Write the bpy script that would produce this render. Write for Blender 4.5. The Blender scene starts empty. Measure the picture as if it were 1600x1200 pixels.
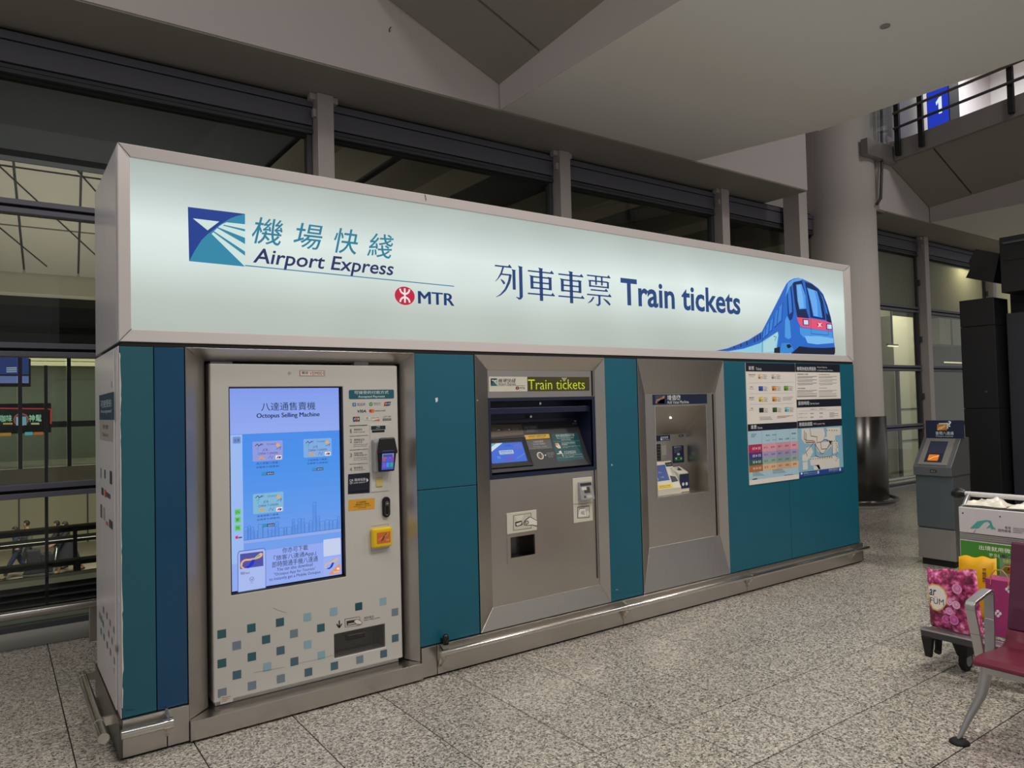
import bpy, bmesh, math, random
from mathutils import Vector, Matrix
random.seed(7)
SC = bpy.context.scene
COL = SC.collection

# ---------------------------------------------------------------- camera
FPX = 1136.87
CAM = Vector((-0.48320, -3.87936, 1.6))
CR = Vector((0.8146058, -0.5794946, -0.0245635))
CU = Vector((0.0022757, -0.0391561, 0.9992305))
CF = Vector((0.5800105, 0.8140349, 0.0305780))
cd = bpy.data.cameras.new('camera')
cd.sensor_width = 36.0
cd.lens = FPX / 1600 * 36.0
cd.clip_start = 0.05
cd.clip_end = 200
cam = bpy.data.objects.new('camera', cd)
COL.objects.link(cam)
cam.matrix_world = Matrix(((CR.x, CU.x, -CF.x, CAM.x), (CR.y, CU.y, -CF.y, CAM.y),
                           (CR.z, CU.z, -CF.z, CAM.z), (0, 0, 0, 1)))
SC.camera = cam

# ---------------------------------------------------------------- world, exposure, large lights
SC.view_settings.view_transform = 'Standard'
SC.view_settings.look = 'None'
SC.view_settings.gamma = 1.0
SC.view_settings.use_curve_mapping = False
SC.view_settings.exposure = 0.0
wd = bpy.data.worlds.new('hall_ambience')
SC.world = wd
wd.use_nodes = True
wd.node_tree.nodes['Background'].inputs[0].default_value = (1.0, 0.975, 0.955, 1)
wd.node_tree.nodes['Background'].inputs[1].default_value = 0.30


def area(name, loc, size, power, col=(1, 0.9, 0.78), rot=(0, 0, 0), sy=None, spread=math.pi):
    l = bpy.data.lights.new(name, 'AREA')
    l.energy = power
    l.color = col
    l.shape = 'RECTANGLE' if sy else 'DISK'
    l.size = size
    if sy:
        l.size_y = sy
    l.spread = spread
    o = bpy.data.objects.new(name, l)
    COL.objects.link(o)
    o.location = loc
    o.rotation_euler = rot
    return o


# rows of ceiling downlights of the hall (above and behind the viewer), lamps outside the glass, and added fill lamps
WARM = (1, 0.93, 0.84)
area('downlight', (1.3, -2.3, 4.40), 0.45, 36, WARM)
area('downlight', (2.6, -2.9, 4.36), 0.45, 58, WARM)
area('downlight', (5.2, -2.7, 4.36), 0.45, 52, WARM)
area('downlight', (7.9, -2.0, 4.40), 0.45, 50, WARM)
area('downlight', (10.8, -1.2, 4.38), 0.45, 28, WARM)
area('downlight', (-2.4, -0.4, 4.40), 0.6, 46, (1, 0.95, 0.90))  # added at the left to brighten the side of the kiosk
area('fill_lamp', (0.2, -2.4, 7.4), 1.4, 50, (1, 0.95, 0.91))  # unseen high lamps, added to brighten fascia, column and sign side
area('fill_lamp', (9.0, -2.5, 7.4), 1.4, 80, (1, 0.95, 0.91))
area('fill_lamp', (-3.4, -1.6, 7.4), 1.4, 60, (1, 0.95, 0.91))
area('outside_lamp', (1.0, 24.0, 3.0), 3.0, 1000, (1, 0.94, 0.80))
area('outside_lamp', (0.5, 10.5, -2.6), 3.0, 170, (1, 0.97, 0.93), rot=(math.pi, 0, 0), sy=1.5, spread=math.radians(85))  # upward lamp added out of sight to brighten the canopy boards
area('outside_lamp', (17.5, 3.9, 4.7), 1.0, 150, (1, 0.93, 0.78))  # unseen lamp, added to brighten the view through the right windows
area('outside_lamp', (14.7, 2.75, 4.25), 0.3, 26, (1, 0.90, 0.68))

# ---------------------------------------------------------------- helpers


def lin(c):
    return tuple(((v / 255) / 12.92 if v / 255 <= 0.04045 else ((v / 255 + 0.055) / 1.055) ** 2.4) for v in c[:3])


def ray(u, v):
    return CF + CR * ((u - 800) / FPX) + CU * ((600 - v) / FPX)


def at(u, v, ax, val):
    d = ray(u, v)
    i = 'XYZ'.index(ax)
    return CAM + d * ((val - CAM[i]) / d[i])


ROOT = {}


def tag(o, label=None, cat=None, group=None, kind=None):
    if label:
        o['label'] = label
    if cat:
        o['category'] = cat
    if group:
        o['group'] = group
    if kind:
        o['kind'] = kind
    return o


def thing(name, label, cat, loc=(0, 0, 0), rz=0.0, group=None, kind=None):
    o = bpy.data.objects.new(name, None)
    COL.objects.link(o)
    o.empty_display_size = 0.1
    o.location = loc
    o.rotation_euler = (0, 0, rz)
    tag(o, label, cat, group, kind)
    ROOT[o.name] = Matrix.Translation(loc) @ Matrix.Rotation(rz, 4, 'Z')
    return o


def root_matrix(o):
    while o.parent:
        o = o.parent
    return ROOT.get(o.name, Matrix.Identity(4))


def copy_tree(o, parent=None):
    c = o.copy()
    COL.objects.link(c)
    c.parent = parent
    for ch in o.children:
        copy_tree(ch, c)
    return c


class MB:
    """collects geometry for one mesh object"""

    def __init__(s):
        s.v = []
        s.f = []
        s.m = []
        s.sm = []

    def face(s, pts, m=0, smooth=False):
        i = len(s.v)
        s.v += [tuple(p) for p in pts]
        s.f.append(tuple(range(i, i + len(pts))))
        s.m.append(m)
        s.sm.append(smooth)
        return s

    def idx(s, verts, faces, m=0, smooth=False):
        i = len(s.v)
        s.v += [tuple(p) for p in verts]
        for f in faces:
            s.f.append(tuple(i + k for k in f))
            s.m.append(m)
            s.sm.append(smooth)
        return s

    def box(s, x0, y0, z0, x1, y1, z1, m=0):
        x0, x1 = min(x0, x1), max(x0, x1)
        y0, y1 = min(y0, y1), max(y0, y1)
        z0, z1 = min(z0, z1), max(z0, z1)
        v = [(x0, y0, z0), (x1, y0, z0), (x1, y1, z0), (x0, y1, z0), (x0, y0, z1), (x1, y0, z1), (x1, y1, z1), (x0, y1, z1)]
        return s.idx(v, [(0, 3, 2, 1), (4, 5, 6, 7), (0, 1, 5, 4), (1, 2, 6, 5), (2, 3, 7, 6), (3, 0, 4, 7)], m)

    def hexa(s, v, m=0):
        """8 corners: bottom ring (4) then top ring (4), counter clockwise seen from above"""
        return s.idx(v, [(0, 3, 2, 1), (4, 5, 6, 7), (0, 1, 5, 4), (1, 2, 6, 5), (2, 3, 7, 6), (3, 0, 4, 7)], m)

    def prism(s, poly, d, m=0):
        """polygon (3d points) extruded by vector d"""
        d = Vector(d)
        a = [Vector(p) for p in poly]
        nrm = sum(((a[i] - a[0]).cross(a[(i + 1) % len(a)] - a[0]) for i in range(len(a))), Vector())
        if nrm.dot(d) > 0:
            a = a[::-1]
        b = [p + d for p in a]
        n = len(a)
        return s.idx(a + b, [tuple(range(n)), tuple(range(2 * n - 1, n - 1, -1))] +
                     [((i + 1) % n, i, n + i, n + (i + 1) % n) for i in range(n)], m)

    def tube(s, pts, r, n=10, m=0, caps=True, sy=1.0, up=None):
        pts = [Vector(p) for p in pts]
        rr = r if isinstance(r, (list, tuple)) else [r] * len(pts)
        rings = []
        prev = None
        for i, p in enumerate(pts):
            if i == 0:
                t = pts[1] - pts[0]
            elif i == len(pts) - 1:
                t = pts[-1] - pts[-2]
            else:
                t = (pts[i + 1] - p).normalized() + (p - pts[i - 1]).normalized()
            t.normalize()
            if up is not None:
                a = Vector(up)
            elif prev is not None:
                a = prev
            else:
                a = Vector((0, 0, 1)) if abs(t.z) < 0.9 else Vector((1, 0, 0))
            a = (a - t * a.dot(t)).normalized()
            prev = a
            b = t.cross(a)
            rings.append([p + a * (math.cos(k * 2 * math.pi / n) * rr[i]) + b * (math.sin(k * 2 * math.pi / n) * rr[i] * sy) for k in range(n)])
        i0 = len(s.v)
        vs = [v for ring in rings for v in ring]
        fs = []
        for i in range(len(pts) - 1):
            for k in range(n):
                fs.append((i * n + k, i * n + (k + 1) % n, (i + 1) * n + (k + 1) % n, (i + 1) * n + k))
        s.idx(vs, fs, m, True)
        if caps:
            s.face(rings[0][::-1], m)
            s.face(rings[-1], m)
        return s

    def cyl(s, x, y, z0, z1, r, n=32, m=0, r1=None):
        r1 = r if r1 is None else r1
        return s.tube([(x, y, z0), (x, y, z1)], [r, r1], n, m)

    def lathe(s, prof, x=0, y=0, n=32, m=0):
        vs = []
        for r, z in prof:
            vs += [(x + r * math.cos(2 * math.pi * k / n), y + r * math.sin(2 * math.pi * k / n), z) for k in range(n)]
        fs = []
        for i in range(len(prof) - 1):
            for k in range(n):
                fs.append((i * n + k, i * n + (k + 1) % n, (i + 1) * n + (k + 1) % n, (i + 1) * n + k))
        return s.idx(vs, fs, m, True)

    def plate(s, outer, holes, axis_o, ex, ey, n, t, m=0):
        """flat plate: outer rect (x0,y0,x1,y1) with rectangular holes, thickness t along -n"""
        xs = sorted(set([outer[0], outer[2]] + [h[0] for h in holes] + [h[2] for h in holes]))
        ys = sorted(set([outer[1], outer[3]] + [h[1] for h in holes] + [h[3] for h in holes]))
        O, ex, ey, n = Vector(axis_o), Vector(ex), Vector(ey), Vector(n)

        def solid(i, j):
            if i < 0 or j < 0 or i >= len(xs) - 1 or j >= len(ys) - 1:
                return False
            cx, cy = (xs[i] + xs[i + 1]) / 2, (ys[j] + ys[j + 1]) / 2
            return not any(h[0] < cx < h[2] and h[1] < cy < h[3] for h in holes)

        def P(x, y, k):
            return O + ex * x + ey * y - n * (t * k)
        for i in range(len(xs) - 1):
            for j in range(len(ys) - 1):
                if not solid(i, j):
                    continue
                a, b, c, d = xs[i], ys[j], xs[i + 1], ys[j + 1]
                s.face([P(a, b, 0), P(c, b, 0), P(c, d, 0), P(a, d, 0)], m)
                s.face([P(a, d, 1), P(c, d, 1), P(c, b, 1), P(a, b, 1)], m)
                if not solid(i - 1, j):
                    s.face([P(a, b, 1), P(a, b, 0), P(a, d, 0), P(a, d, 1)], m)
                if not solid(i + 1, j):
                    s.face([P(c, b, 0), P(c, b, 1), P(c, d, 1), P(c, d, 0)], m)
                if not solid(i, j - 1):
                    s.face([P(a, b, 1), P(c, b, 1), P(c, b, 0), P(a, b, 0)], m)
                if not solid(i, j + 1):
                    s.face([P(a, d, 0), P(c, d, 0), P(c, d, 1), P(a, d, 1)], m)
        return s

    def build(s, name, mats, parent=None, world=True, bevel=0, seg=2, kind=None, sub=0, merge=False):
        if not isinstance(mats, (list, tuple)):
            mats = [mats]
        me = bpy.data.meshes.new(name)
        vs = s.v
        if world and parent is not None:
            inv = root_matrix(parent).inverted()
            vs = [tuple(inv @ Vector(v)) for v in vs]
        me.from_pydata(vs, [], s.f)
        for mt in mats:
            me.materials.append(mt)
        me.polygons.foreach_set('material_index', s.m)
        me.polygons.foreach_set('use_smooth', s.sm)
        me.update()
        if merge:
            bm = bmesh.new()
            bm.from_mesh(me)
            bmesh.ops.remove_doubles(bm, verts=bm.verts, dist=1e-5)
            bm.to_mesh(me)
            bm.free()
        o = bpy.data.objects.new(name, me)
        COL.objects.link(o)
        if parent is not None:
            o.parent = parent
        if bevel:
            md = o.modifiers.new('bevel', 'BEVEL')
            md.width = bevel
            md.segments = seg
            md.limit_method = 'ANGLE'
            md.angle_limit = math.radians(40)
        if sub:
            md = o.modifiers.new('sub', 'SUBSURF')
            md.levels = sub
            md.render_levels = sub
            for p in me.polygons:
                p.use_smooth = True
        if kind:
            o['kind'] = kind
        return o


def boxpart(name, m, parent, x0, y0, z0, x1, y1, z1, bevel=0.0, seg=2, world=True):
    return MB().box(x0, y0, z0, x1, y1, z1).build(name, m, parent, world, bevel, seg)


# ---------------------------------------------------------------- materials
MAT = {}


def nodes(name):
    m = bpy.data.materials.new(name)
    m.use_nodes = True
    nt = m.node_tree
    b = nt.nodes['Principled BSDF']
    MAT[name] = m
    return m, nt, b


def mat(name, rgb, rough=0.5, metal=0.0, spec=0.5, var=0.0, vscale=6.0, bump=0.0, bscale=80.0, stretch=None, emit=None, estr=1.0, coat=0.0):
    m, nt, b = nodes(name)
    c = lin(rgb)
    b.inputs['Base Color'].default_value = (*c, 1)
    b.inputs['Roughness'].default_value = rough
    b.inputs['Metallic'].default_value = metal
    b.inputs['Specular IOR Level'].default_value = spec
    if coat:
        b.inputs['Coat Weight'].default_value = coat
        b.inputs['Coat Roughness'].default_value = 0.1
    L = nt.links.new
    geo = nt.nodes.new('ShaderNodeNewGeometry')
    src = geo.outputs['Position']
    if stretch:
        mp = nt.nodes.new('ShaderNodeMapping')
        mp.inputs['Scale'].default_value = stretch
        L(src, mp.inputs['Vector'])
        src2 = mp.outputs['Vector']
    else:
        src2 = src
    nz = nt.nodes.new('ShaderNodeTexNoise')
    nz.inputs['Scale'].default_value = vscale
    nz.inputs['Detail'].default_value = 4
    L(src, nz.inputs['Vector'])
    mx = nt.nodes.new('ShaderNodeMix')
    mx.data_type = 'RGBA'
    v = var if var else 0.04
    mx.inputs[6].default_value = (*[max(0, k * (1 - v)) for k in c], 1)
    mx.inputs[7].default_value = (*[min(1, k * (1 + v)) for k in c], 1)
    L(nz.outputs['Fac'], mx.inputs[0])
    L(mx.outputs[2], b.inputs['Base Color'])
    if bump or stretch:
        nb = nt.nodes.new('ShaderNodeTexNoise')
        nb.inputs['Scale'].default_value = bscale
        nb.inputs['Detail'].default_value = 3
        L(src2, nb.inputs['Vector'])
        if bump:
            bp = nt.nodes.new('ShaderNodeBump')
            bp.inputs['Strength'].default_value = bump
            bp.inputs['Distance'].default_value = 0.002
            L(nb.outputs['Fac'], bp.inputs['Height'])
            L(bp.outputs['Normal'], b.inputs['Normal'])
        if stretch:
            mr = nt.nodes.new('ShaderNodeMapRange')
            mr.inputs['To Min'].default_value = max(0.05, rough - 0.08)
            mr.inputs['To Max'].default_value = rough + 0.08
            L(nb.outputs['Fac'], mr.inputs['Value'])
            L(mr.outputs['Result'], b.inputs['Roughness'])
    if emit:
        b.inputs['Emission Color'].default_value = (*lin(emit), 1)
        b.inputs['Emission Strength'].default_value = estr
    return m


mat('steel', (200, 195, 190), 0.30, 1.0, var=0.06, vscale=2.5, bump=0.03, bscale=60, stretch=(40, 40, 1.2))
mat('steel_h', (200, 195, 190), 0.30, 1.0, var=0.06, vscale=2.5, bump=0.03, bscale=60, stretch=(1.2, 40, 40))
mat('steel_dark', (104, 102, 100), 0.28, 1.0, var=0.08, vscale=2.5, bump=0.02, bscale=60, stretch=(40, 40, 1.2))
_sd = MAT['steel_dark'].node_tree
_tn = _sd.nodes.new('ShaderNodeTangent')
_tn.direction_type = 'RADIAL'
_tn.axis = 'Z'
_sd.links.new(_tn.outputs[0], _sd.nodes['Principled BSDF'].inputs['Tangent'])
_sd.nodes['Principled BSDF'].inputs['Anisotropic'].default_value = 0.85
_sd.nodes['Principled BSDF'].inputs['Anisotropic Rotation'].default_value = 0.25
mat('chrome', (214, 210, 204), 0.16, 1.0)
mat('teal', (16, 96, 118), 0.42, var=0.05, vscale=3)
mat('teal_dull', (28, 92, 108), 0.55, var=0.07, vscale=3)
mat('blue_gloss', (14, 72, 110), 0.14, bump=0.12, bscale=160, var=0.05)
mat('seam_black', (12, 13, 15), 0.7)
mat('alu_frame', (204, 198, 198), 0.38, 0.1, var=0.03)
mat('side_white', (206, 204, 206), 0.28, var=0.03)
mat('machine_grey', (204, 202, 198), 0.45, var=0.03, vscale=2)
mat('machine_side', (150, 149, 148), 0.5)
mat('bezel', (12, 14, 20), 0.5)
mat('navy_plastic', (24, 34, 62), 0.4)
mat('black_plastic', (16, 16, 18), 0.35)
mat('black_matte', (15, 14, 17), 0.6, var=0.1)
mat('black_panel', (46, 46, 54), 0.55, var=0.05)
mat('cream_plastic', (214, 210, 196), 0.45)
mat('yellow_plastic', (236, 196, 24), 0.4)
mat('grey_plastic', (150, 150, 152), 0.45)
mat('console_dark', (56, 56, 62), 0.5, 0.2, var=0.08)
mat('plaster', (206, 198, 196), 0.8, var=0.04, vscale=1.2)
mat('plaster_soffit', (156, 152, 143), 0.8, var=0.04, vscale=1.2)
mat('plate_white', (236, 235, 229), 0.7, var=0.02, vscale=1.0)
mat('column_paint', (196, 189, 186), 0.7, var=0.03, vscale=1.0)
mat('header_metal', (104, 104, 116), 0.45, 0.3, var=0.05)
mat('mullion', (186, 178, 176), 0.5, 0.2, var=0.03)
mat('frame_dark', (76, 76, 82), 0.45, 0.3)
mat('rubber', (18, 18, 19), 0.7)
mat('stone_trim', (176, 176, 170), 0.5, var=0.06)
mat('grout', (30, 28, 26), 0.9)
mat('lower_floor', (150, 140, 122), 0.7, var=0.08, vscale=0.6)
mat('lower_wall', (170, 164, 142), 0.7, var=0.05, vscale=0.4)
mat('concrete', (196, 186, 166), 0.8, var=0.12, vscale=1.5, bump=0.3, bscale=6)
mat('canopy_panel', (160, 150, 136), 0.7, var=0.08, vscale=0.7)
mat('canopy_dark', (40, 40, 44), 0.8)
mat('beam_light', (150, 140, 124), 0.7)
mat('shop_wall', (140, 142, 130), 0.6, var=0.1)
mat('rail_metal', (112, 106, 96), 0.45, 0.7)
mat('cloth_dark', (34, 36, 46), 0.9)
mat('cloth_navy', (30, 42, 74), 0.9)
mat('cloth_grey', (96, 94, 92), 0.9)
mat('skin', (150, 112, 90), 0.6)
mat('hair', (22, 18, 16), 0.7)
mat('seat_vinyl', (106, 32, 54), 0.35, var=0.05, bump=0.04, bscale=300)
mat('seat_vinyl_dark', (84, 34, 60), 0.4, var=0.05)
mat('seat_alu', (188, 188, 190), 0.35, 0.85, var=0.05)
mat('trolley_board', (206, 202, 206), 0.45, var=0.03)
mat('trolley_metal', (170, 170, 172), 0.35, 0.8)
mat('bag_yellow', (238, 178, 10), 0.5, var=0.06)
mat('bag_purple', (158, 46, 110), 0.5, var=0.05)
mat('tag_paper', (232, 226, 220), 0.8)
mat('bag_clear', (226, 222, 208), 0.35, var=0.06)
mat('handle_rope', (196, 140, 90), 0.6)
mat('kiosk_metal', (118, 120, 122), 0.38, 0.6, var=0.05)
mat('kiosk_metal_light', (158, 154, 150), 0.38, 0.6, var=0.05)


def print_mat(name, glow):
    m, nt, b = nodes(name)
    at_ = nt.nodes.new('ShaderNodeAttribute')
    at_.attribute_name = 'Col'
    L = nt.links.new
    if glow:
        b.inputs['Base Color'].default_value = (0.02, 0.02, 0.02, 1)
        L(at_.outputs['Color'], b.inputs['Emission Color'])
        b.inputs['Emission Strength'].default_value = glow
        b.inputs['Specular IOR Level'].default_value = 0.1
        b.inputs['Roughness'].default_value = 0.4
    else:
        L(at_.outputs['Color'], b.inputs['Base Color'])
        b.inputs['Roughness'].default_value = 0.5
    return m


print_mat('print', 0)
print_mat('print_glow', 0.9)
print_mat('print_screen', 0.88)
print_mat('print_led', 0.85)


def glass_mat(name, tint, gloss=0.07, rough=0.0):
    m = bpy.data.materials.new(name)
    m.use_nodes = True
    nt = m.node_tree
    nt.nodes.clear()
    out = nt.nodes.new('ShaderNodeOutputMaterial')
    tr = nt.nodes.new('ShaderNodeBsdfTransparent')
    tr.inputs[0].default_value = (*tint, 1)
    gl = nt.nodes.new('ShaderNodeBsdfGlossy')
    gl.inputs[0].default_value = (0.9, 0.9, 0.9, 1)
    gl.inputs['Roughness'].default_value = rough
    lw = nt.nodes.new('ShaderNodeLayerWeight')
    lw.inputs[0].default_value = 0.5
    pw = nt.nodes.new('ShaderNodeMath')
    pw.operation = 'POWER'
    pw.inputs[1].default_value = 4.0
    ad = nt.nodes.new('ShaderNodeMath')
    ad.operation = 'ADD'
    ad.inputs[1].default_value = gloss
    ad.use_clamp = True
    mx = nt.nodes.new('ShaderNodeMixShader')
    L = nt.links.new
    L(lw.outputs['Facing'], pw.inputs[0])
    L(pw.outputs[0], ad.inputs[0])
    L(ad.outputs[0], mx.inputs[0])
    L(tr.outputs[0], mx.inputs[1])
    L(gl.outputs[0], mx.inputs[2])
    L(mx.outputs[0], out.inputs[0])
    MAT[name] = m
    return m


glass_mat('glass', (0.80, 0.84, 0.80), 0.02)
glass_mat('clear_glass', (0.92, 0.95, 0.93), 0.04)

# frosted glass
m, nt, b = nodes('frosted')
b.inputs['Base Color'].default_value = (*lin((150, 156, 146)), 1)
b.inputs['Roughness'].default_value = 0.45
tl = nt.nodes.new('ShaderNodeBsdfTranslucent')
tl.inputs[0].default_value = (*lin((214, 214, 196)), 1)
mx = nt.nodes.new('ShaderNodeMixShader')
mx.inputs[0].default_value = 0.5
nt.links.new(b.outputs[0], mx.inputs[1])
nt.links.new(tl.outputs[0], mx.inputs[2])
nt.links.new(mx.outputs[0], nt.nodes['Material Output'].inputs[0])

# speckled granite: grains of dark, grey and cream mineral
m, nt, b = nodes('granite')
L = nt.links.new
geo = nt.nodes.new('ShaderNodeNewGeometry')
oi = nt.nodes.new('ShaderNodeObjectInfo')


def grains(scale, stops):
    v = nt.nodes.new('ShaderNodeTexVoronoi')
    v.inputs['Scale'].default_value = scale
    L(geo.outputs['Position'], v.inputs['Vector'])
    sp = nt.nodes.new('ShaderNodeSeparateColor')
    L(v.outputs['Color'], sp.inputs[0])
    r = nt.nodes.new('ShaderNodeValToRGB')
    r.color_ramp.interpolation = 'LINEAR'
    e = r.color_ramp.elements
    e[0].position, e[0].color = stops[0][0], (*lin(stops[0][1]), 1)
    e[1].position, e[1].color = stops[-1][0], (*lin(stops[-1][1]), 1)
    for p, c in stops[1:-1]:
        k = e.new(p)
        k.color = (*lin(c), 1)
    L(sp.outputs[0], r.inputs[0])
    return r.outputs[0]


gA = grains(105, ((0.0, (46, 44, 42)), (0.20, (70, 66, 62)), (0.30, (140, 134, 126)), (0.55, (178, 172, 162)), (0.75, (212, 206, 195)), (1.0, (232, 226, 214))))
gB = grains(210, ((0.0, (40, 38, 36)), (0.28, (92, 88, 83)), (0.45, (170, 163, 153)), (1.0, (226, 219, 206))))
mu = nt.nodes.new('ShaderNodeMix')
mu.data_type = 'RGBA'
mu.inputs[0].default_value = 0.45
L(gA, mu.inputs[6])
L(gB, mu.inputs[7])
hs = nt.nodes.new('ShaderNodeHueSaturation')
mr = nt.nodes.new('ShaderNodeMapRange')
mr.inputs['To Min'].default_value = 0.90
mr.inputs['To Max'].default_value = 1.02
L(oi.outputs['Random'], mr.inputs['Value'])
L(mr.outputs['Result'], hs.inputs['Value'])
L(mu.outputs[2], hs.inputs['Color'])
L(hs.outputs[0], b.inputs['Base Color'])
b.inputs['Roughness'].default_value = 0.22
b.inputs['Specular IOR Level'].default_value = 0.45

# lit face of the lightbox: fluorescent tubes behind a diffuser sheet
m, nt, b = nodes('lightbox_face')
L = nt.links.new
geo = nt.nodes.new('ShaderNodeNewGeometry')
sx = nt.nodes.new('ShaderNodeSeparateXYZ')
L(geo.outputs['Position'], sx.inputs[0])
mr = nt.nodes.new('ShaderNodeMapRange')
mr.inputs['From Min'].default_value = 2.0
mr.inputs['From Max'].default_value = 2.86
L(sx.outputs['Z'], mr.inputs['Value'])
cr = nt.nodes.new('ShaderNodeValToRGB')
e = cr.color_ramp.elements
e[0].position = 0.0
e[0].color = (0.46, 0.52, 0.47, 1)
e[1].position = 1.0
e[1].color = (0.42, 0.48, 0.45, 1)
for ps, c in ((0.2, (0.52, 0.59, 0.54)), (0.42, (0.70, 0.81, 0.77)), (0.62, (0.76, 0.88, 0.84)), (0.86, (0.50, 0.59, 0.56))):
    k = e.new(ps)
    k.color = (*c, 1)
L(mr.outputs['Result'], cr.inputs[0])
nz = nt.nodes.new('ShaderNodeTexNoise')
nz.inputs['Scale'].default_value = 1.4
nz.inputs['Detail'].default_value = 1
L(geo.outputs['Position'], nz.inputs['Vector'])
m2 = nt.nodes.new('ShaderNodeMapRange')
m2.inputs['To Min'].default_value = 0.74
m2.inputs['To Max'].default_value = 0.98
L(nz.outputs['Fac'], m2.inputs['Value'])
b.inputs['Base Color'].default_value = (0.05, 0.05, 0.05, 1)
b.inputs['Roughness'].default_value = 0.6
L(cr.outputs[0], b.inputs['Emission Color'])
L(m2.outputs['Result'], b.inputs['Emission Strength'])

# rose print wrap of the pink bag
m, nt, b = nodes('rose_print')
L = nt.links.new
geo = nt.nodes.new('ShaderNodeNewGeometry')
v1 = nt.nodes.new('ShaderNodeTexVoronoi')
v1.inputs['Scale'].default_value = 26
nz = nt.nodes.new('ShaderNodeTexNoise')
nz.inputs['Scale'].default_value = 60
nz.inputs['Detail'].default_value = 4
L(geo.outputs['Position'], nz.inputs['Vector'])
L(geo.outputs['Position'], v1.inputs['Vector'])
mx = nt.nodes.new('ShaderNodeMix')
mx.inputs[0].default_value = 0.6
L(v1.outputs['Distance'], mx.inputs[2])
L(nz.outputs['Fac'], mx.inputs[3])
cr = nt.nodes.new('ShaderNodeValToRGB')
e = cr.color_ramp.elements
e[0].position = 0.28
e[0].color = (*lin((238, 172, 208)), 1)
e[1].position = 0.62
e[1].color = (*lin((104, 30, 62)), 1)
k = e.new(0.42)
k.color = (*lin((212, 98, 152)), 1)
k = e.new(0.52)
k.color = (*lin((170, 52, 106)), 1)
L(mx.outputs[0], cr.inputs[0])
L(cr.outputs[0], b.inputs['Base Color'])
b.inputs['Roughness'].default_value = 0.35

# ---------------------------------------------------------------- flat print (lettering, marks, screens)
_TX = {}


def text_geo(s, bold=0.0, shear=0.0):
    key = (s, bold, shear)
    if key not in _TX:
        c = bpy.data.curves.new('lettering', 'FONT')
        c.body = s
        c.resolution_u = 3
        c.offset = bold
        c.shear = shear
        o = bpy.data.objects.new('lettering', c)
        me = bpy.data.meshes.new_from_object(o)
        vs = [(v.co.x, v.co.y) for v in me.vertices]
        fs = [tuple(p.vertices) for p in me.polygons]
        bpy.data.objects.remove(o)
        bpy.data.curves.remove(c)
        bpy.data.meshes.remove(me)
        xs = [v[0] for v in vs]
        ys = [v[1] for v in vs]
        _TX[key] = (vs, fs, (min(xs), min(ys), max(xs), max(ys)))
    return _TX[key]


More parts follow.
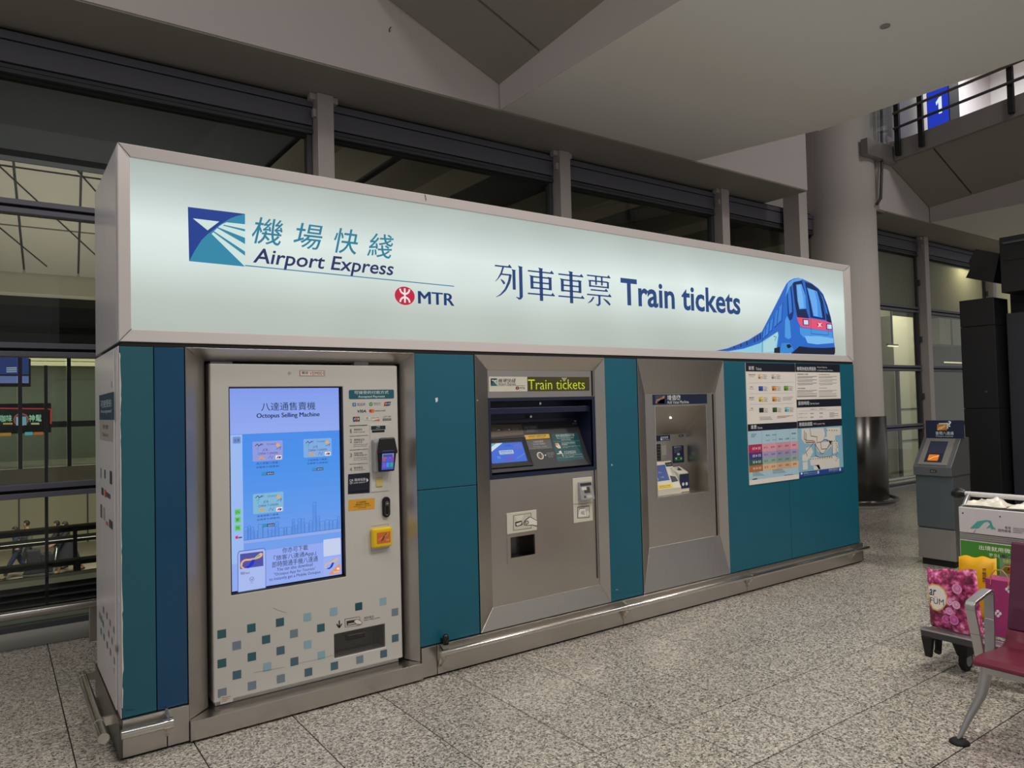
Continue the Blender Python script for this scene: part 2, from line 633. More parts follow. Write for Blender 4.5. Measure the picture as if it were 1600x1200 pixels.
class Print:
    def __init__(s, O, ex, ey, z=None):
        s.O = Vector(O)
        s.ex = Vector(ex).normalized()
        s.ey = Vector(ey).normalized()
        s.n = s.ex.cross(s.ey)
        s.V = []
        s.F = []
        s.C = []
        s.view = z      # (x0, y0, scale) of the enlargement the pixel positions were read from

    def px(s, u, v):
        if s.view:
            u = s.view[0] + u / s.view[2]
            v = s.view[1] + v / s.view[2]
        d = ray(u, v)
        t = (s.O - CAM).dot(s.n) / d.dot(s.n)
        q = CAM + d * t - s.O
        return (q.dot(s.ex), q.dot(s.ey))

    def add(s, pts, col, lay=1):
        i = len(s.V)
        h = lay * 0.0005
        s.V += [tuple(s.O + s.ex * p[0] + s.ey * p[1] + s.n * h) for p in pts]
        s.F.append(tuple(range(i, i + len(pts))))
        s.C.append(lin(col))

    def ppoly(s, pts, col, lay=1):
        q = [s.px(*p) for p in pts]
        ar = sum(q[i][0] * q[(i + 1) % len(q)][1] - q[(i + 1) % len(q)][0] * q[i][1] for i in range(len(q)))
        if ar < 0:
            q = q[::-1]
        s.add(q, col, lay)

    def rect(s, x0, y0, x1, y1, col, lay=1, r=0.0):
        if r <= 0:
            s.add([(x0, y0), (x1, y0), (x1, y1), (x0, y1)], col, lay)
        else:
            p = []
            for cx, cy, a in ((x1 - r, y0 + r, -90), (x1 - r, y1 - r, 0), (x0 + r, y1 - r, 90), (x0 + r, y0 + r, 180)):
                for k in range(5):
                    t = math.radians(a + k * 22.5)
                    p.append((cx + r * math.cos(t), cy + r * math.sin(t)))
            s.add(p, col, lay)

    def prect(s, u0, v0, u1, v1, col, lay=1, r=0.0):
        """axis aligned rectangle in the plane around the centre of the pixel box"""
        cu, cv = (u0 + u1) / 2, (v0 + v1) / 2
        xl, xr = s.px(u0, cv)[0], s.px(u1, cv)[0]
        yt, yb = s.px(cu, v0)[1], s.px(cu, v1)[1]
        s.rect(xl, yb, xr, yt, col, lay, r)

    def ring(s, cu, cv, ru, col, lay=1, n=24, rv=None):
        c = s.px(cu, cv)
        rx = abs(s.px(cu + ru, cv)[0] - c[0])
        ry = abs(s.px(cu, cv + (rv or ru))[1] - c[1])
        s.add([(c[0] + rx * math.cos(2 * math.pi * k / n), c[1] + ry * math.sin(2 * math.pi * k / n)) for k in range(n)], col, lay)

    def line(s, pts, w, col, lay=1):
        for a, b in zip(pts[:-1], pts[1:]):
            a, b = Vector(a), Vector(b)
            d = (b - a)
            if d.length < 1e-9:
                continue
            d.normalize()
            n = Vector((-d.y, d.x)) * (w / 2)
            s.add([a - n, b - n, b + n, a + n], col, lay)

    def pline(s, pts, w, col, lay=1):
        """w in world units"""
        s.line([s.px(*p) for p in pts], w, col, lay)

    def text(s, body, x0, y0, x1, y1, col, lay=1, bold=0.0, shear=0.0):
        vs, fs, bb = text_geo(body, bold, shear)
        kx = (x1 - x0) / (bb[2] - bb[0])
        ky = (y1 - y0) / (bb[3] - bb[1])
        h = lay * 0.0005
        i = len(s.V)
        c = lin(col)
        for v in vs:
            x = x0 + (v[0] - bb[0]) * kx
            y = y0 + (v[1] - bb[1]) * ky
            s.V.append(tuple(s.O + s.ex * x + s.ey * y + s.n * h))
        for f in fs:
            s.F.append(tuple(i + k for k in f))
            s.C.append(c)

    def ptext(s, body, cu, cv, w, h, col, lay=1, bold=0.0, shear=0.0, fat=0.0):
        """lettering fitted to an ink box given by its centre, width and height in pixels"""
        xl, xr = s.px(cu - w / 2, cv)[0], s.px(cu + w / 2, cv)[0]
        yt, yb = s.px(cu, cv - h / 2)[1], s.px(cu, cv + h / 2)[1]
        if fat:
            d = fat * (yt - yb)
            s.text(body, xl, yb, xr - d, yt, col, lay, bold, shear)
            s.text(body, xl + d / 2, yb, xr - d / 2, yt, col, lay, bold, shear)
            xl += d
        s.text(body, xl, yb, xr, yt, col, lay, bold, shear)

    def build(s, name, m, parent):
        me = bpy.data.meshes.new(name)
        inv = root_matrix(parent).inverted()
        me.from_pydata([tuple(inv @ Vector(v)) for v in s.V], [], s.F)
        me.materials.append(MAT[m])
        ca = me.color_attributes.new('Col', 'FLOAT_COLOR', 'CORNER')
        arr = []
        for f, c in zip(s.F, s.C):
            arr += [c[0], c[1], c[2], 1.0] * len(f)
        ca.data.foreach_set('color', arr)
        me.update()
        o = bpy.data.objects.new(name, me)
        COL.objects.link(o)
        o.parent = parent
        return o

# ================================================================= THE SETTING
def proj(p):
    d = Vector(p) - CAM
    z = d.dot(CF)
    return (800 + FPX * d.dot(CR) / z, 600 - FPX * d.dot(CU) / z, z)


# ---------------------------------------------------------------- floor: square granite tiles with open joints
floor = MB().box(-9, -9, -0.2, 22, 2.9, -0.006).build('floor', MAT['grout'])
tag(floor, 'speckled grey granite tile floor of the terminal hall', 'floor', kind='structure')
ROOT['floor'] = Matrix.Identity(4)
PIT = 0.4865
GX, GY = 2.74, -1.34
h = PIT / 2 - 0.0028
c_ = 0.0015
tv = [(-h, -h, -0.0055), (h, -h, -0.0055), (h, h, -0.0055), (-h, h, -0.0055), (-h, -h, -c_), (h, -h, -c_), (h, h, -c_), (-h, h, -c_),
      (-h + c_, -h + c_, 0), (h - c_, -h + c_, 0), (h - c_, h - c_, 0), (-h + c_, h - c_, 0)]
tf = [(0, 1, 5, 4), (1, 2, 6, 5), (2, 3, 7, 6), (3, 0, 4, 7), (4, 5, 9, 8), (5, 6, 10, 9), (6, 7, 11, 10), (7, 4, 8, 11), (8, 9, 10, 11)]
tile_me = bpy.data.meshes.new('tile')
tile_me.from_pydata(tv, [], tf)
tile_me.materials.append(MAT['granite'])
cells = []
rest = MB()
for i in range(-24, 40):
    for j in range(-16, 9):
        cx, cy = GX + (i + 0.5) * PIT, GY + (j + 0.5) * PIT
        if cy > 2.45 or cy < -8.8:
            continue
        hid = (0.35 < cx < 6.3 and 0.1 < cy)          # under or behind the ticket kiosk
        P4 = [proj((cx + a * h, cy + b * h, 0)) for a, b in ((-1, -1), (1, -1), (1, 1), (-1, 1))]
        vis = all(p[2] > 0.3 for p in P4) and max(p[0] for p in P4) > 0 and min(p[0] for p in P4) < 1600 and \
            max(p[1] for p in P4) > 0 and min(p[1] for p in P4) < 1200
        ar = 0
        if vis and not hid:
            ar = abs(sum(P4[k][0] * P4[(k + 1) % 4][1] - P4[(k + 1) % 4][0] * P4[k][1] for k in range(4))) / 2
        cells.append((ar, cx, cy))
cells.sort(reverse=True)
for n_, (ar, cx, cy) in enumerate(cells):
    if n_ < 295 and ar > 60:
        o = bpy.data.objects.new('tile', tile_me)
        COL.objects.link(o)
        o.location = (cx, cy, 0)
        o.parent = floor
    else:
        rest.idx([(v[0] + cx, v[1] + cy, v[2]) for v in tv], tf)
rest.build('tile_field', MAT['granite'], floor, kind='stuff')

# ---------------------------------------------------------------- window wall behind the kiosk
YW = 2.34
ROWS = ((0.14, 1.03), (1.13, 2.04), (2.14, 3.07), (3.17, 4.07))
MX = [-3.58, -0.83, 1.92, 4.67, 7.42, 10.17, 12.92, 15.67, 18.42]
kerb = MB().box(-9, 2.30, 0, 22, 2.75, 0.10).build('baseboard_back', MAT['stone_trim'])
tag(kerb, 'pale stone kerb along the foot of the window wall', 'kerb', kind='structure')
for n_, (xa, xb) in enumerate(zip(MX[:-1], MX[1:])):
    w = thing('window_%d' % (n_ + 1), 'tall dark framed glass bay of the terminal window wall', 'window', (xa, YW, 0.1), kind='structure',
              group='window bays')
    x0, x1 = xa + 0.08, xb - 0.08
    g = MB()
    g.box(xa - 0.075, 2.235, 0.1, xa + 0.075, 2.43, 4.41)
    mu_ = g.build('mullion', MAT['mullion'], w, bevel=0.006)
    # mullion head bracket and hinges
    g = MB()
    g.box(xa - 0.13, 2.27, 4.355, xa + 0.13, 2.34, 4.41)
    g.build('bracket', MAT['mullion'], mu_, bevel=0.004)
    g = MB()
    g.box(xa - 0.105, 2.26, 4.20, xa - 0.075, 2.31, 4.27)
    g.build('clip', MAT['mullion'], mu_, bevel=0.004)
    # header: cover boards with dark open joints
    MB().box(x0, 2.40, 4.05, x1, 2.46, 4.41).build('header_backing', MAT['seam_black'], w)
    MB().box(x0, 2.345, 4.315, x1, 2.41, 4.375).build('header_rail', MAT['header_metal'], w, bevel=0.003)
    MB().box(x0, 2.35, 4.150, x1, 2.41, 4.305).build('header_board', MAT['header_metal'], w, bevel=0.003)
    MB().box(x0, 2.36, 4.110, x1, 2.41, 4.140).build('header_rail', MAT['frame_dark'], w, bevel=0.003)
    MB().box(x0, 2.35, 4.075, x1, 2.41, 4.104).build('header_rail', MAT['frame_dark'], w, bevel=0.003)
    fr = MB()
    fr.box(x0, 2.37, 0.1, x0 + 0.045, 2.45, 4.07)
    fr.box(x1 - 0.045, 2.37, 0.1, x1, 2.45, 4.07)
    fr.build('window_frame', MAT['frame_dark'], w, bevel=0.004)
    for zt in (3.12, 2.09, 1.08):
        t_ = MB()
        t_.box(x0, 2.355, zt + 0.010, x1, 2.45, zt + 0.05)
        t_.box(x0, 2.355, zt - 0.05, x1, 2.45, zt - 0.012)
        t_.box(x0, 2.39, zt - 0.012, x1, 2.44, zt + 0.010, m=1)
        t_.build('transom', [MAT['header_metal'], MAT['seam_black']], w, bevel=0.003)
    MB().box(x0, 2.36, 0.1, x1, 2.45, 0.14).build('sill', MAT['frame_dark'], w, bevel=0.003)
    for r_, (za, zb) in enumerate(ROWS):
        fro = (r_ == 3 and xa > 10)
        MB().box(x0 + 0.04, 2.41, za, x1 - 0.04, 2.42, zb).build('pane', MAT['frosted'] if fro else MAT['glass'], w)
    for zh in (0.6, 1.6, 2.6, 3.6):
        MB().box(xa - 0.115, 2.33, zh - 0.05, xa - 0.08, 2.37, zh + 0.05).build('hinge', MAT['frame_dark'], w, bevel=0.004)

# steel trolley guard rail in front of the glass
gr = thing('guard_rail', 'low tubular steel guard rail on posts in front of the glass beside the kiosk', 'guard rail', (-2, 2.14, 0))
MB().tube([(-8.5, 2.14, 0.27), (8.78, 2.14, 0.27)], 0.03, 14).build('rail', MAT['steel_h'], gr)
for x in (-5.3, -2.6, 0.09, 2.8, 5.5, 8.1):
    MB().box(x - 0.025, 2.155, 0.002, x + 0.025, 2.185, 0.25).build('post', MAT['steel'], gr, bevel=0.004)
gr2 = thing('guard_rail', 'low steel guard rail at the windows beyond the round column', 'guard rail', (11, 2.14, 0))
MB().tube([(10.9, 2.14, 0.27), (20, 2.14, 0.27)], 0.03, 12).build('rail', MAT['steel_h'], gr2)
for x in (12.2, 14.6, 17.0):
    MB().box(x - 0.025, 2.155, 0.002, x + 0.025, 2.185, 0.25).build('post', MAT['steel'], gr2, bevel=0.004)

# ---------------------------------------------------------------- ceiling: soffit strip and fascia along the window wall
ceil = thing('ceiling', 'painted soffit and fascia above the window wall', 'ceiling', (0, 1.73, 4.41), kind='structure')
for xa, xc, xb in ((-9, -9, 8.5), (10.625, 10.37, 22)):
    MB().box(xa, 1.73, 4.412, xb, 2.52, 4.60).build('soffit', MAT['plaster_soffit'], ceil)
    MB().box(xc, 1.722, 4.425, xb, 1.80, 7.6).build('fascia', MAT['plaster'], ceil)
MB().box(8.5, 2.75, 4.3, 10.72, 2.9, 7.6).build('fascia', MAT['plaster'], ceil)
MB().box(8.4, 1.80, 4.60, 8.5, 2.30, 7.6).build('fascia_return', MAT['plaster'], ceil)
for x in (-0.5, 8.0):
    MB().box(x - 9, -9, 7.55, x + 9, 1.73, 7.7).build('upper_slab', MAT['plaster'], ceil)

# hook and hole marks on the painted surfaces
hook = MB().tube([at(611, 42, 'Y', 1.70), at(608, 46, 'Y', 1.71), at(608.5, 50, 'Y', 1.72)], 0.004, 6).build('wall_hook', MAT['black_matte'])
tag(hook, 'tiny dark wire hook in the grey ceiling fascia', 'hook')


def footbridge(dx, label, rail):
    b_ = thing('footbridge', label, 'footbridge', (3.5 + dx, 1.7, 4.42))
    yn = -8.5
    # flat underside: two boards with a hairline joint
    p = MB().prism([(3.446 + dx, 1.71, 4.42), (6.22 + dx, 1.71, 4.42), (6.58 + dx, 0.383, 4.42), (3.446 + dx, 0.383, 4.42)], (0, 0, 0.05))
    p.build('underside_board', MAT['plate_white'], b_)
    p = MB().box(3.446 + dx, yn, 4.418, 6.6 + dx, 0.380, 4.47)
    p.build('underside_board', MAT['plate_white'], b_)
    zs = lambda x, y: 4.67 + 0.41 * (3.42 - (x - dx)) + 0.078 * (1.73 - y)
    # vertical cheek
    p = MB().hexa([(3.44 + dx, yn, 4.416), (3.4455 + dx, yn, 4.416), (3.4455 + dx, 1.71, 4.416), (3.44 + dx, 1.71, 4.416),
                   (3.44 + dx, yn, zs(3.44 + dx, yn) + .02), (3.5 + dx, yn, zs(3.44 + dx, yn) + .02), (3.5 + dx, 1.71, zs(3.44 + dx, 1.71) + .02), (3.44 + dx, 1.71, zs(3.44 + dx, 1.71) + .02)])
    p.build('cheek', MAT['plaster'], b_)
    # sloping boards
    xl = 2.18 + dx
    for ya, yb in ((1.085, 1.712), (-1.6, 1.06), (-4.3, -1.62), (yn, -4.32)):
        q = [(xl, ya), (3.44 + dx, ya), (3.44 + dx, yb), (xl, yb)]
        p = MB().hexa([(x, y, zs(x, y)) for x, y in q] + [(x, y, zs(x, y) + 0.05) for x, y in q])
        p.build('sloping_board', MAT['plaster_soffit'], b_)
    MB().hexa([(x, y, zs(x, y) + .03) for x, y in ((xl, yn), (3.44 + dx, yn), (3.44 + dx, 1.71), (xl, 1.71))] +
              [(x, y, zs(x, y) + .08) for x, y in ((xl, yn), (3.44 + dx, yn), (3.44 + dx, 1.71), (xl, 1.71))]).build('backing', MAT['seam_black'], b_)
    # edge beam
    e_ = MB().hexa([(xl - .05, yn, zs(xl, yn) - .02), (xl + .03, yn, zs(xl, yn) - .02), (xl + .03, 1.6, zs(xl, 1.6) - .02), (xl - .05, 1.6, zs(xl, 1.6) - .02),
                    (xl - .05, yn, zs(xl, yn) + .26), (xl + .03, yn, zs(xl, yn) + .26), (xl + .03, 1.6, zs(xl, 1.6) + .26), (xl - .05, 1.6, zs(xl, 1.6) + .26)])
    e_.build('edge_beam', MAT['kiosk_metal_light'], b_)
    MB().box(xl + 0.03, yn, 5.42, 7.0 + dx, 1.70, 5.50).build('deck', MAT['plaster'], b_)
    if rail:
        for yy in (1.52, 1.18, 0.02, -1.2, -2.4):
            MB().box(xl - .11, yy - .035, zs(xl, yy) + .03, xl - .05, yy + .035, 7.0).build('post', MAT['black_matte'], b_, bevel=0.004)
        for zz, mm in ((0.43, 'frame_dark'), (0.66, 'rail_metal'), (0.9, 'frame_dark')):
            MB().tube([(xl - .13, 1.55, zs(xl, 1.55) + zz), (xl - .13, yn, zs(xl, yn) + zz)], 0.022, 8).build('rail', MAT[mm], b_)
        MB().box(xl - 0.02, 1.22, 5.5, xl, 1.52, 6.9).build('glass_pane', MAT['clear_glass'], b_)
        MB().box(xl - 0.8, 1.60, 5.14, xl + .03, 1.70, 5.38).build('end_beam', MAT['kiosk_metal_light'], b_)
        MB().box(xl - 0.75, 1.57, 5.5, xl - 0.03, 1.58, 6.9).build('glass_pane', MAT['clear_glass'], b_)
    return b_


footbridge(0, 'wide pale footbridge underside crossing right above the ticket kiosk', False)
footbridge(8.49, 'footbridge with black railing posts beyond the round column', True)
# small round mark in the board (an open sprinkler hole)
o = MB().lathe([(0.035, 4.412), (0.035, 4.4175)], *at(1383, 41, 'Z', 4.417)[:2], n=20)
o.face([(at(1383, 41, 'Z', 4.412).x + 0.034 * math.cos(k * math.pi / 8), at(1383, 41, 'Z', 4.412).y + 0.034 * math.sin(-k * math.pi / 8), 4.412) for k in range(16)])
o = o.build('sprinkler_cap', MAT['grey_plastic'])
tag(o, 'small round grey sprinkler cap in the pale footbridge underside', 'sprinkler cap')

# ---------------------------------------------------------------- upper level behind the railing
ub = MB().box(14.5, -6, 5.3, 14.7, 4.4, 8.6).build('wall_upper', MAT['plate_white'])
tag(ub, 'bright white wall of the upper level', 'wall', kind='structure')
us = thing('gate_sign', 'blue lit wayfinding sign with a white number one on the upper level', 'sign', (11.6, 0.9, 5.5))
cA, cB = at(1447, 150, 'X', 11.5), at(1485, 200, 'X', 11.5)
MB().box(11.5, cA.y, 5.5, 11.85, cB.y, 6.75).build('sign_box', MAT['black_panel'], us, bevel=0.01)
pr = Print((11.499, 0, 0), (0, -1, 0), (0, 0, 1))
pr.rect(-cA.y + .01, 5.52, -cB.y - .01, 6.73, (34, 58, 190), 1)
pr.ppoly([(1462, 160), (1467, 152), (1471, 150), (1472, 176), (1467, 178), (1466, 160), (1463, 165)], (235, 245, 255), 2)
pr.build('sign_face', 'print_glow', us)
area('upper_lamp', (12.9, 0.8, 7.4), 1.0, 55, (0.92, 0.94, 1.0))
cabp = MB().tube([at(1377, 150, 'Y', 1.66), at(1378, 255, 'Y', 1.66), at(1376, 310, 'Y', 1.66), at(1370, 319, 'Y', 1.66)], 0.022, 8).build('drain_pipe', MAT['frame_dark'])
tag(cabp, 'thin grey pipe hanging beside the round column under the railing', 'pipe')
# upper level roof trusses
for k, y in enumerate((-0.6, -1.9, -3.2)):
    tr = MB().box(11.2, y - .12, 7.2, 14.5, y + .12, 7.45).build('roof_beam', MAT['header_metal'])
    tag(tr, ['steel roof beam of the upper level nearest the blue sign', 'second steel roof beam right of the blue sign', 'steel roof beam farthest right of the blue sign'][k], 'beam', 'upper level roof beams')

# ---------------------------------------------------------------- round column with steel guard
cl = thing('round_column', 'thick round painted column behind the right end of the kiosk', 'column', (10.1, 2.2, 0))
CXC, CYC = 10.1, 2.2
MB().cyl(CXC, CYC, 0.002, 7.5, 0.505, 64).build('shaft', MAT['column_paint'], cl)
MB().lathe([(0.506, 0.10), (0.53, 0.10), (0.53, 1.32), (0.506, 1.32)], CXC, CYC, 48).build('steel_guard', MAT['steel_dark'], cl)
ringp = [(CXC + 0.63 * math.cos(a * math.pi / 24), CYC + 0.63 * math.sin(a * math.pi / 24), 0.09) for a in range(49)]
MB().tube(ringp, 0.028, 10, caps=False).build('bumper_ring', MAT['steel_dark'], cl)
MB().lathe([(0.60, 0.001), (0.60, 0.055), (0.53, 0.055)], CXC, CYC, 48).build('plinth', MAT['stone_trim'], cl)
pl = MB().box(8.80, 2.05, 0.002, 9.0, 2.30, 7.5).build('pilaster', MAT['column_paint'])
tag(pl, 'flat grey pilaster strip left of the round column', 'pilaster')

# ---------------------------------------------------------------- outside the glass: lower forecourt, building opposite, canopy
of = MB().box(-40, 2.9, -4.3, 60, 60, -4.0).build('floor_outside', MAT['lower_floor'])
tag(of, 'tan pavement of the lower forecourt outside the glass', 'pavement', kind='structure')
wf = MB().box(-40, 34, -4.0, 60, 34.4, 0.4).build('wall_far', MAT['lower_wall'])
tag(wf, 'olive lit wall at the far side of the lower forecourt', 'wall', kind='structure')
for k, x in enumerate((-2.2, 0.35, 2.9)):
    j_ = MB().box(x, 33.96, -4.0, x + .06, 34, 0.3).build('wall_joint', MAT['frame_dark'], wf)
# canopy over the forecourt: dark slab and pale beams running outwards
cs = MB().box(-40, 2.6, 5.75, 60, 40, 5.95).build('ceiling_outside', MAT['canopy_dark'])
tag(cs, 'dark canopy slab outside above the windows', 'canopy', kind='structure')
bn = 0
for x0, x1 in ((3.2, 3.9), (4.85, 5.5), (7.9, 8.6), (10.4, 11.0), (13.6, 14.3)):
    o = MB().box(x0, 3.2, 5.0, x1, 13, 5.6).build('canopy_beam', MAT['beam_light'])
    tag(o, ['pale canopy beam seen through the second window from the left', 'pale canopy beam seen right of the first tall mullion',
            'pale canopy beam seen through the window above the train tickets lettering', 'pale canopy beam seen beside the grey pilaster',
            'pale canopy beam seen beyond the round column'][bn], 'beam', 'canopy beams')
    bn += 1
lb = thing('tube_lamp', 'glowing strip lamp outside seen through the window left of the pilaster', 'lamp', at(1207, 372, 'Y', 7.0))
la, lc = at(1181, 363, 'Y', 7.0), at(1235, 379, 'Y', 7.0)
MB().box(la.x, 6.9, la.z - .13, lc.x + .3, 7.1, la.z + .02).build('housing', MAT['concrete'], lb)
MB().box(la.x, 6.895, la.z - .10, lc.x + .3, 6.9, la.z - .03).build('tube', mat('tube_glow', (255, 240, 205), emit=(255, 238, 200), estr=0.9), lb)
# canopy panels over the left bay: sloping field of boards with open joints
cp = thing('canopy_field', 'sloping field of pale canopy boards seen through the left window', 'canopy', (-1, 14, 4.5))
NX, NY = 7, 5
for i in range(NX):
    for j in range(NY):
        ya, yb = 5.0 + j * 1.8, 5.0 + (j + 1) * 1.8 - 0.05
        xa_ = -3.4 + i * 0.95 + j * 0.12
        xb_ = xa_ + 0.91
        za_ = lambda y: 7.4 - (y - 5.0) * 0.315
        MB().hexa([(xa_, ya, za_(ya)), (xb_, ya, za_(ya)), (xb_ + .12, yb, za_(yb)), (xa_ + .12, yb, za_(yb)),
                   (xa_, ya, za_(ya) + .05), (xb_, ya, za_(ya) + .05), (xb_ + .12, yb, za_(yb) + .05), (xa_ + .12, yb, za_(yb) + .05)]).build('canopy_board', MAT['canopy_panel'], cp)
MB().hexa([(-5, 5, 7.48), (5, 5, 7.48), (5, 14, 4.65), (-5, 14, 4.65), (-5, 5, 7.6), (5, 5, 7.6), (5, 14, 4.8), (-5, 14, 4.8)]).build('backing', MAT['canopy_dark'], cp)
for y, t in ((6.3, .22), (9.6, .25)):
    MB().box(-5, y, 7.4 - (y - 5) * .315 - .30, 2.6, y + t, 7.4 - (y - 5) * .315 - .02).build('purlin', MAT['frame_dark'], cp)
for x_a, x_b, ya, yb in ((-2.2, 0.2, 6.0, 10.0), (-1.2, 1.4, 6.0, 10.4), (-0.2, 2.4, 6.2, 10.4), (-2.0, 0.4, 9.6, 13.6), (-0.9, 1.6, 9.6, 13.6), (0.3, 2.6, 9.6, 13.4)):
    MB().tube([(x_a, ya, 7.4 - (ya - 5) * .315 - .012), (x_b, yb, 7.4 - (yb - 5) * .315 - .012)], .012, 6).build('brace_wire', MAT['canopy_dark'], cp)
o = MB().box(-6, 14, 4.17, 14, 14.5, 4.72).build('concrete_beam', MAT['concrete'])
tag(o, 'cream rough concrete beam outside above the shop front', 'beam')
# building opposite
ob = thing('terminal_annex', 'lit glass fronted building opposite seen through the left window', 'building', (0, 16, 0))
MB().box(-10, 16.0, 0.02, 14, 16.5, 0.46).build('floor_slab', MAT['concrete'], ob)
MB().box(-10, 16.05, -0.05, 14, 16.4, 0.02).build('slab_edge', MAT['frame_dark'], ob)
MB().box(-10, 16.0, 3.1, 14, 16.6, 4.17).build('upper_fascia', MAT['frame_dark'], ob)
MB().box(-10, 15.9, 3.55, 14, 16.0, 3.68).build('fascia_rail', MAT['seam_black'], ob)
for x in (-1.9, -0.95, 0.0, 0.95, 1.9):
    MB().box(x - .04, 15.98, 0.46, x + .04, 16.1, 3.1).build('post', MAT['frame_dark'], ob)
for x in (-1.86, -0.91, 0.04, 0.99):
    MB().box(x + .01, 16.03, 0.48, x + .85, 16.05, 3.08).build('pane', MAT['glass'], ob)
MB().box(-10, 19.6, 0.4, 14, 19.8, 4).build('back_wall', MAT['shop_wall'], ob)
MB().box(-10, 16.3, 0.36, 14, 19.7, 0.46).build('hall_floor', MAT['lower_floor'], ob)
MB().box(-10, 16.3, 3.05, 14, 19.7, 3.1).build('hall_ceiling', MAT['plate_white'], ob)
for y in (17.2, 18.4, 19.2):
    MB().box(-8, y, 3.0, 12, y + .12, 3.04).build('light_strip', MAT['tube_glow'], ob)
MB().box(-10, 18.0, 1.35, 14, 18.1, 1.5).build('hall_rail', MAT['frame_dark'], ob)
area('shop_light', (0.3, 17.8, 2.98), 6.0, 75, (0.97, 1.0, 0.92), sy=1.5)
sg = thing('neon_billboard', 'glowing neon shop billboard with Chinese characters inside the building opposite', 'billboard', (-0.2, 17.4, 0.46))
pa, pb = at(-30, 638, 'Y', 17.4), at(80, 668, 'Y', 17.4)
MB().box(pa.x, 17.4, pb.z - .12, pb.x, 17.5, pa.z + .1).build('board', MAT['black_matte'], sg)
for x in (pa.x + .1, pb.x - .1):
    MB().box(x - .04, 17.42, 0.46, x + .04, 17.48, pb.z).build('leg', MAT['black_matte'], sg)
pr = Print((0, 17.399, 0), (1, 0, 0), (0, 0, 1), (0, 600, 4))
pr.prect(-60, 160, 262, 262, (20, 34, 36), 1)
pr.ptext('咖味', 38, 215, 74, 44, (206, 255, 226), 3, bold=0.01)
pr.ptext('神髦', 220, 213, 80, 44, (206, 255, 226), 3, bold=0.01)
pr.ring(132, 222, 48, (230, 90, 60), 2, rv=40)
pr.ring(132, 222, 40, (40, 90, 130), 3, rv=33)
pr.prect(100, 205, 165, 258, (150, 200, 230), 4)
for k in range(5):
    pr.ring(25 + k * 12, 248, 6, (250, 200, 120), 4)
    pr.ring(200 + k * 10, 248, 6, (240, 225, 180), 4)
pr.prect(0, 305, 70, 325, (220, 150, 60), 2)
pr.prect(155, 300, 205, 320, (110, 200, 230), 2)
pr.prect(210, 300, 270, 318, (230, 120, 60), 2)
pr.pline([(0, 152), (300, 155), (318, 160), (318, 250)], 0.03, (230, 60, 70), 2)
pr.build('neon', 'print_led', sg)
# blue screen near the top of the opposite hall
sgn = thing('blue_screen', 'blue lit notice screen at the top left of the building opposite', 'screen', (-0.6, 16.9, 2.6))
MB().box(-1.2, 16.9, 2.35, at(48, 560, 'Y', 16.9).x, 16.98, 3.02).build('housing', MAT['black_matte'], sgn)
pr = Print((0, 16.899, 0), (1, 0, 0), (0, 0, 1), (0, 300, 4))
pr.prect(-80, 1020, 180, 1140, (52, 70, 150), 1)
for k in range(3):
    pr.pline([(40, 1100 + k * 12), (105, 1098 + k * 12)], 0.025, (210, 220, 245), 2)
pr.prect(-80, 1150, 180, 1195, (130, 140, 215), 1)
pr.build('screen', 'print_glow', sgn)

# forecourt railings and louvres parallel to the glass
RL = ['upper tubular railing outside over the walking people', 'flat grey railing bar outside behind the walking people',
      'lower tubular railing outside at the feet of the people', 'thin bottom railing outside below the people']
for k, (yp, zr, rr_) in enumerate(((6.0, at(0, 833, 'Y', 6.0).z, 0.018), (9.0, at(0, 851, 'Y', 9.0).z, 0.03),
                                  (5.6, at(0, 888, 'Y', 5.6).z, 0.018), (5.2, at(0, 909, 'Y', 5.2).z, 0.012))):
    r_ = thing('railing', RL[k], 'railing', (0, yp, zr - 1.0))
    MB().tube([(-6, yp, zr), (9, yp, zr)], rr_, 10).build('rail', MAT['rail_metal'], r_)
    MB().box(-6, yp + .03, zr - rr_ - .05, 9, yp + .06, zr - rr_ - .005).build('rail_shade', MAT['canopy_dark'], r_)  # dark bar standing in for the shadow below the rail
    for x in (-3.2, -1.6, 0.28 if k != 1 else 3.5, 1.6, 3.2):
        MB().box(x - .02, yp - .02, -4.0, x + .02, yp + .02, zr).build('post', MAT['canopy_dark'], r_)
lv = thing('louvre_panel', 'dark horizontal louvre blades outside at the foot of the left window', 'louvre', (0, 4.2, -1.2))
zt_, zb_ = at(0, 922, 'Y', 4.2).z, at(0, 1000, 'Y', 4.2).z
NB = 7
for k in range(NB):
    z = zb_ + (zt_ - zb_) * (k + .5) / NB
    MB().hexa([(-6, 4.2, z - .03), (9, 4.2, z - .03), (9, 4.28, z), (-6, 4.28, z), (-6, 4.2, z - .015), (9, 4.2, z - .015), (9, 4.28, z + .015), (-6, 4.28, z + .015)]).build('blade', MAT['frame_dark'], lv)
MB().box(-6, 4.3, zb_ - 1, 9, 4.34, zt_).build('backing', MAT['canopy_dark'], lv)
MB().box(-6, 4.18, zt_, 9, 4.34, zt_ + .05).build('cap', MAT['concrete'], lv)
# slim outside post seen between the transoms of the left window
op = MB().box(at(70, 700, 'Y', 2.75).x, 2.75, 0.1, at(75, 700, 'Y', 2.75).x, 2.80, at(0, 570, 'Y', 2.75).z).build('glazing_post', MAT['canopy_dark'])
tag(op, 'slim dark glazing post just outside the left window', 'post')

# right hand view outside: lit cream wall, darker louvred recess, hanging blocks
def wx_(u, y):
    return at(u, 560, 'Y', y).x


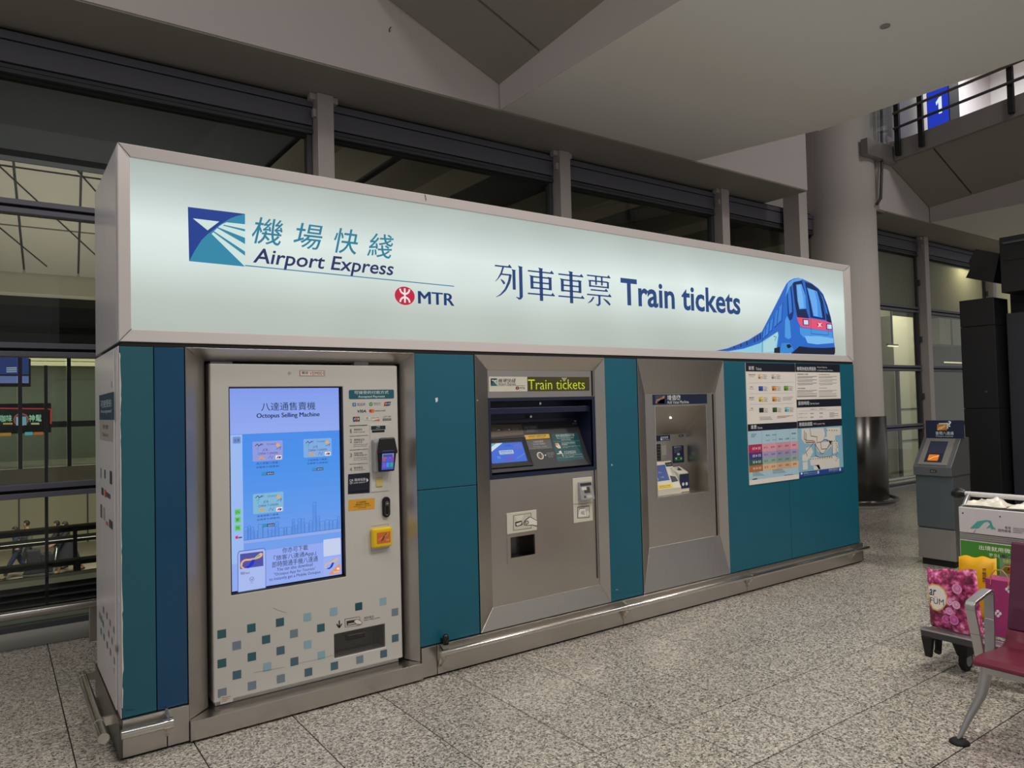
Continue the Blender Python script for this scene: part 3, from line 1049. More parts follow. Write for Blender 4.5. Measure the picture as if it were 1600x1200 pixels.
rw = MB().box(wx_(1397, 5.2), 5.2, -1.0, wx_(1429, 5.2), 5.5, 3.6).build('wall_cream', mat('cream_wall', (206, 200, 180), .7, var=.05, vscale=.8))
tag(rw, 'lit cream wall outside beyond the round column', 'wall', kind='structure')
for v in (640, 690):
    MB().box(wx_(1397, 5.2), 5.185, at(1400, v, 'Y', 5.2).z, wx_(1429, 5.2), 5.2, at(1400, v, 'Y', 5.2).z + .02).build('wall_joint', MAT['frame_dark'], rw)
pst = MB().cyl(wx_(1401, 5.0), 5.0, -1, at(1400, 575, 'Y', 5.0).z, .05, 16).build('drain_post', MAT['frame_dark'])
tag(pst, 'dark vertical drain pipe on the cream wall outside', 'pipe')
dw = MB().box(9.5, 6.8, -1.0, 34, 7.0, 5.6).build('wall_service', mat('service_wall', (112, 112, 104), .7, var=.15, vscale=1.2))
tag(dw, 'grey service wall outside on the right', 'wall', kind='structure')
hb = MB().box(wx_(1371, 6.2), 6.2, at(1380, 534, 'Y', 6.2).z, wx_(1396, 6.2), 6.795, at(1380, 478, 'Y', 6.2).z).build('duct_box', MAT['cream_wall'])
tag(hb, 'cream duct box hanging outside just right of the round column', 'duct')
hb = MB().box(wx_(1470, 6.2), 6.2, at(1480, 538, 'Y', 6.2).z, wx_(1512, 6.2), 6.795, at(1480, 498, 'Y', 6.2).z).build('duct_box', MAT['cream_wall'])
tag(hb, 'cream duct box hanging outside left of the black cabinet', 'duct')
for k, (u0, u1, v0, lab) in enumerate(((1387, 1403, 540.5, 'short white tube lamp outside right of the round column'), (1476, 1502, 566, 'short white tube lamp outside left of the black cabinet'))):
    p_, q_ = at(u0, v0, 'Y', 4.9), at(u1, v0 + 1, 'Y', 4.9)
    tl_ = thing('tube_lamp', lab, 'lamp', ((p_.x + q_.x) / 2, 4.9, p_.z))
    MB().tube([p_, q_], .018, 8).build('tube', MAT['tube_glow'], tl_)
    MB().box(p_.x, 4.885, p_.z + .015, q_.x, 4.93, p_.z + .05).build('housing', MAT['frame_dark'], tl_)
    MB().box((p_.x + q_.x) / 2 - .02, 4.89, p_.z + .05, (p_.x + q_.x) / 2 + .02, 4.92, 5.76).build('hanger', MAT['frame_dark'], tl_)

# ================================================================= TICKET KIOSK
XR = 6.417
ZT, ZS = 2.908, 1.953          # top and underside of the lightbox
ZP = 1.932                     # top of the wall panels
KD = 0.97                      # depth
mat('side_metal', (214, 212, 216), 0.22, 0.25, var=0.03)
kk = thing('ticket_kiosk', 'long teal panelled ticket kiosk enclosure with a steel plinth and bumper rails', 'kiosk', (3.2, 0.5, 0))
MB().box(0.03, 0.52, 0.012, XR - .02, KD - .02, ZS - .004).build('core', MAT['black_matte'], kk)
MB().box(0.01, 0.004, ZP, XR - .01, 0.50, ZS - .002).build('shadow_gap', MAT['seam_black'], kk)
ZPL = 0.186


def panel(x0, x1, z0, z1, m, y=0.0):
    return MB().box(x0 + .002, y, z0 + .002, x1 - .002, y + .03, z1 - .002).build('wall_panel', MAT[m], kk, bevel=0.002)


panel(0.0, 0.149, ZPL, ZP, 'teal_dull')
panel(0.149, 0.289, ZPL, ZP, 'blue_gloss')
zsm = at(700, 762, 'Y', 0).z
panel(1.567, 1.99, ZPL, zsm, 'teal')
panel(1.567, 1.99, zsm, ZP, 'teal')
panel(3.101, 3.428, ZPL, ZP, 'teal')
panel(4.427, 5.289, ZPL, ZP, 'teal')
panel(5.289, XR, ZPL, ZP, 'teal')
# dark backing that shows in the seams
for a, b_ in ((0.0, 0.29), (1.567, 1.99), (3.1, 3.43), (4.43, XR)):
    MB().box(a + .004, .032, .02, b_ - .004, .06, ZP - .004).build('seam_backing', MAT['seam_black'], kk)
# chipped pale edge of the corner panel
pr = Print((0, -0.0005, 0), (1, 0, 0), (0, 0, 1))
ed = [(0.0, ZPL), (0.006, ZPL + .02)]
rnd = random.Random(3)
zz = ZPL + .05
left = []
while zz < ZP - .03:
    left.append((0.002 + rnd.random() * (0.007 if zz < 0.75 or zz > 1.5 else 0.004), zz))
    zz += rnd.uniform(.015, .06)
for (xa, za), (xb, zb) in zip(left[:-1], left[1:]):
    pr.add([(0.0, za), (xa, za), (xb, zb), (0.0, zb)], (206, 204, 202), 1)
pr.pline([(196, 1110), (209, 1108)], 0.002, (16, 40, 48), 1)
pr.ppoly([(680, 622), (684, 621), (684, 627), (681, 629)], (220, 225, 225), 1)
pr.pline([(745, 625), (747, 626)], 0.006, (170, 190, 190), 1)
pr.pline([(955, 726), (957, 727)], 0.010, (190, 200, 200), 1)
pr.pline([(962, 922), (966, 921)], 0.004, (200, 190, 180), 1)
pr.build('paint_chips', 'print', kk)['kind'] = 'stuff'
# side cladding
MB().box(-.004, 0.004, ZPL, 0.0, KD, ZP).build('side_cladding', MAT['side_white'], kk, bevel=0.001)
MB().box(-.012, 0.10, ZPL + .01, -.004, KD - .10, ZP - .01).build('side_door', MAT['side_white'], kk, bevel=0.003)
MB().box(-.016, 0.13, 0.36, -.011, 0.15, 0.385).build('door_lock', MAT['chrome'], kk, bevel=0.003)
MB().box(-.016, 0.13, 1.74, -.011, 0.15, 1.77).build('door_lock', MAT['chrome'], kk, bevel=0.003)
pr = Print((-.0125, 0, 0), (0, -1, 0), (0, 0, 1), (0, 600, 4))
pr.ppoly([(620, 72), (710, 48), (712, 224), (622, 224)], (38, 66, 86), 1)
pr.ptext('可接受的', 664, 122, 66, 48, (186, 198, 206), 2)
pr.ptext('Accepted', 664, 172, 66, 26, (186, 198, 206), 2)
pr.ppoly([(622, 228), (706, 226), (704, 362), (624, 346)], (160, 154, 150), 1)
pr.ptext('繁體', 660, 268, 34, 26, (100, 96, 94), 2)
pr.ptext('Select', 660, 316, 36, 24, (90, 88, 88), 2)
for (u0, v0, u1, v1, c) in ((628, 524, 634, 588, (90, 130, 140)), (652, 536, 660, 590, (40, 90, 96)), (686, 544, 700, 626, (50, 54, 60)), (634, 648, 648, 694, (60, 62, 66)),
                            (654, 660, 663, 708, (200, 60, 60)), (628, 752, 638, 836, (90, 94, 100)), (682, 852, 704, 902, (60, 64, 70)), (662, 860, 676, 882, (190, 90, 90)), (646, 772, 656, 850, (150, 150, 150)),
                            (664, 682, 690, 712, (70, 70, 72))):
    pr.prect(u0, v0, u1, v1, c, 1)
pr.view = (0, 900, 4)
for k, (u, v) in enumerate(((647, 212), (668, 248), (624, 246), (634, 268), (645, 298), (688, 292), (632, 345), (711, 336), (680, 362), (650, 380), (700, 405), (724, 455), (670, 430), (690, 475), (714, 528))):
    pr.prect(u - 4, v - 20, u + 4, v + 20, (92 + (k % 3) * 22, 108 + (k % 4) * 10, 120), 1)
pr.build('side_print', 'print', kk)['kind'] = 'stuff'
# right end cladding and back
MB().box(XR, 0.004, ZPL, XR + .004, KD, ZP).build('side_cladding', MAT['teal'], kk, bevel=0.001)
MB().box(0.0, KD - .004, ZPL, XR, KD, ZP).build('back_cladding', MAT['side_white'], kk, bevel=0.001)
# plinth sections
for a, b_ in ((0.0, 0.188), (0.192, 0.288), (1.568, 1.668), (1.672, 3.198), (3.202, 4.618), (4.622, 6.188), (6.192, XR)):
    MB().box(a, -.018, .012, b_, .30, ZPL - .002).build('plinth_board', MAT['steel_h'], kk, bevel=0.002)
MB().box(-.014, -.018, .012, 0.0, KD, ZPL - .002).build('plinth_board', MAT['steel_dark'], kk, bevel=0.002)
MB().box(XR, -.018, .012, XR + .012, KD, ZPL - .002).build('plinth_board', MAT['steel_dark'], kk, bevel=0.002)
MB().box(0.0, -.006, 0.0015, XR, .5, .012).build('plinth_foot', MAT['seam_black'], kk)
# bumper rails
ZR = 0.152


def bracket(x, s=1):
    g = MB()
    g.prism([(x - .012, -.018, ZR - .10), (x + .012, -.018, ZR - .10), (x + .022, -.07, ZR - .03), (x - .022, -.07, ZR - .03)], (0, 0, .02))
    g.hexa([(x - .006, -.018, ZR - .09), (x + .006, -.018, ZR - .09), (x + .006, -.016, ZR - .09), (x - .006, -.016, ZR - .09),
            (x - .006, -.085, ZR + .0), (x + .006, -.085, ZR + .0), (x + .006, -.016, ZR + .03), (x - .006, -.016, ZR + .03)])
    g.tube([(x - .03, -.085, ZR), (x + .03, -.085, ZR)], 0.0205, 14)
    g.build('rail_bracket', MAT['chrome'], kk)


MB().tube([(1.648, -.085, ZR), (6.40, -.085, ZR)], 0.017, 16).build('bumper_rail', MAT['chrome'], kk)
for x in (1.685, 3.2, 4.62, 6.19):
    bracket(x)
MB().tube([(-.012, -.070, ZR - .012), (0.182, -.070, ZR - .012)], 0.022, 16).build('bumper_rail', MAT['chrome'], kk)
g = MB().tube([(0.165, -.070, ZR - .012), (0.205, -.070, ZR - .012)], 0.026, 16)
g.hexa([(.180, -.02, ZR - .09), (.194, -.02, ZR - .09), (.194, -.016, ZR - .09), (.180, -.016, ZR - .09),
        (.180, -.09, ZR + .006), (.194, -.09, ZR + .006), (.194, -.016, ZR + .04), (.180, -.016, ZR + .04)])
g.build('rail_bracket', MAT['chrome'], kk)
MB().tube([(-.085, -.09, ZR), (-.085, .90, ZR)], 0.024, 16).build('bumper_rail', MAT['chrome'], kk)
for y in (0.12, 0.86):
    MB().tube([(-.085, y - .03, ZR), (-.085, y + .03, ZR)], 0.0265, 14).box(-.085, y - .008, ZR - .02, -.012, y + .008, ZR + .02).build('rail_bracket', MAT['chrome'], kk)
# black door stop above the rail
stp = thing('door_stop', 'small black domed rubber door stop above the bumper rail', 'door stop', (1.716, -.045, ZPL))
MB().lathe([(0.0, .062), (0.010, .060), (0.017, .050), (0.019, .035), (0.019, 0.001), (0.0, 0.001)], 0, 0, 20).build('dome', MAT['black_plastic'], stp, world=False)
MB().box(1.705, -.045, ZPL + .01, 1.727, -.001, ZPL + .03).build('mount', MAT['black_plastic'], stp)

# ================================================================= LIGHTBOX SIGN
sg = thing('lightbox_sign', 'long illuminated white lightbox sign lettered Train tickets on top of the kiosk', 'sign', (3.2, 0.5, ZS))
MB().box(0.0, 0.05, ZS, XR, KD, ZT).build('housing', MAT['side_metal'], sg, bevel=0.004)
MB().box(-.003, .045, ZS + .06, 0.0, .06, ZT - .06).build('trim_strip', MAT['alu_frame'], sg)
i0, i1 = at(203, 242, 'Y', 0), at(1324, 555, 'Y', 0)
xi0, xi1 = i0.x, i1.x
zi1, zi0 = 2.848, at(204, 514, 'Y', 0).z
O4 = [(0, ZS), (XR, ZS), (XR, ZT), (0, ZT)]
I4 = [(xi0, zi0), (xi1, zi0), (xi1, zi1), (xi0, zi1)]
for k in range(4):
    a, b_, c, d = O4[k], O4[(k + 1) % 4], I4[(k + 1) % 4], I4[k]
    g = MB()
    e = 0.0008
    sc = lambda p, q: (p[0], q, p[1])
    front = [sc(a, -.004), sc(b_, -.004), sc(c, .004), sc(d, .004)]
    g.prism(front, (0, .046, 0))
    g.build('frame_rail', MAT['alu_frame'], sg, bevel=0.003)
# mitre lines
for k in range(4):
    pr = Print((0, -.0046, 0), (1, 0, 0), (0, 0, 1))
    pr.line([O4[k], I4[k]], 0.0025, (60, 54, 58), 1)
    pr.build('mitre_line', 'print', sg)
pr = Print((0, -.0046, 0), (1, 0, 0), (0, 0, 1))
pr.pline([(664, 304), (666, 313)], 0.004, (40, 36, 40), 1)
pr.build('frame_crack', 'print', sg)
fc = MB().box(xi0, .014, zi0, xi1, .04, zi1).build('face', MAT['lightbox_face'], sg)
FP = ((0, .0135, 0), (1, 0, 0), (0, 0, 1))
# --- airport line logo
lg = Print(*FP, (0, 300, 4))
NV, TE, WH = (28, 62, 146), (48, 138, 172), (214, 236, 230)
lg.ppoly([(1174, 93), (1531, 137), (1530, 466), (1182, 432)], NV, 1)
curve = [(1182, 432), (1215, 370), (1260, 300), (1296, 265), (1330, 240), (1380, 200), (1440, 165), (1480, 150), (1531, 138)]
lg.ppoly(curve + [(1531, 466)], TE, 2)
lg.ppoly([(1322, 262), (1345, 238), (1372, 213), (1392, 200), (1415, 190), (1531, 202), (1531, 466), (1527, 463)], WH, 3)
for a, b1, b2 in (((1398, 205), 233, 247), ((1363, 221), 287, 326), ((1338, 246), 373, 399)):
    lg.ppoly([a, (1531, b1), (1531, b2), (a[0] - 6, a[1] + 5)], TE, 4)
lg.ppoly([(1205, 165), (1370, 185), (1297, 240)], WH, 3)
lg.build('line_logo', 'print_glow', fc)
lt = Print(*FP, (280, 300, 3.5556))
for ch, cu, cv, w, h_ in (('機', 491, 219, 176, 148), ('場', 716, 247, 164, 142), ('快', 926, 274, 134, 140), ('綫', 1117, 299, 150, 134)):
    lt.ptext(ch, cu, cv, w, h_, (42, 128, 158), 2, bold=0.004, shear=0.22)
lt.ptext('Airport Express', 800, 401, 782, 104, (36, 46, 100), 2, bold=0.012, shear=0.2)
lt.pline([(362, 408), (1527, 524)], 0.0055, (52, 124, 160), 2)
lt.ring(1253, 577, 55, (196, 28, 66), 2, 32, rv=51)
# roundel strokes
c0 = lt.px(1253, 577)
R_ = abs(lt.px(1308, 577)[0] - c0[0])


def roundel(P_, c, R, col, lay):
    def q(x, y):
        return (c[0] + x * R, c[1] + y * R)
    w = R * 0.17
    P_.line([q(0, .68), q(0, -.62)], w, col, lay)
    up = [(math.cos(math.radians(t)) * .47, .62 - .45 * math.sin(math.radians(t))) for t in range(0, 181, 15)]
    dn = [(math.cos(math.radians(t)) * .47, -.58 + .45 * math.sin(math.radians(t))) for t in range(0, 181, 15)]
    P_.line([q(*p) for p in up], w, col, lay)
    P_.line([q(*p) for p in dn], w, col, lay)


roundel(lt, c0, R_, (246, 238, 236), 3)
lt.ptext('MTR', 1427, 592, 202, 68, (40, 66, 120), 2, fat=0.09)
lt.view = (750, 390, 3.7209)
lt.ptext('Train tickets', 1165, 277, 692, 148, (34, 70, 128), 2, bold=0.022)


def brush(P_, box, strokes, col, lay=2):
    """characters drawn in a printed serif style; strokes in a unit box: ('h',x0,x1,y) ('v',x,y0,y1) ('d',[(x,y,w)...])"""
    u0, v0, u1, v1 = box
    cu, cv = (u0 + u1) / 2, (v0 + v1) / 2
    xl, xr = P_.px(u0, cv)[0], P_.px(u1, cv)[0]
    yt, yb = P_.px(cu, v0)[1], P_.px(cu, v1)[1]
    W_, H_ = xr - xl, yt - yb

    def q(x, y):
        return (xl + x * W_, yb + y * H_)

    def fan(pts):
        p2 = [q(*p) for p in pts]
        ar = sum(p2[i][0] * p2[(i + 1) % len(p2)][1] - p2[(i + 1) % len(p2)][0] * p2[i][1] for i in range(len(p2)))
        P_.add(p2 if ar > 0 else p2[::-1], col, lay)
    for s_ in strokes:
        if s_[0] == 'h':
            _, x0, x1, y = s_[:4]
            t = 0.022
            fan([(x0, y - t), (x1, y - t), (x1, y + t), (x0, y + t)])
            fan([(x1 - .13, y + t), (x1 + .01, y - t), (x1 - .07, y + .085)])
        elif s_[0] == 'hl':
            _, x0, x1, y = s_[:4]
            fan([(x0, y - .023), (x1, y - .023), (x1, y + .023), (x0, y + .023)])
        elif s_[0] == 'v':
            _, x, y0, y1 = s_[:4]
            t = s_[4] if len(s_) > 4 else 0.05
            fan([(x - t, y0), (x + t, y0), (x + t, y1), (x - t, y1)])
            fan([(x - t - .035, y1 + .02), (x - t, y1 - .03), (x + t, y1 - .02), (x + t + .03, y1)])
        else:
            pts = s_[1]
            for (xa, ya, wa), (xb, yb_, wb) in zip(pts[:-1], pts[1:]):
                d = Vector((xb - xa, yb_ - ya))
                d.normalize()
                n = Vector((-d.y, d.x))
                fan([(xa - n.x * wa, ya - n.y * wa), (xb - n.x * wb, yb_ - n.y * wb), (xb + n.x * wb, yb_ + n.y * wb), (xa + n.x * wa, ya + n.y * wa)])


lie = [('h', 0.0, .60, .93), ('d', [(.30, .92, .03), (.22, .72, .03), (.10, .56, .016), (.0, .47, .006)]), ('hl', .22, .56, .70),
       ('d', [(.56, .72, .045), (.50, .50, .045), (.36, .26, .035), (.18, .10, .02), (.02, .02, .006)]), ('d', [(.20, .55, .012), (.30, .47, .045), (.33, .42, .03)]),
       ('v', .68, .28, .86, .055), ('v', .93, .08, .98, .062), ('d', [(.94, .10, .05), (.88, .02, .035), (.74, .07, .008)])]
che = [('h', .02, .98, .86), ('v', .5, .0, .97, .062), ('v', .16, .34, .72, .055), ('v', .84, .34, .72, .055), ('hl', .16, .84, .70), ('hl', .16, .84, .535), ('hl', .16, .84, .37), ('h', .0, 1.0, .19)]
piao = [('h', .02, .98, .94), ('v', .38, .66, .93, .035), ('v', .62, .66, .93, .035), ('v', .13, .58, .78, .04), ('v', .87, .58, .78, .04), ('hl', .13, .87, .78), ('hl', .13, .87, .61),
        ('h', .15, .86, .49), ('h', .0, 1.0, .33), ('v', .5, .05, .32, .045), ('d', [(.5, .07, .045), (.44, .0, .03), (.34, .04, .006)]),
        ('d', [(.27, .26, .03), (.16, .13, .03), (.02, .05, .005)]), ('d', [(.66, .24, .01), (.82, .15, .045), (.94, .05, .035)])]
INK = (36, 66, 122)
brush(lt, (88, 88, 248, 286), lie, INK)
brush(lt, (276, 104, 432, 298), che, INK)
brush(lt, (454, 124, 604, 312), che, INK)
brush(lt, (621, 146, 762, 326), piao, INK)
lt.build('lettering', 'print_glow', fc)
# --- printed train picture
tp = Print(*FP, (1000, 400, 4.7059))
B1, B2, B3, B4, DK = (38, 108, 206), (92, 172, 240), (24, 74, 156), (120, 200, 232), (16, 36, 84)
tp.ppoly([(120, 688), (300, 690), (560, 696), (640, 680), (720, 650), (800, 616), (895, 556), (940, 470), (1000, 352), (1045, 262), (1075, 205), (1100, 180), (1130, 166), (1165, 160), (1200, 172),
          (1150, 700), (1050, 716), (900, 714), (760, 711), (560, 706), (120, 692)], B1, 1)
# pale lower flank and windows band
tp.ppoly([(640, 702), (760, 682), (880, 642), (1012, 556), (1018, 580), (1000, 716), (900, 714), (760, 711), (650, 708)], (146, 208, 230), 2)
tp.ppoly([(905, 640), (1012, 560), (1000, 640), (985, 700), (910, 706)], (176, 220, 226), 3)
tp.pline([(980, 590), (1000, 595), (990, 625)], 0.006, (60, 110, 130), 4)
tp.ppoly([(560, 697), (640, 681), (720, 651), (800, 618), (890, 562), (893, 612), (800, 652), (720, 676), (640, 694), (560, 701)], (40, 92, 180), 3)
for a, b_ in (((690, 664), (692, 680)), ((740, 646), (742, 668)), ((784, 628), (786, 655)), ((840, 598), (842, 636)), ((862, 584), (864, 624)), ((882, 572), (884, 614))):
    tp.pline([a, b_], 0.012, (14, 34, 84), 4)
for k in range(14):
    u = 560 + k * 20
    v = 701 - 0.00028 * (u - 560) ** 2 - 0.11 * (u - 560)
    tp.pline([(u, v - 3), (u + 2, v + 3)], 0.006, (14, 30, 74), 4)
# side windows of the first car
for pts in ([(1025, 370), (1052, 340), (1042, 480), (1008, 512)], [(1000, 412), (1020, 382), (1004, 516), (985, 532)], [(962, 478), (984, 446), (972, 548), (950, 566)], [(935, 508), (955, 480), (945, 575), (918, 600)], [(912, 556), (928, 520), (918, 598), (903, 612)]):
    tp.ppoly(pts, (20, 62, 150), 3)
    tp.ppoly([(p[0] * .86 + sum(q[0] for q in pts) / 4 * .14 - 3, p[1] * .9 + sum(q[1] for q in pts) / 4 * .1 - 2) for p in pts], (64, 136, 222), 4)
tp.pline([(900, 560), (896, 712)], 0.006, (18, 50, 110), 5)
# cab side door window
tp.ppoly([(1078, 250), (1108, 206), (1120, 300), (1128, 420), (1118, 462), (1100, 476), (1086, 440)], (18, 50, 120), 4)
tp.ppoly([(1084, 268), (1102, 232), (1112, 330), (1116, 410), (1096, 430)], (48, 128, 224), 5)
tp.ppoly([(1066, 470), (1080, 440), (1100, 480), (1110, 600), (1090, 612), (1064, 596)], (78, 158, 232), 3)
# front
tp.ppoly([(1118, 185), (1160, 168), (1200, 172), (1260, 200), (1310, 238), (1345, 280), (1376, 360), (1402, 450), (1414, 520), (1420, 585), (1432, 680), (1430, 724), (1110, 716), (1090, 690), (1110, 610), (1140, 560), (1150, 480), (1128, 330)], B1, 4)
tp.ppoly([(1120, 196), (1190, 180), (1214, 280), (1222, 400), (1242, 460), (1155, 452), (1136, 340)], DK, 5)
tp.ppoly([(1146, 210), (1186, 206), (1214, 290), (1220, 388), (1170, 392), (1156, 330)], (84, 158, 240), 6)
tp.ppoly([(1152, 220), (1176, 212), (1196, 300), (1204, 380), (1172, 386), (1160, 330)], (120, 186, 248), 7)
tp.ppoly([(1210, 190), (1262, 206), (1312, 248), (1340, 330), (1364, 470), (1252, 452), (1236, 330)], DK, 5)
tp.ppoly([(1226, 232), (1300, 260), (1322, 340), (1340, 455), (1272, 442), (1252, 340)], (70, 146, 240), 6)
tp.ppoly([(1232, 240), (1280, 254), (1300, 340), (1306, 446), (1278, 440), (1256, 340)], (108, 176, 248), 7)
tp.ppoly([(1318, 255), (1345, 290), (1374, 366), (1400, 460), (1408, 492), (1372, 484), (1362, 420), (1340, 330)], DK, 5)
tp.ppoly([(1326, 276), (1342, 300), (1372, 390), (1380, 432), (1366, 420), (1346, 340)], (50, 120, 220), 6)
tp.ppoly([(1150, 450), (1252, 460), (1364, 478), (1404, 494), (1411, 552), (1300, 540), (1180, 520), (1164, 490)], (232, 86, 122), 6)
for u, v in ((1218, 488), (1390, 520)):
    tp.prect(u - 24, v - 22, u + 22, v + 22, (60, 60, 130), 7)
    tp.prect(u - 16, v - 16, u + 16, v + 16, (214, 230, 248), 8)
tp.ring(1318, 506, 20, (222, 40, 80), 7)
tp.pline([(1318, 492), (1318, 522)], 0.008, (255, 240, 240), 8)
tp.pline([(1306, 520), (1318, 506), (1332, 520)], 0.008, (255, 240, 240), 8)
tp.pline([(1306, 492), (1318, 506), (1332, 494)], 0.008, (255, 240, 240), 8)
tp.ppoly([(1172, 525), (1300, 543), (1411, 556), (1420, 620), (1380, 600), (1250, 585), (1200, 600), (1176, 570)], (72, 152, 230), 5)
tp.pline([(1252, 460), (1256, 572), (1382, 582), (1380, 490)], 0.004, (18, 48, 110), 9)
tp.ppoly([(1208, 588), (1320, 590), (1420, 606), (1422, 640), (1300, 650), (1230, 640)], (126, 192, 246), 6)
tp.ppoly([(1210, 640), (1300, 652), (1424, 642), (1430, 700), (1300, 700), (1170, 680)], (40, 104, 200), 6)
tp.ppoly([(1170, 664), (1250, 674), (1360, 676), (1432, 672), (1432, 712), (1424, 726), (1110, 718), (1140, 690)], (14, 22, 52), 7)
tp.ppoly([(1040, 640), (1100, 640), (1130, 690), (1100, 716), (1020, 716)], (60, 140, 214), 5)
tp.ppoly([(1076, 652), (1100, 648), (1112, 668), (1090, 680), (1078, 670)], (12, 20, 40), 6)
tp.ppoly([(985, 678), (1028, 668), (1028, 714), (984, 716)], (16, 30, 50), 6)
tp.ppoly([(1086, 200), (1118, 176), (1160, 162), (1200, 168), (1180, 180), (1130, 190), (1100, 230), (1068, 300)], (96, 166, 236), 6)
tp.build('train_picture', 'print_glow', fc)

# ================================================================= CARD VENDING MACHINE (left bay)
def chamfer_frame(root, o, i, y0, y1, yback, m, bottom=True):
    """picture frame of bevelled steel rails: o, i = (x0, z0, x1, z1) outer and inner rectangles"""
    O_ = [(o[0], o[1]), (o[2], o[1]), (o[2], o[3]), (o[0], o[3])]
    I_ = [(i[0], i[1]), (i[2], i[1]), (i[2], i[3]), (i[0], i[3])]
    for k in range(4):
        if k == 0 and not bottom:
            continue
        a, b2, c, d = O_[k], O_[(k + 1) % 4], I_[(k + 1) % 4], I_[k]
        g = MB()
        f_ = [(a[0], y0, a[1]), (b2[0], y0, b2[1]), (c[0], y1, c[1]), (d[0], y1, d[1])]
        bk = [(p[0], yback, p[2]) for p in f_]
        g.idx(f_ + bk, [(0, 1, 2, 3), (7, 6, 5, 4), (1, 0, 4, 5), (2, 1, 5, 6), (3, 2, 6, 7), (0, 3, 7, 4)])
        g.build('frame_rail', MAT['steel_h' if k in (0, 2) else 'steel'], root, bevel=0.0015, seg=1)


vm = thing('card_vending_machine', 'grey touchscreen card vending machine with a tall blue screen in a steel recess', 'machine', (0.95, 0.25, 0))
YB = 0.06
chamfer_frame(vm, (0.291, 0.104, 1.565, ZP), (0.400, 0.110, 1.512, 1.872), -0.006, YB + 0.03, 0.30, 'steel', bottom=False)
MB().box(0.291, -.035, 0.012, 1.565, 0.30, 0.104).build('ledge', MAT['steel_h'], vm, bevel=0.002)
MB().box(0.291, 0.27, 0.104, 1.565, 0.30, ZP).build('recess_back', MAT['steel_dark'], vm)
bx0, bx1, bz0, bz1 = 0.421, 1.482, 0.132, 1.858
# front door with openings for the screen and the tray
P0 = lambda u, v, y=YB: at(u, v, 'Y', y)
sx0, sx1 = P0(359.5, 760).x, P0(538, 760).x
sz1, sz0 = P0(450, 604.5).z, P0(450, 915.5).z
tz1 = P0(562, 983).z
tz0 = P0(562, 1020).z
tx0, tx1 = P0(522.5, 1008).x, P0(602, 1000).x
g = MB().plate((bx0, bz0, bx1, bz1), [(sx0, sz0, sx1, sz1), (tx0, tz0, tx1, tz1)], (0, YB, 0), (1, 0, 0), (0, 0, 1), (0, -1, 0), 0.03)
door = g.build('front_door', MAT['machine_grey'], vm, bevel=0.005, seg=2, merge=True)
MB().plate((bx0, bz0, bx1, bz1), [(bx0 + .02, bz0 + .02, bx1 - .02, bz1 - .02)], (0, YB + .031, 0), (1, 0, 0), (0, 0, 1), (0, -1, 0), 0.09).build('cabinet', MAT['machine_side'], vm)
MB().box(bx0 + .012, YB + .03, 0.105, bx1 - .012, YB + .15, 0.131).build('base', MAT['machine_grey'], vm, bevel=0.003)
MB().box(bx0 + .02, YB + .121, bz0 + .02, bx1 - .02, YB + .19, bz1 - .02).build('inner_box', MAT['machine_side'], vm)
# top hinge pieces and cables
MB().box(bx0 + .01, YB + .03, bz1, bx0 + .12, YB + .10, bz1 + .012).build('hinge', MAT['grey_plastic'], vm, bevel=0.002)
hx = P0(567, 563).x
MB().box(hx - .045, YB + .02, bz1 + .002, hx + .045, YB + .08, bz1 + .034).build('cable_box', MAT['grey_plastic'], vm, bevel=0.003)
MB().box(hx + .05, YB + .03, bz1 + .001, bx1, YB + .07, bz1 + .008).build('cable_tray', MAT['grey_plastic'], vm, bevel=0.002)
MB().tube([(hx - .12, YB + .04, bz1), (hx - .12, YB + .045, bz1 + .045)], 0.006, 8).build('cable', MAT['black_plastic'], vm)
MB().tube([(hx, YB + .05, bz1 + .034), (hx + .003, YB + .05, bz1 + .055)], 0.007, 8).build('cable', MAT['black_plastic'], vm)
# screen
scr = MB().box(sx0 - .004, YB + .031, sz0 - .004, sx1 + .004, YB + .05, sz1 + .004).build('screen', MAT['bezel'], vm)
lin_ = MB()
ht = 0.0035
lin_.plate((sx0, sz0, sx1, sz1), [(sx0 + ht, sz0 + ht, sx1 - ht, sz1 - ht)], (0, YB + .001, 0), (1, 0, 0), (0, 0, 1), (0, -1, 0), 0.0295)
lin_.build('bezel', MAT['bezel'], scr)
SP = ((0, YB + .030, 0), (1, 0, 0), (0, 0, 1))
sp = Print(*SP, (290, 540, 4.3243))
y_ = YB + .030
ex0, ex1, ez0, ez1 = sx0 + .006, sx1 - .012, sz0 + .010, sz1 - .006
zA = sp.px(680, 588)[1]        # edge between title area and list area
N_ = 14
zB = sp.px(420, 1205)[1] if False else at(450, 855, 'Y', y_).z
for k in range(8):
    a = zA + (ez1 - zA) * k / 8
    t = k / 7
    sp.rect(ex0, a, ex1, zA + (ez1 - zA) * (k + 1) / 8, (150 - 14 * t, 176 - 12 * t, 250 - 4 * t), 1)
for k in range(N_):
    a = zB + (zA - zB) * k / N_
    t = k / (N_ - 1)
    c = (116 - 42 * min(1, t * 1.3), 164 - 18 * t, 246 - 2 * t)
    sp.rect(ex0, a, ex1, zB + (zA - zB) * (k + 1) / N_, c, 1)
sp.rect(ex0, ez0, ex1, zB, (152, 176, 252), 1)
sp.line([(ex0, zA), (ex1, zA)], 0.002, (90, 130, 210), 2)
xs_ = sp.px(384, 760)[0]
sp.rect(ex0, zB - .05, xs_, zA, (160, 194, 252), 2)
sp.ptext('八達通售賣機', 693, 410, 366, 56, (22, 40, 74), 3)
sp.ptext('Octopus Selling Machine', 692, 473, 426, 40, (22, 34, 70), 3, fat=0.05)
sp.prect(318, 616, 372, 662, (120, 150, 214), 3, .006)
sp.ptext('主頁', 345, 640, 38, 22, (30, 50, 110), 4)


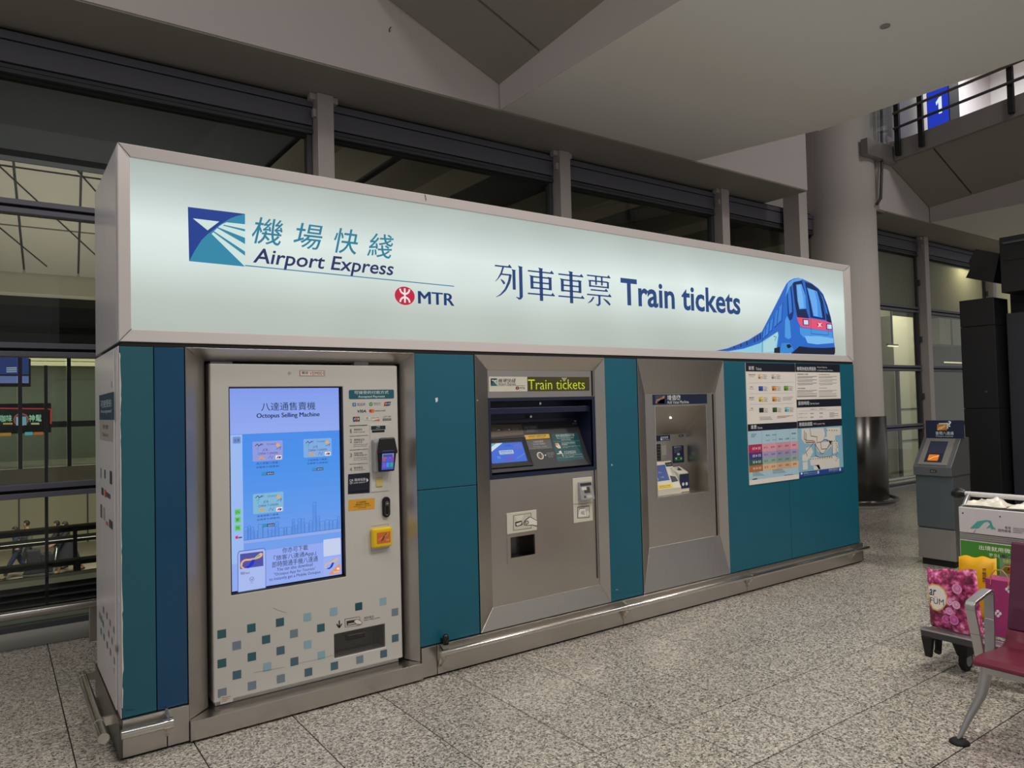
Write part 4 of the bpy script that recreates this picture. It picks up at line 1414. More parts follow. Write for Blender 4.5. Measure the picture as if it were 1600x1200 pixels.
def card(P_, u0, v0, u1, v1, base, lab, cu, cv, w, h_, pc):
    P_.prect(u0, v0, u1, v1, base, 3, .006)
    U = lambda x: u0 + (u1 - u0) * x
    V = lambda y: v0 + (v1 - v0) * y
    P_.pline([(U(.08), V(.26)), (U(.16), V(.14)), (U(.2), V(.26)), (U(.3), V(.14))], .0035, (40, 60, 120), 4)
    P_.ptext('八達通', U(.28), V(.17), (u1 - u0) * .14, (v1 - v0) * .1, (40, 60, 120), 4)
    P_.ptext('TOURIST', U(.62), V(.16), (u1 - u0) * .32, (v1 - v0) * .08, (60, 70, 130), 4)
    P_.ptext('JCB', U(.42), V(.46), (u1 - u0) * .16, (v1 - v0) * .14, (50, 60, 140), 4)
    P_.ptext('CHINA T-UNION', U(.5), V(.62), (u1 - u0) * .66, (v1 - v0) * .11, (40, 50, 110), 4)
    P_.ppoly([(U(.2), V(.92)), (U(.24), V(.78)), (U(.34), V(.8)), (U(.42), V(.95)), (U(.3), V(.88))], (244, 160, 40), 4)
    P_.ring(U(.84), V(.2), (u1 - u0) * .06, (240, 176, 90), 4, 10)
    P_.pline([(U(.1), V(.42)), (U(.2), V(.3)), (U(.16), V(.54))], .003, (80, 170, 190), 4)
    P_.pline([(U(.78), V(.42)), (U(.94), V(.28)), (U(.9), V(.44))], .003, (70, 110, 170), 4)
    P_.pline([(U(.52), V(.9)), (U(.58), V(.74)), (U(.64), V(.9)), (U(.68), V(.74))], .003, (90, 130, 190), 4)
    P_.prect(U(.76), V(.72), U(.96), V(.92), (240, 240, 244), 4, .003)
    P_.ppoly([(U(.78), V(.88)), (U(.84), V(.76)), (U(.88), V(.76)), (U(.84), V(.88))], (214, 50, 60), 5)
    P_.ppoly([(U(.85), V(.88)), (U(.89), V(.76)), (U(.94), V(.78)), (U(.92), V(.88))], (40, 60, 110), 5)
    P_.ptext(lab, cu, cv, w, h_ * .36, (26, 50, 96), 4)
    P_.ptext('全國通卡(銷售版)', cu - 2, cv + h_ * .62, w * 1.02, h_ * .36, (26, 50, 96), 4)
    P_.prect(cu - w * .28, cv + h_ * 1.45, cu + w * .26, cv + h_ * 1.95, (60, 84, 126), 4, .002)
    P_.prect(cu - w * .28, cv + h_ * 1.45, cu - w * .07, cv + h_ * 1.95, (56, 150, 190), 5, .002)
    P_.ptext(pc, cu + w * .1, cv + h_ * 1.7, w * .24, h_ * .22, (236, 240, 250), 6)


card(sp, 452, 645, 656, 778, (150, 160, 232), '成人旅客八達通 -', 556, 793, 156, 42, '$75.0')
card(sp, 796, 628, 986, 752, (132, 178, 234), '小童旅客八達通 -', 893, 770, 140, 38, '$75.0')
sp.view = (340, 740, 5)
card(sp, 276, 150, 514, 306, (132, 190, 226), '長者旅客八達通 -', 398, 324, 180, 46, '$75.0')
for v, c in ((300, 'EN'), (360, '繁'), (424, '简')):
    sp.prect(132, v - 24, 182, v + 24, (112, 214, 122), 3, .005)
    sp.ptext(c, 156, v, 30, 26, (30, 100, 60), 4)
sp.ppoly([(136, 492), (158, 484), (160, 508), (140, 510)], (226, 46, 66), 3)
sp.prect(162, 494, 190, 504, (90, 60, 120), 3)
# skyline drawn in outline
LN = (70, 126, 212)
rnd = random.Random(5)
u = 204
top = []
while u < 940:
    w = min(rnd.choice((22, 28, 34, 40)), 962 - u)
    f = (u - 204) / 764
    base = 520 - f * 96
    hgt = rnd.uniform(50, 116)
    if 720 < u < 760:
        hgt = 225
    if 840 < u < 868:
        hgt = 130
    t = base - hgt
    sp.pline([(u, base), (u, t), (u + w - 4, t - 4), (u + w - 4, base - 4)], .0022, LN, 3)
    if w > 30:
        sp.ppoly([(u + 4, base - 4), (u + 4, t + 6), (u + w - 10, t + 4), (u + w - 10, base - 6)], (112, 164, 240), 2)
    for q in range(1, 5):
        sp.pline([(u + w * q / 5, base - 3), (u + w * q / 5, t + 8 + (q * 7) % 20)], .0012, LN, 3)
    u += w
sp.pline([(200, 400), (300, 365), (420, 372), (520, 350), (640, 322), (720, 300), (800, 318), (900, 330), (962, 319)], .002, (110, 150, 224), 2)
sp.pline([(204, 522), (963, 426)], .003, LN, 3)
sp.ppoly([(204, 524), (963, 430), (963, 453), (204, 548)], (150, 176, 244), 2)
# phone picture and app message
sp.ppoly([(156, 930), (154, 630), (166, 604), (360, 580), (376, 596), (378, 905)], (96, 128, 206), 3)
sp.ppoly([(162, 926), (161, 632), (170, 612), (358, 588), (371, 602), (373, 902)], (176, 194, 250), 4)
sp.ppoly([(174, 628), (354, 606), (357, 720), (175, 746)], (80, 84, 172), 5)
sp.pline([(184, 716), (190, 690), (214, 674), (250, 672), (290, 664), (316, 640), (340, 622), (346, 634), (330, 650), (290, 664)], .010, (244, 184, 130), 6)
sp.ppoly([(200, 738), (240, 716), (268, 672), (294, 670), (276, 712), (240, 738)], (26, 52, 206), 7)
sp.ppoly([(268, 672), (290, 664), (320, 630), (330, 638), (300, 660)], (70, 190, 170), 7)
sp.pline([(184, 716), (186, 730), (206, 740), (240, 728)], .008, (244, 184, 130), 6)
sp.ptext('Balance', 197, 770, 34, 11, (40, 50, 100), 5)
sp.ptext('HK$ 302.0', 214, 780, 70, 14, (20, 30, 80), 5, bold=.01)
sp.ring(267, 824, 18, (70, 100, 180), 5, 20)
sp.ring(267, 824, 15, (176, 194, 250), 6, 20)
sp.pline([(260, 824), (266, 830), (276, 817)], .003, (70, 100, 180), 7)
sp.ptext('Done', 266, 853, 22, 8, (80, 100, 170), 5)
TXT = (24, 34, 66)
sp.ptext('你亦可下載', 605, 588, 200, 42, TXT, 3)
sp.ptext('「旅客八達通App」', 603, 642, 330, 46, TXT, 3)
sp.ptext('即時開通手機八達通', 604, 688, 358, 46, TXT, 3)
sp.ptext('You can also download', 602, 728, 280, 26, TXT, 3)
sp.ptext('"Octopus App for Tourists"', 603, 766, 326, 28, TXT, 3)
sp.ptext('to instantly get a Mobile Octopus', 603, 800, 400, 30, TXT, 3)
sp.prect(826, 508, 960, 640, (206, 216, 248), 3, .006)
sp.prect(826, 650, 960, 790, (158, 184, 248), 3, .008)
sp.pline([(844, 740), (838, 716), (860, 700), (890, 694), (920, 668), (938, 662), (936, 676), (912, 690), (890, 696)], .006, (244, 184, 130), 4)
sp.ppoly([(848, 744), (876, 730), (894, 694), (910, 694), (894, 730), (872, 746)], (26, 52, 206), 5)
sp.ppoly([(862, 790), (956, 696), (957, 774)], (236, 150, 100), 4)
sp.ptext('Tourists', 926, 766, 52, 14, (255, 240, 230), 5)
sp.pline([(930, 748), (950, 736)], .005, (255, 250, 245), 5)
sp.pline([(932, 734), (948, 750)], .004, (255, 250, 245), 5)
sp.build('screen_image', 'print_screen', scr)
# number plate and door marks
DP = ((0, YB - .0004, 0), (1, 0, 0), (0, 0, 1))
np_ = Print(*DP, (290, 540, 4.3243))
np_.prect(770, 168, 940, 206, (150, 60, 60), 1)
np_.prect(774, 171, 936, 203, (226, 218, 212), 2)
np_.ptext('機號', 806, 184, 44, 20, (60, 40, 40), 3)
np_.ptext('VEM001', 884, 187, 96, 22, (150, 40, 44), 3)
np_.build('number_plate', 'print', door)
np_ = Print(*DP, (290, 540, 4.3243))
np_.ring(702, 187, 9, (120, 116, 112), 1)
np_.ring(702, 187, 6.5, (190, 186, 180), 2)
np_.build('camera_hole', 'print', door)
# payment marks
pm = Print(*DP, (530, 590, 7.0588))
pm.prect(106, 134, 604, 234, (24, 92, 108), 1, .008)
pm.ptext('可接受的付款方式', 355, 163, 378, 36, (226, 240, 240), 2)
pm.ptext('Accepted Payment', 356, 212, 294, 30, (226, 240, 240), 2, bold=.008)
pm.prect(146, 278, 184, 316, (40, 110, 170), 2, .002)
pm.ptext('支', 165, 297, 24, 24, (240, 246, 250), 3)
pm.ptext('支付宝', 242, 287, 94, 16, (70, 90, 110), 2)
pm.ptext('ALIPAY', 242, 304, 94, 12, (70, 90, 110), 2)
pm.ring(350, 292, 20, (60, 150, 70), 2, 18)
pm.pline([(340, 290), (348, 298), (360, 286)], .002, (235, 245, 235), 3)
pm.ptext('微信支付', 418, 283, 76, 16, (90, 96, 90), 2)
pm.ptext('WeChat Pay', 418, 301, 72, 10, (90, 96, 90), 2)
pm.ppoly([(500, 270), (524, 268), (514, 312), (492, 314)], (196, 40, 54), 2)
pm.ppoly([(524, 268), (548, 266), (540, 310), (514, 312)], (40, 70, 90), 2)
pm.ppoly([(548, 266), (570, 264), (562, 306), (540, 310)], (30, 110, 100), 2)
pm.ptext('UnionPay', 534, 290, 54, 20, (240, 240, 240), 3)
pm.ptext('VISA', 248, 370, 96, 30, (36, 38, 70), 2, bold=.02, shear=.2)
pm.ring(348, 367, 18, (200, 40, 36), 2, 18)
pm.ring(370, 366, 18, (226, 120, 40), 3, 18)
pm.ptext('mastercard', 450, 363, 110, 16, (60, 56, 54), 2)
pm.prect(152, 432, 176, 486, (40, 60, 110), 2, .003)
pm.prect(178, 431, 202, 485, (170, 40, 54), 2, .003)
pm.prect(204, 430, 226, 484, (40, 110, 70), 2, .003)
pm.ptext('JCB', 189, 458, 60, 22, (240, 240, 240), 3, bold=.01)
pm.prect(276, 430, 340, 468, (216, 214, 210), 2, .002)
pm.ring(308, 447, 12, (120, 122, 130), 3, 14)
pm.ring(308, 447, 6, (216, 214, 210), 4, 14)
pm.prect(360, 428, 444, 476, (222, 216, 206), 2, .002)
pm.ptext('DISCOVER', 401, 442, 78, 12, (60, 50, 50), 3)
pm.ppoly([(366, 474), (444, 456), (444, 476)], (214, 100, 60), 3)
pm.pline([(484, 440), (500, 428), (510, 434), (522, 420)], .002, (70, 74, 84), 2)
pm.ptext('八達通', 548, 428, 42, 16, (80, 80, 84), 2)
pm.prect(480, 450, 572, 472, (94, 96, 102), 2)
pm.ptext('OCTOPUS', 526, 461, 74, 11, (214, 214, 214), 3)
# instructions
GR = (78, 76, 74)
pm.pline([(112, 532), (310, 524)], .004, (60, 58, 56), 2)
for v in (648, 800, 956):
    pm.pline([(114, v), (316, v - 12)], .002, (60, 58, 56), 2)
    pm.ring(214, v - 6, 4, (60, 58, 56), 3, 8)
for n__, v in (('1', 590), ('2', 698), ('3', 856), ('4', 1012)):
    pm.ptext(n__, 128, v, 16 if n__ == '1' else 26, 42, (126, 122, 118), 2)
pm.ptext('選擇語言', 208, 572, 94, 22, GR, 2)
pm.ptext('Select language', 222, 600, 126, 15, GR, 2)
pm.ptext('選擇產品及', 220, 684, 116, 22, GR, 2)
pm.ptext('付款方式', 208, 712, 96, 22, GR, 2)
pm.ptext('Select product and', 234, 738, 150, 14, GR, 2)
pm.ptext('payment method', 226, 757, 140, 14, GR, 2)
pm.ptext('完成付款', 208, 834, 96, 22, GR, 2)
pm.ptext('(掃描或拍卡)', 232, 856, 146, 18, GR, 2)
pm.ptext('Complete payment', 234, 884, 152, 14, GR, 2)
pm.ptext('(scan or tap card)', 234, 904, 148, 13, GR, 2)
pm.ptext('提取產品', 210, 992, 98, 22, GR, 2)
pm.ptext('Collect product', 222, 1018, 124, 15, GR, 2)
# scanner label
pm.ppoly([(98, 1066), (338, 1046), (336, 1200 + 70), (96, 1200 + 86)], (18, 24, 44), 2)
pm.ptext('QR 碼掃描器', 202, 1128, 178, 34, (226, 228, 232), 3)
pm.ptext('QR code scanner', 202, 1158, 176, 24, (226, 228, 232), 3)
pm.ppoly([(300, 1106), (322, 1130), (300, 1156)], (240, 240, 240), 3)
pm.view = (530, 730, 8)
pm.ptext('如需協助請致電', 248, 298, 228, 14, (84, 80, 76), 2)
pm.pline([(136, 322), (364, 298)], .0015, (84, 80, 76), 2)
pm.build('payment_lettering', 'print', door)
# orange notice sticker
os_ = Print(*DP, (530, 730, 8))
os_.ppoly([(116, 410), (444, 386), (440, 520), (116, 548)], (226, 164, 44), 1)
os_.ptext('拍卡或掃碼後', 276, 436, 122, 22, (70, 50, 20), 2)
os_.ptext('請取回您的卡 付款完成', 288, 462, 170, 22, (70, 50, 20), 2)
os_.ptext('Please tap or scan until', 288, 486, 206, 16, (70, 50, 20), 2)
os_.ptext('the tone sounds', 286, 504, 96, 14, (70, 50, 20), 2)
os_.build('sticker', 'print', door)
# card reader mounting panel with slot
mx0, mx1 = P0(578, 680).x, P0(606, 680).x
mz1, mz0 = P0(590, 663).z, P0(590, 768).z
rp = MB().box(mx0, YB - .004, mz0, mx1, YB + .002, mz1).build('reader_panel', MAT['machine_grey'], vm, bevel=0.001)
rl = Print((0, YB - .0046, 0), (1, 0, 0), (0, 0, 1), (530, 590, 7.0588))
rl.prect(352, 532, 510, 574, (20, 42, 50), 1, .003)
rl.ptext('付款', 430, 541, 34, 15, (226, 232, 232), 2)
rl.ptext('Payment', 430, 561, 46, 12, (226, 232, 232), 2)
rl.prect(360, 580, 500, 604, (8, 8, 10), 1, .002)
rl.build('slot_label', 'print', rp)
qx0, qx1 = P0(587, 753).x, P0(597, 753).x
qz1, qz0 = P0(592, 746).z, P0(592, 760).z
MB().box(qx0, YB - .010, qz0, qx1, YB - .003, qz1).build('scanner_window', mat('scanner_cream', (206, 190, 120), 0.3), rp, bevel=0.002)
# payment terminal
tq = thing('payment_terminal', 'black handheld card payment terminal in a grey holder on the vending machine', 'terminal', (P0(597, 712).x, YB - .004, P0(597, 738).z))
cx_ = P0(597.5, 712).x
ztp, zbt = P0(597, 684).z, P0(597, 737).z
hw = 0.058
MB().hexa([(cx_ - hw - .012, YB - .005, zbt), (cx_ + hw - .02, YB - .005, zbt), (cx_ + hw - .02, YB - .035, zbt), (cx_ - hw - .012, YB - .035, zbt)][::-1] +
          [(cx_ - hw - .012, YB - .005, ztp - .004), (cx_ + hw - .02, YB - .005, ztp - .004), (cx_ + hw - .02, YB - .05, ztp - .02), (cx_ - hw - .012, YB - .05, ztp - .02)][::-1]).build('holder', MAT['grey_plastic'], tq, bevel=0.006)
zs_ = zbt + (ztp - zbt) * 0.64
body = MB().hexa([(cx_ - .045, YB - .058, zbt + .004), (cx_ + .048, YB - .058, zbt + .004), (cx_ + .048, YB - .03, zbt + .004), (cx_ - .045, YB - .03, zbt + .004),
                  (cx_ - .05, YB - .075, zs_), (cx_ + .058, YB - .075, zs_), (cx_ + .058, YB - .04, zs_), (cx_ - .05, YB - .04, zs_)])
body.build('body', MAT['black_plastic'], tq, bevel=0.006)
MB().hexa([(cx_ - .056, YB - .078, zs_ - .02), (cx_ + .066, YB - .078, zs_ - .02), (cx_ + .066, YB - .04, zs_ - .02), (cx_ - .056, YB - .04, zs_ - .02),
           (cx_ - .046, YB - .066, ztp + .002), (cx_ + .052, YB - .066, ztp + .002), (cx_ + .052, YB - .05, ztp + .002), (cx_ - .046, YB - .05, ztp + .002)]).build('printer_head', MAT['black_plastic'], tq, bevel=0.008)
d_ = Vector((0, -.017, zs_ - zbt - .004)).normalized()
ts = Print((cx_, YB - .0587, zbt + .004), (1, 0, 0), d_)
H_ = (zs_ - zbt) * 1.0
ts.rect(-.036, .012, .040, H_ - .004, (66, 92, 196), 1, .003)
ts.rect(-.034, H_ * .62, .038, H_ - .012, (120, 140, 222), 2)
ts.rect(-.030, H_ * .66, .030, H_ * .8, (70, 80, 150), 3)
for i in range(3):
    for j in range(2):
        ts.rect(-.031 + i * .024, .026 + j * .036, -.013 + i * .024, .052 + j * .036, ((140, 80, 200), (60, 150, 220), (60, 160, 130), (170, 90, 80), (80, 90, 230), (150, 60, 160))[i + 3 * j], 3, .003)
ts.build('screen', 'print_screen', tq)
# oval lens unit
lx, lz = P0(602.5, 792).x, P0(602.5, 792).z
ov = [(lx + .027 * math.cos(a) if True else 0, YB, lz + .05 * math.sin(a)) for a in [k * math.pi / 16 for k in range(32)]]
ov = [(lx + .024 * math.cos(a), YB - .001, lz + (.036 if math.sin(a) >= 0 else -.036) + .024 * math.sin(a)) for a in [k * math.pi / 16 for k in range(32)]]
lens = MB().prism(ov, (0, -.014, 0)).build('lock_cover', MAT['black_plastic'], door, bevel=0.003)
MB().tube([(lx, YB - .014, lz + .022), (lx, YB - .022, lz + .022)], [.017, .015], 20).build('lock_ring', MAT['steel_dark'], vm)
MB().tube([(lx - .012, YB - .017, lz + .012), (lx - .012, YB - .017, lz - .036), (lx - .006, YB - .017, lz - .046), (lx + .006, YB - .017, lz - .046), (lx + .012, YB - .017, lz - .036), (lx + .012, YB - .017, lz + .012)], .003, 8).build('lock_handle', MAT['steel_dark'], vm)
MB().tube([(lx, YB - .022, lz + .022), (lx, YB - .025, lz + .022)], [.007, .006], 12).build('lock_core', MAT['chrome'], vm)
# yellow tap reader
yx0, yx1 = P0(578.5, 838).x, P0(609, 836).x
yz1, yz0 = P0(594, 823.5).z, P0(594, 854).z
rd = thing('tap_reader', 'yellow tap card reader with an orange sticker on the vending machine', 'reader', ((yx0 + yx1) / 2, YB, yz0))
MB().box(yx0, YB - .038, yz0, yx1, YB - .0005, yz1).build('case', MAT['yellow_plastic'], rd, bevel=0.012, seg=3)
yp = Print((0, YB - .0385, 0), (1, 0, 0), (0, 0, 1))
wx, wz = yx1 - yx0, yz1 - yz0
yp.rect(yx0 + wx * .2, yz0 + wz * .22, yx1 - wx * .12, yz1 - wz * .22, (214, 112, 52), 1)
yq = lambda x, y: (yx0 + wx * (.2 + .68 * x), yz0 + wz * (.22 + .56 * y))
yp.line([yq(.1, .3), yq(.3, .5), yq(.5, .55), yq(.7, .85), yq(.85, .9), yq(.75, .7), yq(.5, .55)], .003, (238, 170, 120), 2)
yp.add([yq(.2, .12), yq(.45, .3), yq(.56, .6), yq(.48, .62), yq(.36, .3)], (50, 40, 110), 3)
yp.add([yq(.54, .55), yq(.74, .86), yq(.68, .9), yq(.5, .6)], (90, 110, 70), 3)
yp.text('八達通', *yq(.62, .14), *yq(.88, .34), (244, 210, 190), 3)
yp.build('sticker', 'print', rd)
yl = Print(*DP, (530, 730, 8))
yl.pline([(392, 742), (612, 708), (612, 740)], .0015, (120, 116, 112), 1)
yl.pline([(398, 1000), (398, 1046), (620, 1002), (620, 960)], .0015, (120, 116, 112), 1)
yl.build('panel_outline', 'print', door)
# square decals
SQ = ((238, 297, 0), (337, 373, 2), (433, 258, 0), (530, 333, 0), (621, 220, 0), (713, 294, 2), (801, 186, 3), (890, 257, 0), (974, 150, 3), (1139, 116, 4), (1298, 83, 3), (1377, 153, 2), (1379, 324, 1),
      (1303, 427, 1), (1146, 466, 2), (979, 507, 1), (808, 548, 1), (893, 437, 3), (803, 367, 3), (716, 478, 1), (625, 406, 1), (436, 447, 0), (537, 514, 3), (627, 591, 2), (437, 637, 2), (338, 566, 1), (239, 490, 0), (241, 684, 2))
SC_ = ((52, 98, 108), (76, 106, 124), (122, 138, 152), (146, 184, 198), (34, 80, 92))
for u, v, c in SQ:
    d = Print(*DP, (290, 920, 4.2105))
    cx2, cz2 = d.px(u, v)
    d.rect(cx2 - .0215, cz2 - .0215, cx2 + .0215, cz2 + .0215, SC_[c], 1)
    d.build('square_decal', 'print', door)
# collection tray
tr_ = MB()
a0, a1, b0, b1 = tx0 - .002, tx1 + .002, tz0 - .002, tz1 + .002
yb = YB + .115
tr_.face([(a0, yb, b0), (a1, yb, b0), (a1, yb, b1), (a0, yb, b1)])
tr_.face([(a0, YB + .029, b0), (a0, yb, b0), (a0, yb, b1), (a0, YB + .029, b1)][::-1])
tr_.face([(a1, YB + .029, b0), (a1, yb, b0), (a1, yb, b1), (a1, YB + .029, b1)])
tr_.face([(a0, YB + .029, b0), (a1, YB + .029, b0), (a1, yb, b0), (a0, yb, b0)])
tr_.face([(a0, YB + .029, b1), (a1, YB + .029, b1), (a1, yb, b1), (a0, yb, b1)][::-1])
tray = tr_.build('collection_tray', MAT['machine_side'], vm)
tw = tx1 - tx0
MB().box(tx0 + tw * .35, yb - .03, tz0 + .055, tx0 + tw * .72, yb - .002, tz0 + .085).build('card_chute', MAT['black_plastic'], tray, bevel=0.003)
MB().box(tx0 + tw * .37, yb - .045, tz0 + .085, tx0 + tw * .70, yb - .002, tz0 + .090).build('chute_lip', MAT['chrome'], tray)
MB().box(tx0 - .001, YB + .004, tz0 - .001, tx1 + .001, YB + .007, tz1 + .001).build('tray_flap', glass_mat('smoke_glass', (.72, .72, .72), .05), vm)
dm = Print(*DP, (290, 920, 4.2105))
dm.pline([(1011, 208), (1011, 256)], .007, (20, 20, 22), 1)
dm.pline([(994, 232), (1011, 256), (1028, 230)], .007, (20, 20, 22), 1)
dm.ppoly([(1046, 198), (1146, 182), (1150, 240), (1048, 254)], (60, 58, 58), 1)
dm.ppoly([(1049, 201), (1143, 185), (1147, 238), (1051, 251)], (206, 200, 192), 2)
dm.ppoly([(1058, 212), (1130, 200), (1132, 230), (1060, 242)], (40, 38, 40), 3)
dm.ppoly([(1066, 230), (1118, 220), (1120, 226), (1068, 236)], (220, 214, 206), 4)
dm.ppoly([(1104, 210), (1124, 198), (1146, 206), (1164, 222), (1150, 236), (1120, 232)], (30, 28, 28), 5)
dm.ppoly([(1107, 211), (1124, 201), (1145, 209), (1160, 222), (1149, 232), (1121, 229)], (236, 228, 220), 6)
dm.ptext('提取產品', 1206, 187, 64, 17, (110, 106, 102), 1)
dm.ptext('Please collect product', 1226, 199, 108, 12, (60, 58, 56), 1)
dm.build('tray_lettering', 'print', door)
ns = Print(*DP, (290, 920, 4.2105))
ns.ppoly([(228, 708), (312, 692), (312, 740), (228, 762)], (206, 198, 188), 2)
for k in range(3):
    ns.pline([(238, 718 + k * 13), (296 - k * 12, 707 + k * 13)], .003, (130, 124, 118), 3)
ns.build('sticker', 'print', door)
sc = Print(*DP, (290, 920, 4.2105))
sc.pline([(576, 124), (610, 142), (664, 157)], .0014, (140, 134, 128), 1)
sc.pline([(448, 552), (540, 536), (650, 514)], .0016, (150, 140, 130), 1)
sc.pline([(745, 490), (860, 466), (970, 438)], .0014, (150, 140, 130), 1)
sc.build('scratches', 'print', door)['kind'] = 'stuff'

# ================================================================= TRAIN TICKET MACHINE (middle bay)
tm = thing('ticket_machine', 'stainless train ticket machine with a dark recessed console and a yellow dot display', 'machine', (2.55, 0.25, 0))
YM = 0.05
ox = (1.993, ZPL + .002, 3.099, ZP)
ix = (2.121, 0.312, 3.042, 1.840)
chamfer_frame(tm, ox, ix, -0.006, YM - .004, 0.10, 'steel')
rx0, rx1, rz0, rz1 = 2.122, 3.038, 1.130, 1.655
# slots in the lower panel
Q = lambda u, v, y=YM: at(u, v, 'Y', y)
ox0, ox1 = Q(797.5, 852).x, Q(835.5, 850).x
oz1, oz0 = Q(816, 837).z, Q(816, 869).z
ix2 = MB().plate((2.10, 0.30, 3.06, 1.128), [(ox0, oz0, ox1, oz1)], (0, YM, 0), (1, 0, 0), (0, 0, 1), (0, -1, 0), 0.012)
low = ix2.build('lower_door', MAT['steel'], tm)
up_ = MB().box(2.10, YM, 1.657, 3.06, YM + .012, 1.85).build('upper_panel', MAT['steel_h'], tm)
MB().box(3.020, YM - .006, 1.66, 3.028, YM, 1.84).build('panel_edge', MAT['seam_black'], tm)
MB().box(3.020, YM - .006, 0.36, 3.026, YM, 1.128).build('panel_edge', MAT['frame_dark'], low)
# name strip
ns = Print((0, YM - .003, 0), (1, 0, 0), (0, 0, 1), (730, 550, 5.713))
st0, st1 = ns.px(195, 290)[0], ns.px(1092, 290)[0]
sz_t, sz_b = ns.px(640, 222)[1], ns.px(640, 350)[1]
xm = ns.px(538, 290)[0]
strip = MB().box(st0, YM - .0025, sz_b, xm, YM, sz_t).build('name_strip', MAT['cream_plastic'], tm, bevel=.0008)
ns.prect(210, 236, 268, 302, (20, 40, 56), 1)
c1 = ns.px(210, 302)
c2 = ns.px(268, 236)
dx_, dz_ = c2[0] - c1[0], c2[1] - c1[1]
N2 = lambda x, y: (c1[0] + dx_ * x, c1[1] + dz_ * y)
ns.add([N2(0, 0), N2(1, 0), N2(1, 1), N2(.6, .78), N2(.3, .5)], (44, 104, 112), 2)
ns.add([N2(.45, .6), N2(1, .0), N2(1, .8), N2(.6, .78)], (214, 224, 220), 3)
for a, b_ in ((.14, .24), (.40, .50), (.64, .72)):
    ns.add([N2(.62, .62), N2(1, a), N2(1, b_)], (44, 104, 112), 4)
ns.add([N2(.1, .8), N2(.55, .8), N2(.34, .6)], (214, 224, 220), 3)
ns.ptext('機場快綫', 354, 256, 158, 38, (60, 66, 78), 1, shear=.2)
ns.ptext('Airport Express', 354, 288, 158, 26, (60, 62, 80), 1, shear=.2)
ns.pline([(268, 302), (515, 299)], .0015, (70, 90, 100), 1)
ns.ring(448, 322, 15, (120, 30, 50), 1, 18)
ns.pline([(448, 312), (448, 332)], .003, (226, 214, 210), 2)
ns.ptext('MTR', 492, 322, 46, 20, (50, 54, 80), 1)
ns.build('strip_lettering', 'print', strip)
led = MB().box(xm, YM - .002, sz_b, st1, YM, sz_t).build('dot_display', mat('led_dark', (74, 70, 36), 0.35), tm)
lp = Print((0, YM - .0022, 0), (1, 0, 0), (0, 0, 1), (730, 550, 5.713))
lp.ptext('Train tickets', 796, 290, 506, 88, (206, 220, 34), 1)
lp.build('dot_lettering', 'print_led', led)
lp2 = Print((0, YM - .0034, 0), (1, 0, 0), (0, 0, 1), (730, 550, 5.713))
for v in (262, 285, 308, 326):
    lp2.pline([(540, v + 2), (1088, v - 2)], .0022, (74, 70, 36), 1)
lp2.build('dot_rows', 'print', led)['kind'] = 'stuff'
gp = Print((0, YM - .004, 0), (1, 0, 0), (0, 0, 1), (730, 550, 5.713))
gp.ppoly([(838, 230), (892, 228), (880, 246), (874, 262), (860, 264), (850, 246)], (176, 168, 128), 1)
gp.build('pale_patch', 'print', led)  # pale irregular patch laid over the dot display
# recess box
bw = 0.022
rb = MB().plate((rx0, rz0, rx1, rz1), [(rx0 + bw * .7, rz0 + bw * 1.2, rx1 - bw, rz1 - bw * .9)], (0, YM - .004, 0), (1, 0, 0), (0, 0, 1), (0, -1, 0), 0.02)
rb.build('recess_frame', MAT['navy_plastic'], tm, bevel=.002)
a0, a1, b0, b1 = rx0 + bw * .7, rx1 - bw, rz0 + bw * 1.2, rz1 - bw * .9
yk = 0.235
r_ = MB()
r_.box(a0 - .012, YM, b0 - .012, a0, yk + .012, b1 + .012)
r_.box(a1, YM, b0 - .012, a1 + .012, yk + .012, b1 + .012)
r_.box(a0, YM, b1, a1, yk + .012, b1 + .012)
r_.box(a0, YM, b0 - .012, a1, yk + .012, b0)
r_.box(a0, yk, b0, a1, yk + .012, b1)
r_.build('recess_box', MAT['navy_plastic'], tm)
# lamp bar across the recess and console
MB().box(a0, YM + .03, b1 - .085, a1, YM + .05, b1 - .045).build('visor', MAT['navy_plastic'], tm, bevel=.003)
cy0, cz0 = YM + .025, b0 + .012
cy1, cz1 = yk - .005, 1.485
cons = MB().prism([(a0, cy0, cz0), (a1, cy0, cz0), (a1, cy1, cz1), (a0, cy1, cz1)], (0, 0.0001, -.012) if False else (0, .01, -.006))
con = cons.build('console', MAT['console_dark'], tm)
MB().box(a0, cy1 - .012, cz1, a1, cy1, cz1 + .022).build('console_lip', MAT['navy_plastic'], tm)
sl = Vector((0, cy1 - cy0, cz1 - cz0)).normalized()
CP = ((a0, cy0, cz0), (1, 0, 0), sl)
co = Print(*CP, (730, 550, 5.713))
co.ppoly([(206, 648), (484, 648), (505, 736), (208, 762)], (108, 100, 92), 1)
co.ptext('選擇', 240, 690, 40, 26, (160, 156, 150), 2)
co.pline([(268, 698), (288, 696)], .006, (232, 232, 232), 2)
co.ppoly([(284, 684), (292, 696), (286, 708)], (232, 232, 232), 3)
co.ptext('付款', 336, 694, 40, 22, (150, 146, 140), 2)
co.pline([(360, 693), (378, 692)], .006, (232, 232, 232), 2)
co.ppoly([(374, 681), (384, 692), (376, 704)], (232, 232, 232), 3)
co.ptext('取票', 430, 690, 60, 22, (150, 146, 140), 2)
co.ppoly([(496, 654), (630, 650), (632, 718), (502, 724)], (74, 74, 78), 1)
co.ptext('請插入車票增值', 564, 674, 104, 17, (172, 170, 166), 2)
co.ptext('Please insert ticket', 566, 694, 70, 10, (160, 158, 154), 2)
co.ptext('for add value', 566, 706, 70, 9, (160, 158, 154), 2)
co.ppoly([(508, 742), (730, 732), (738, 768), (516, 782)], (238, 190, 60), 1)
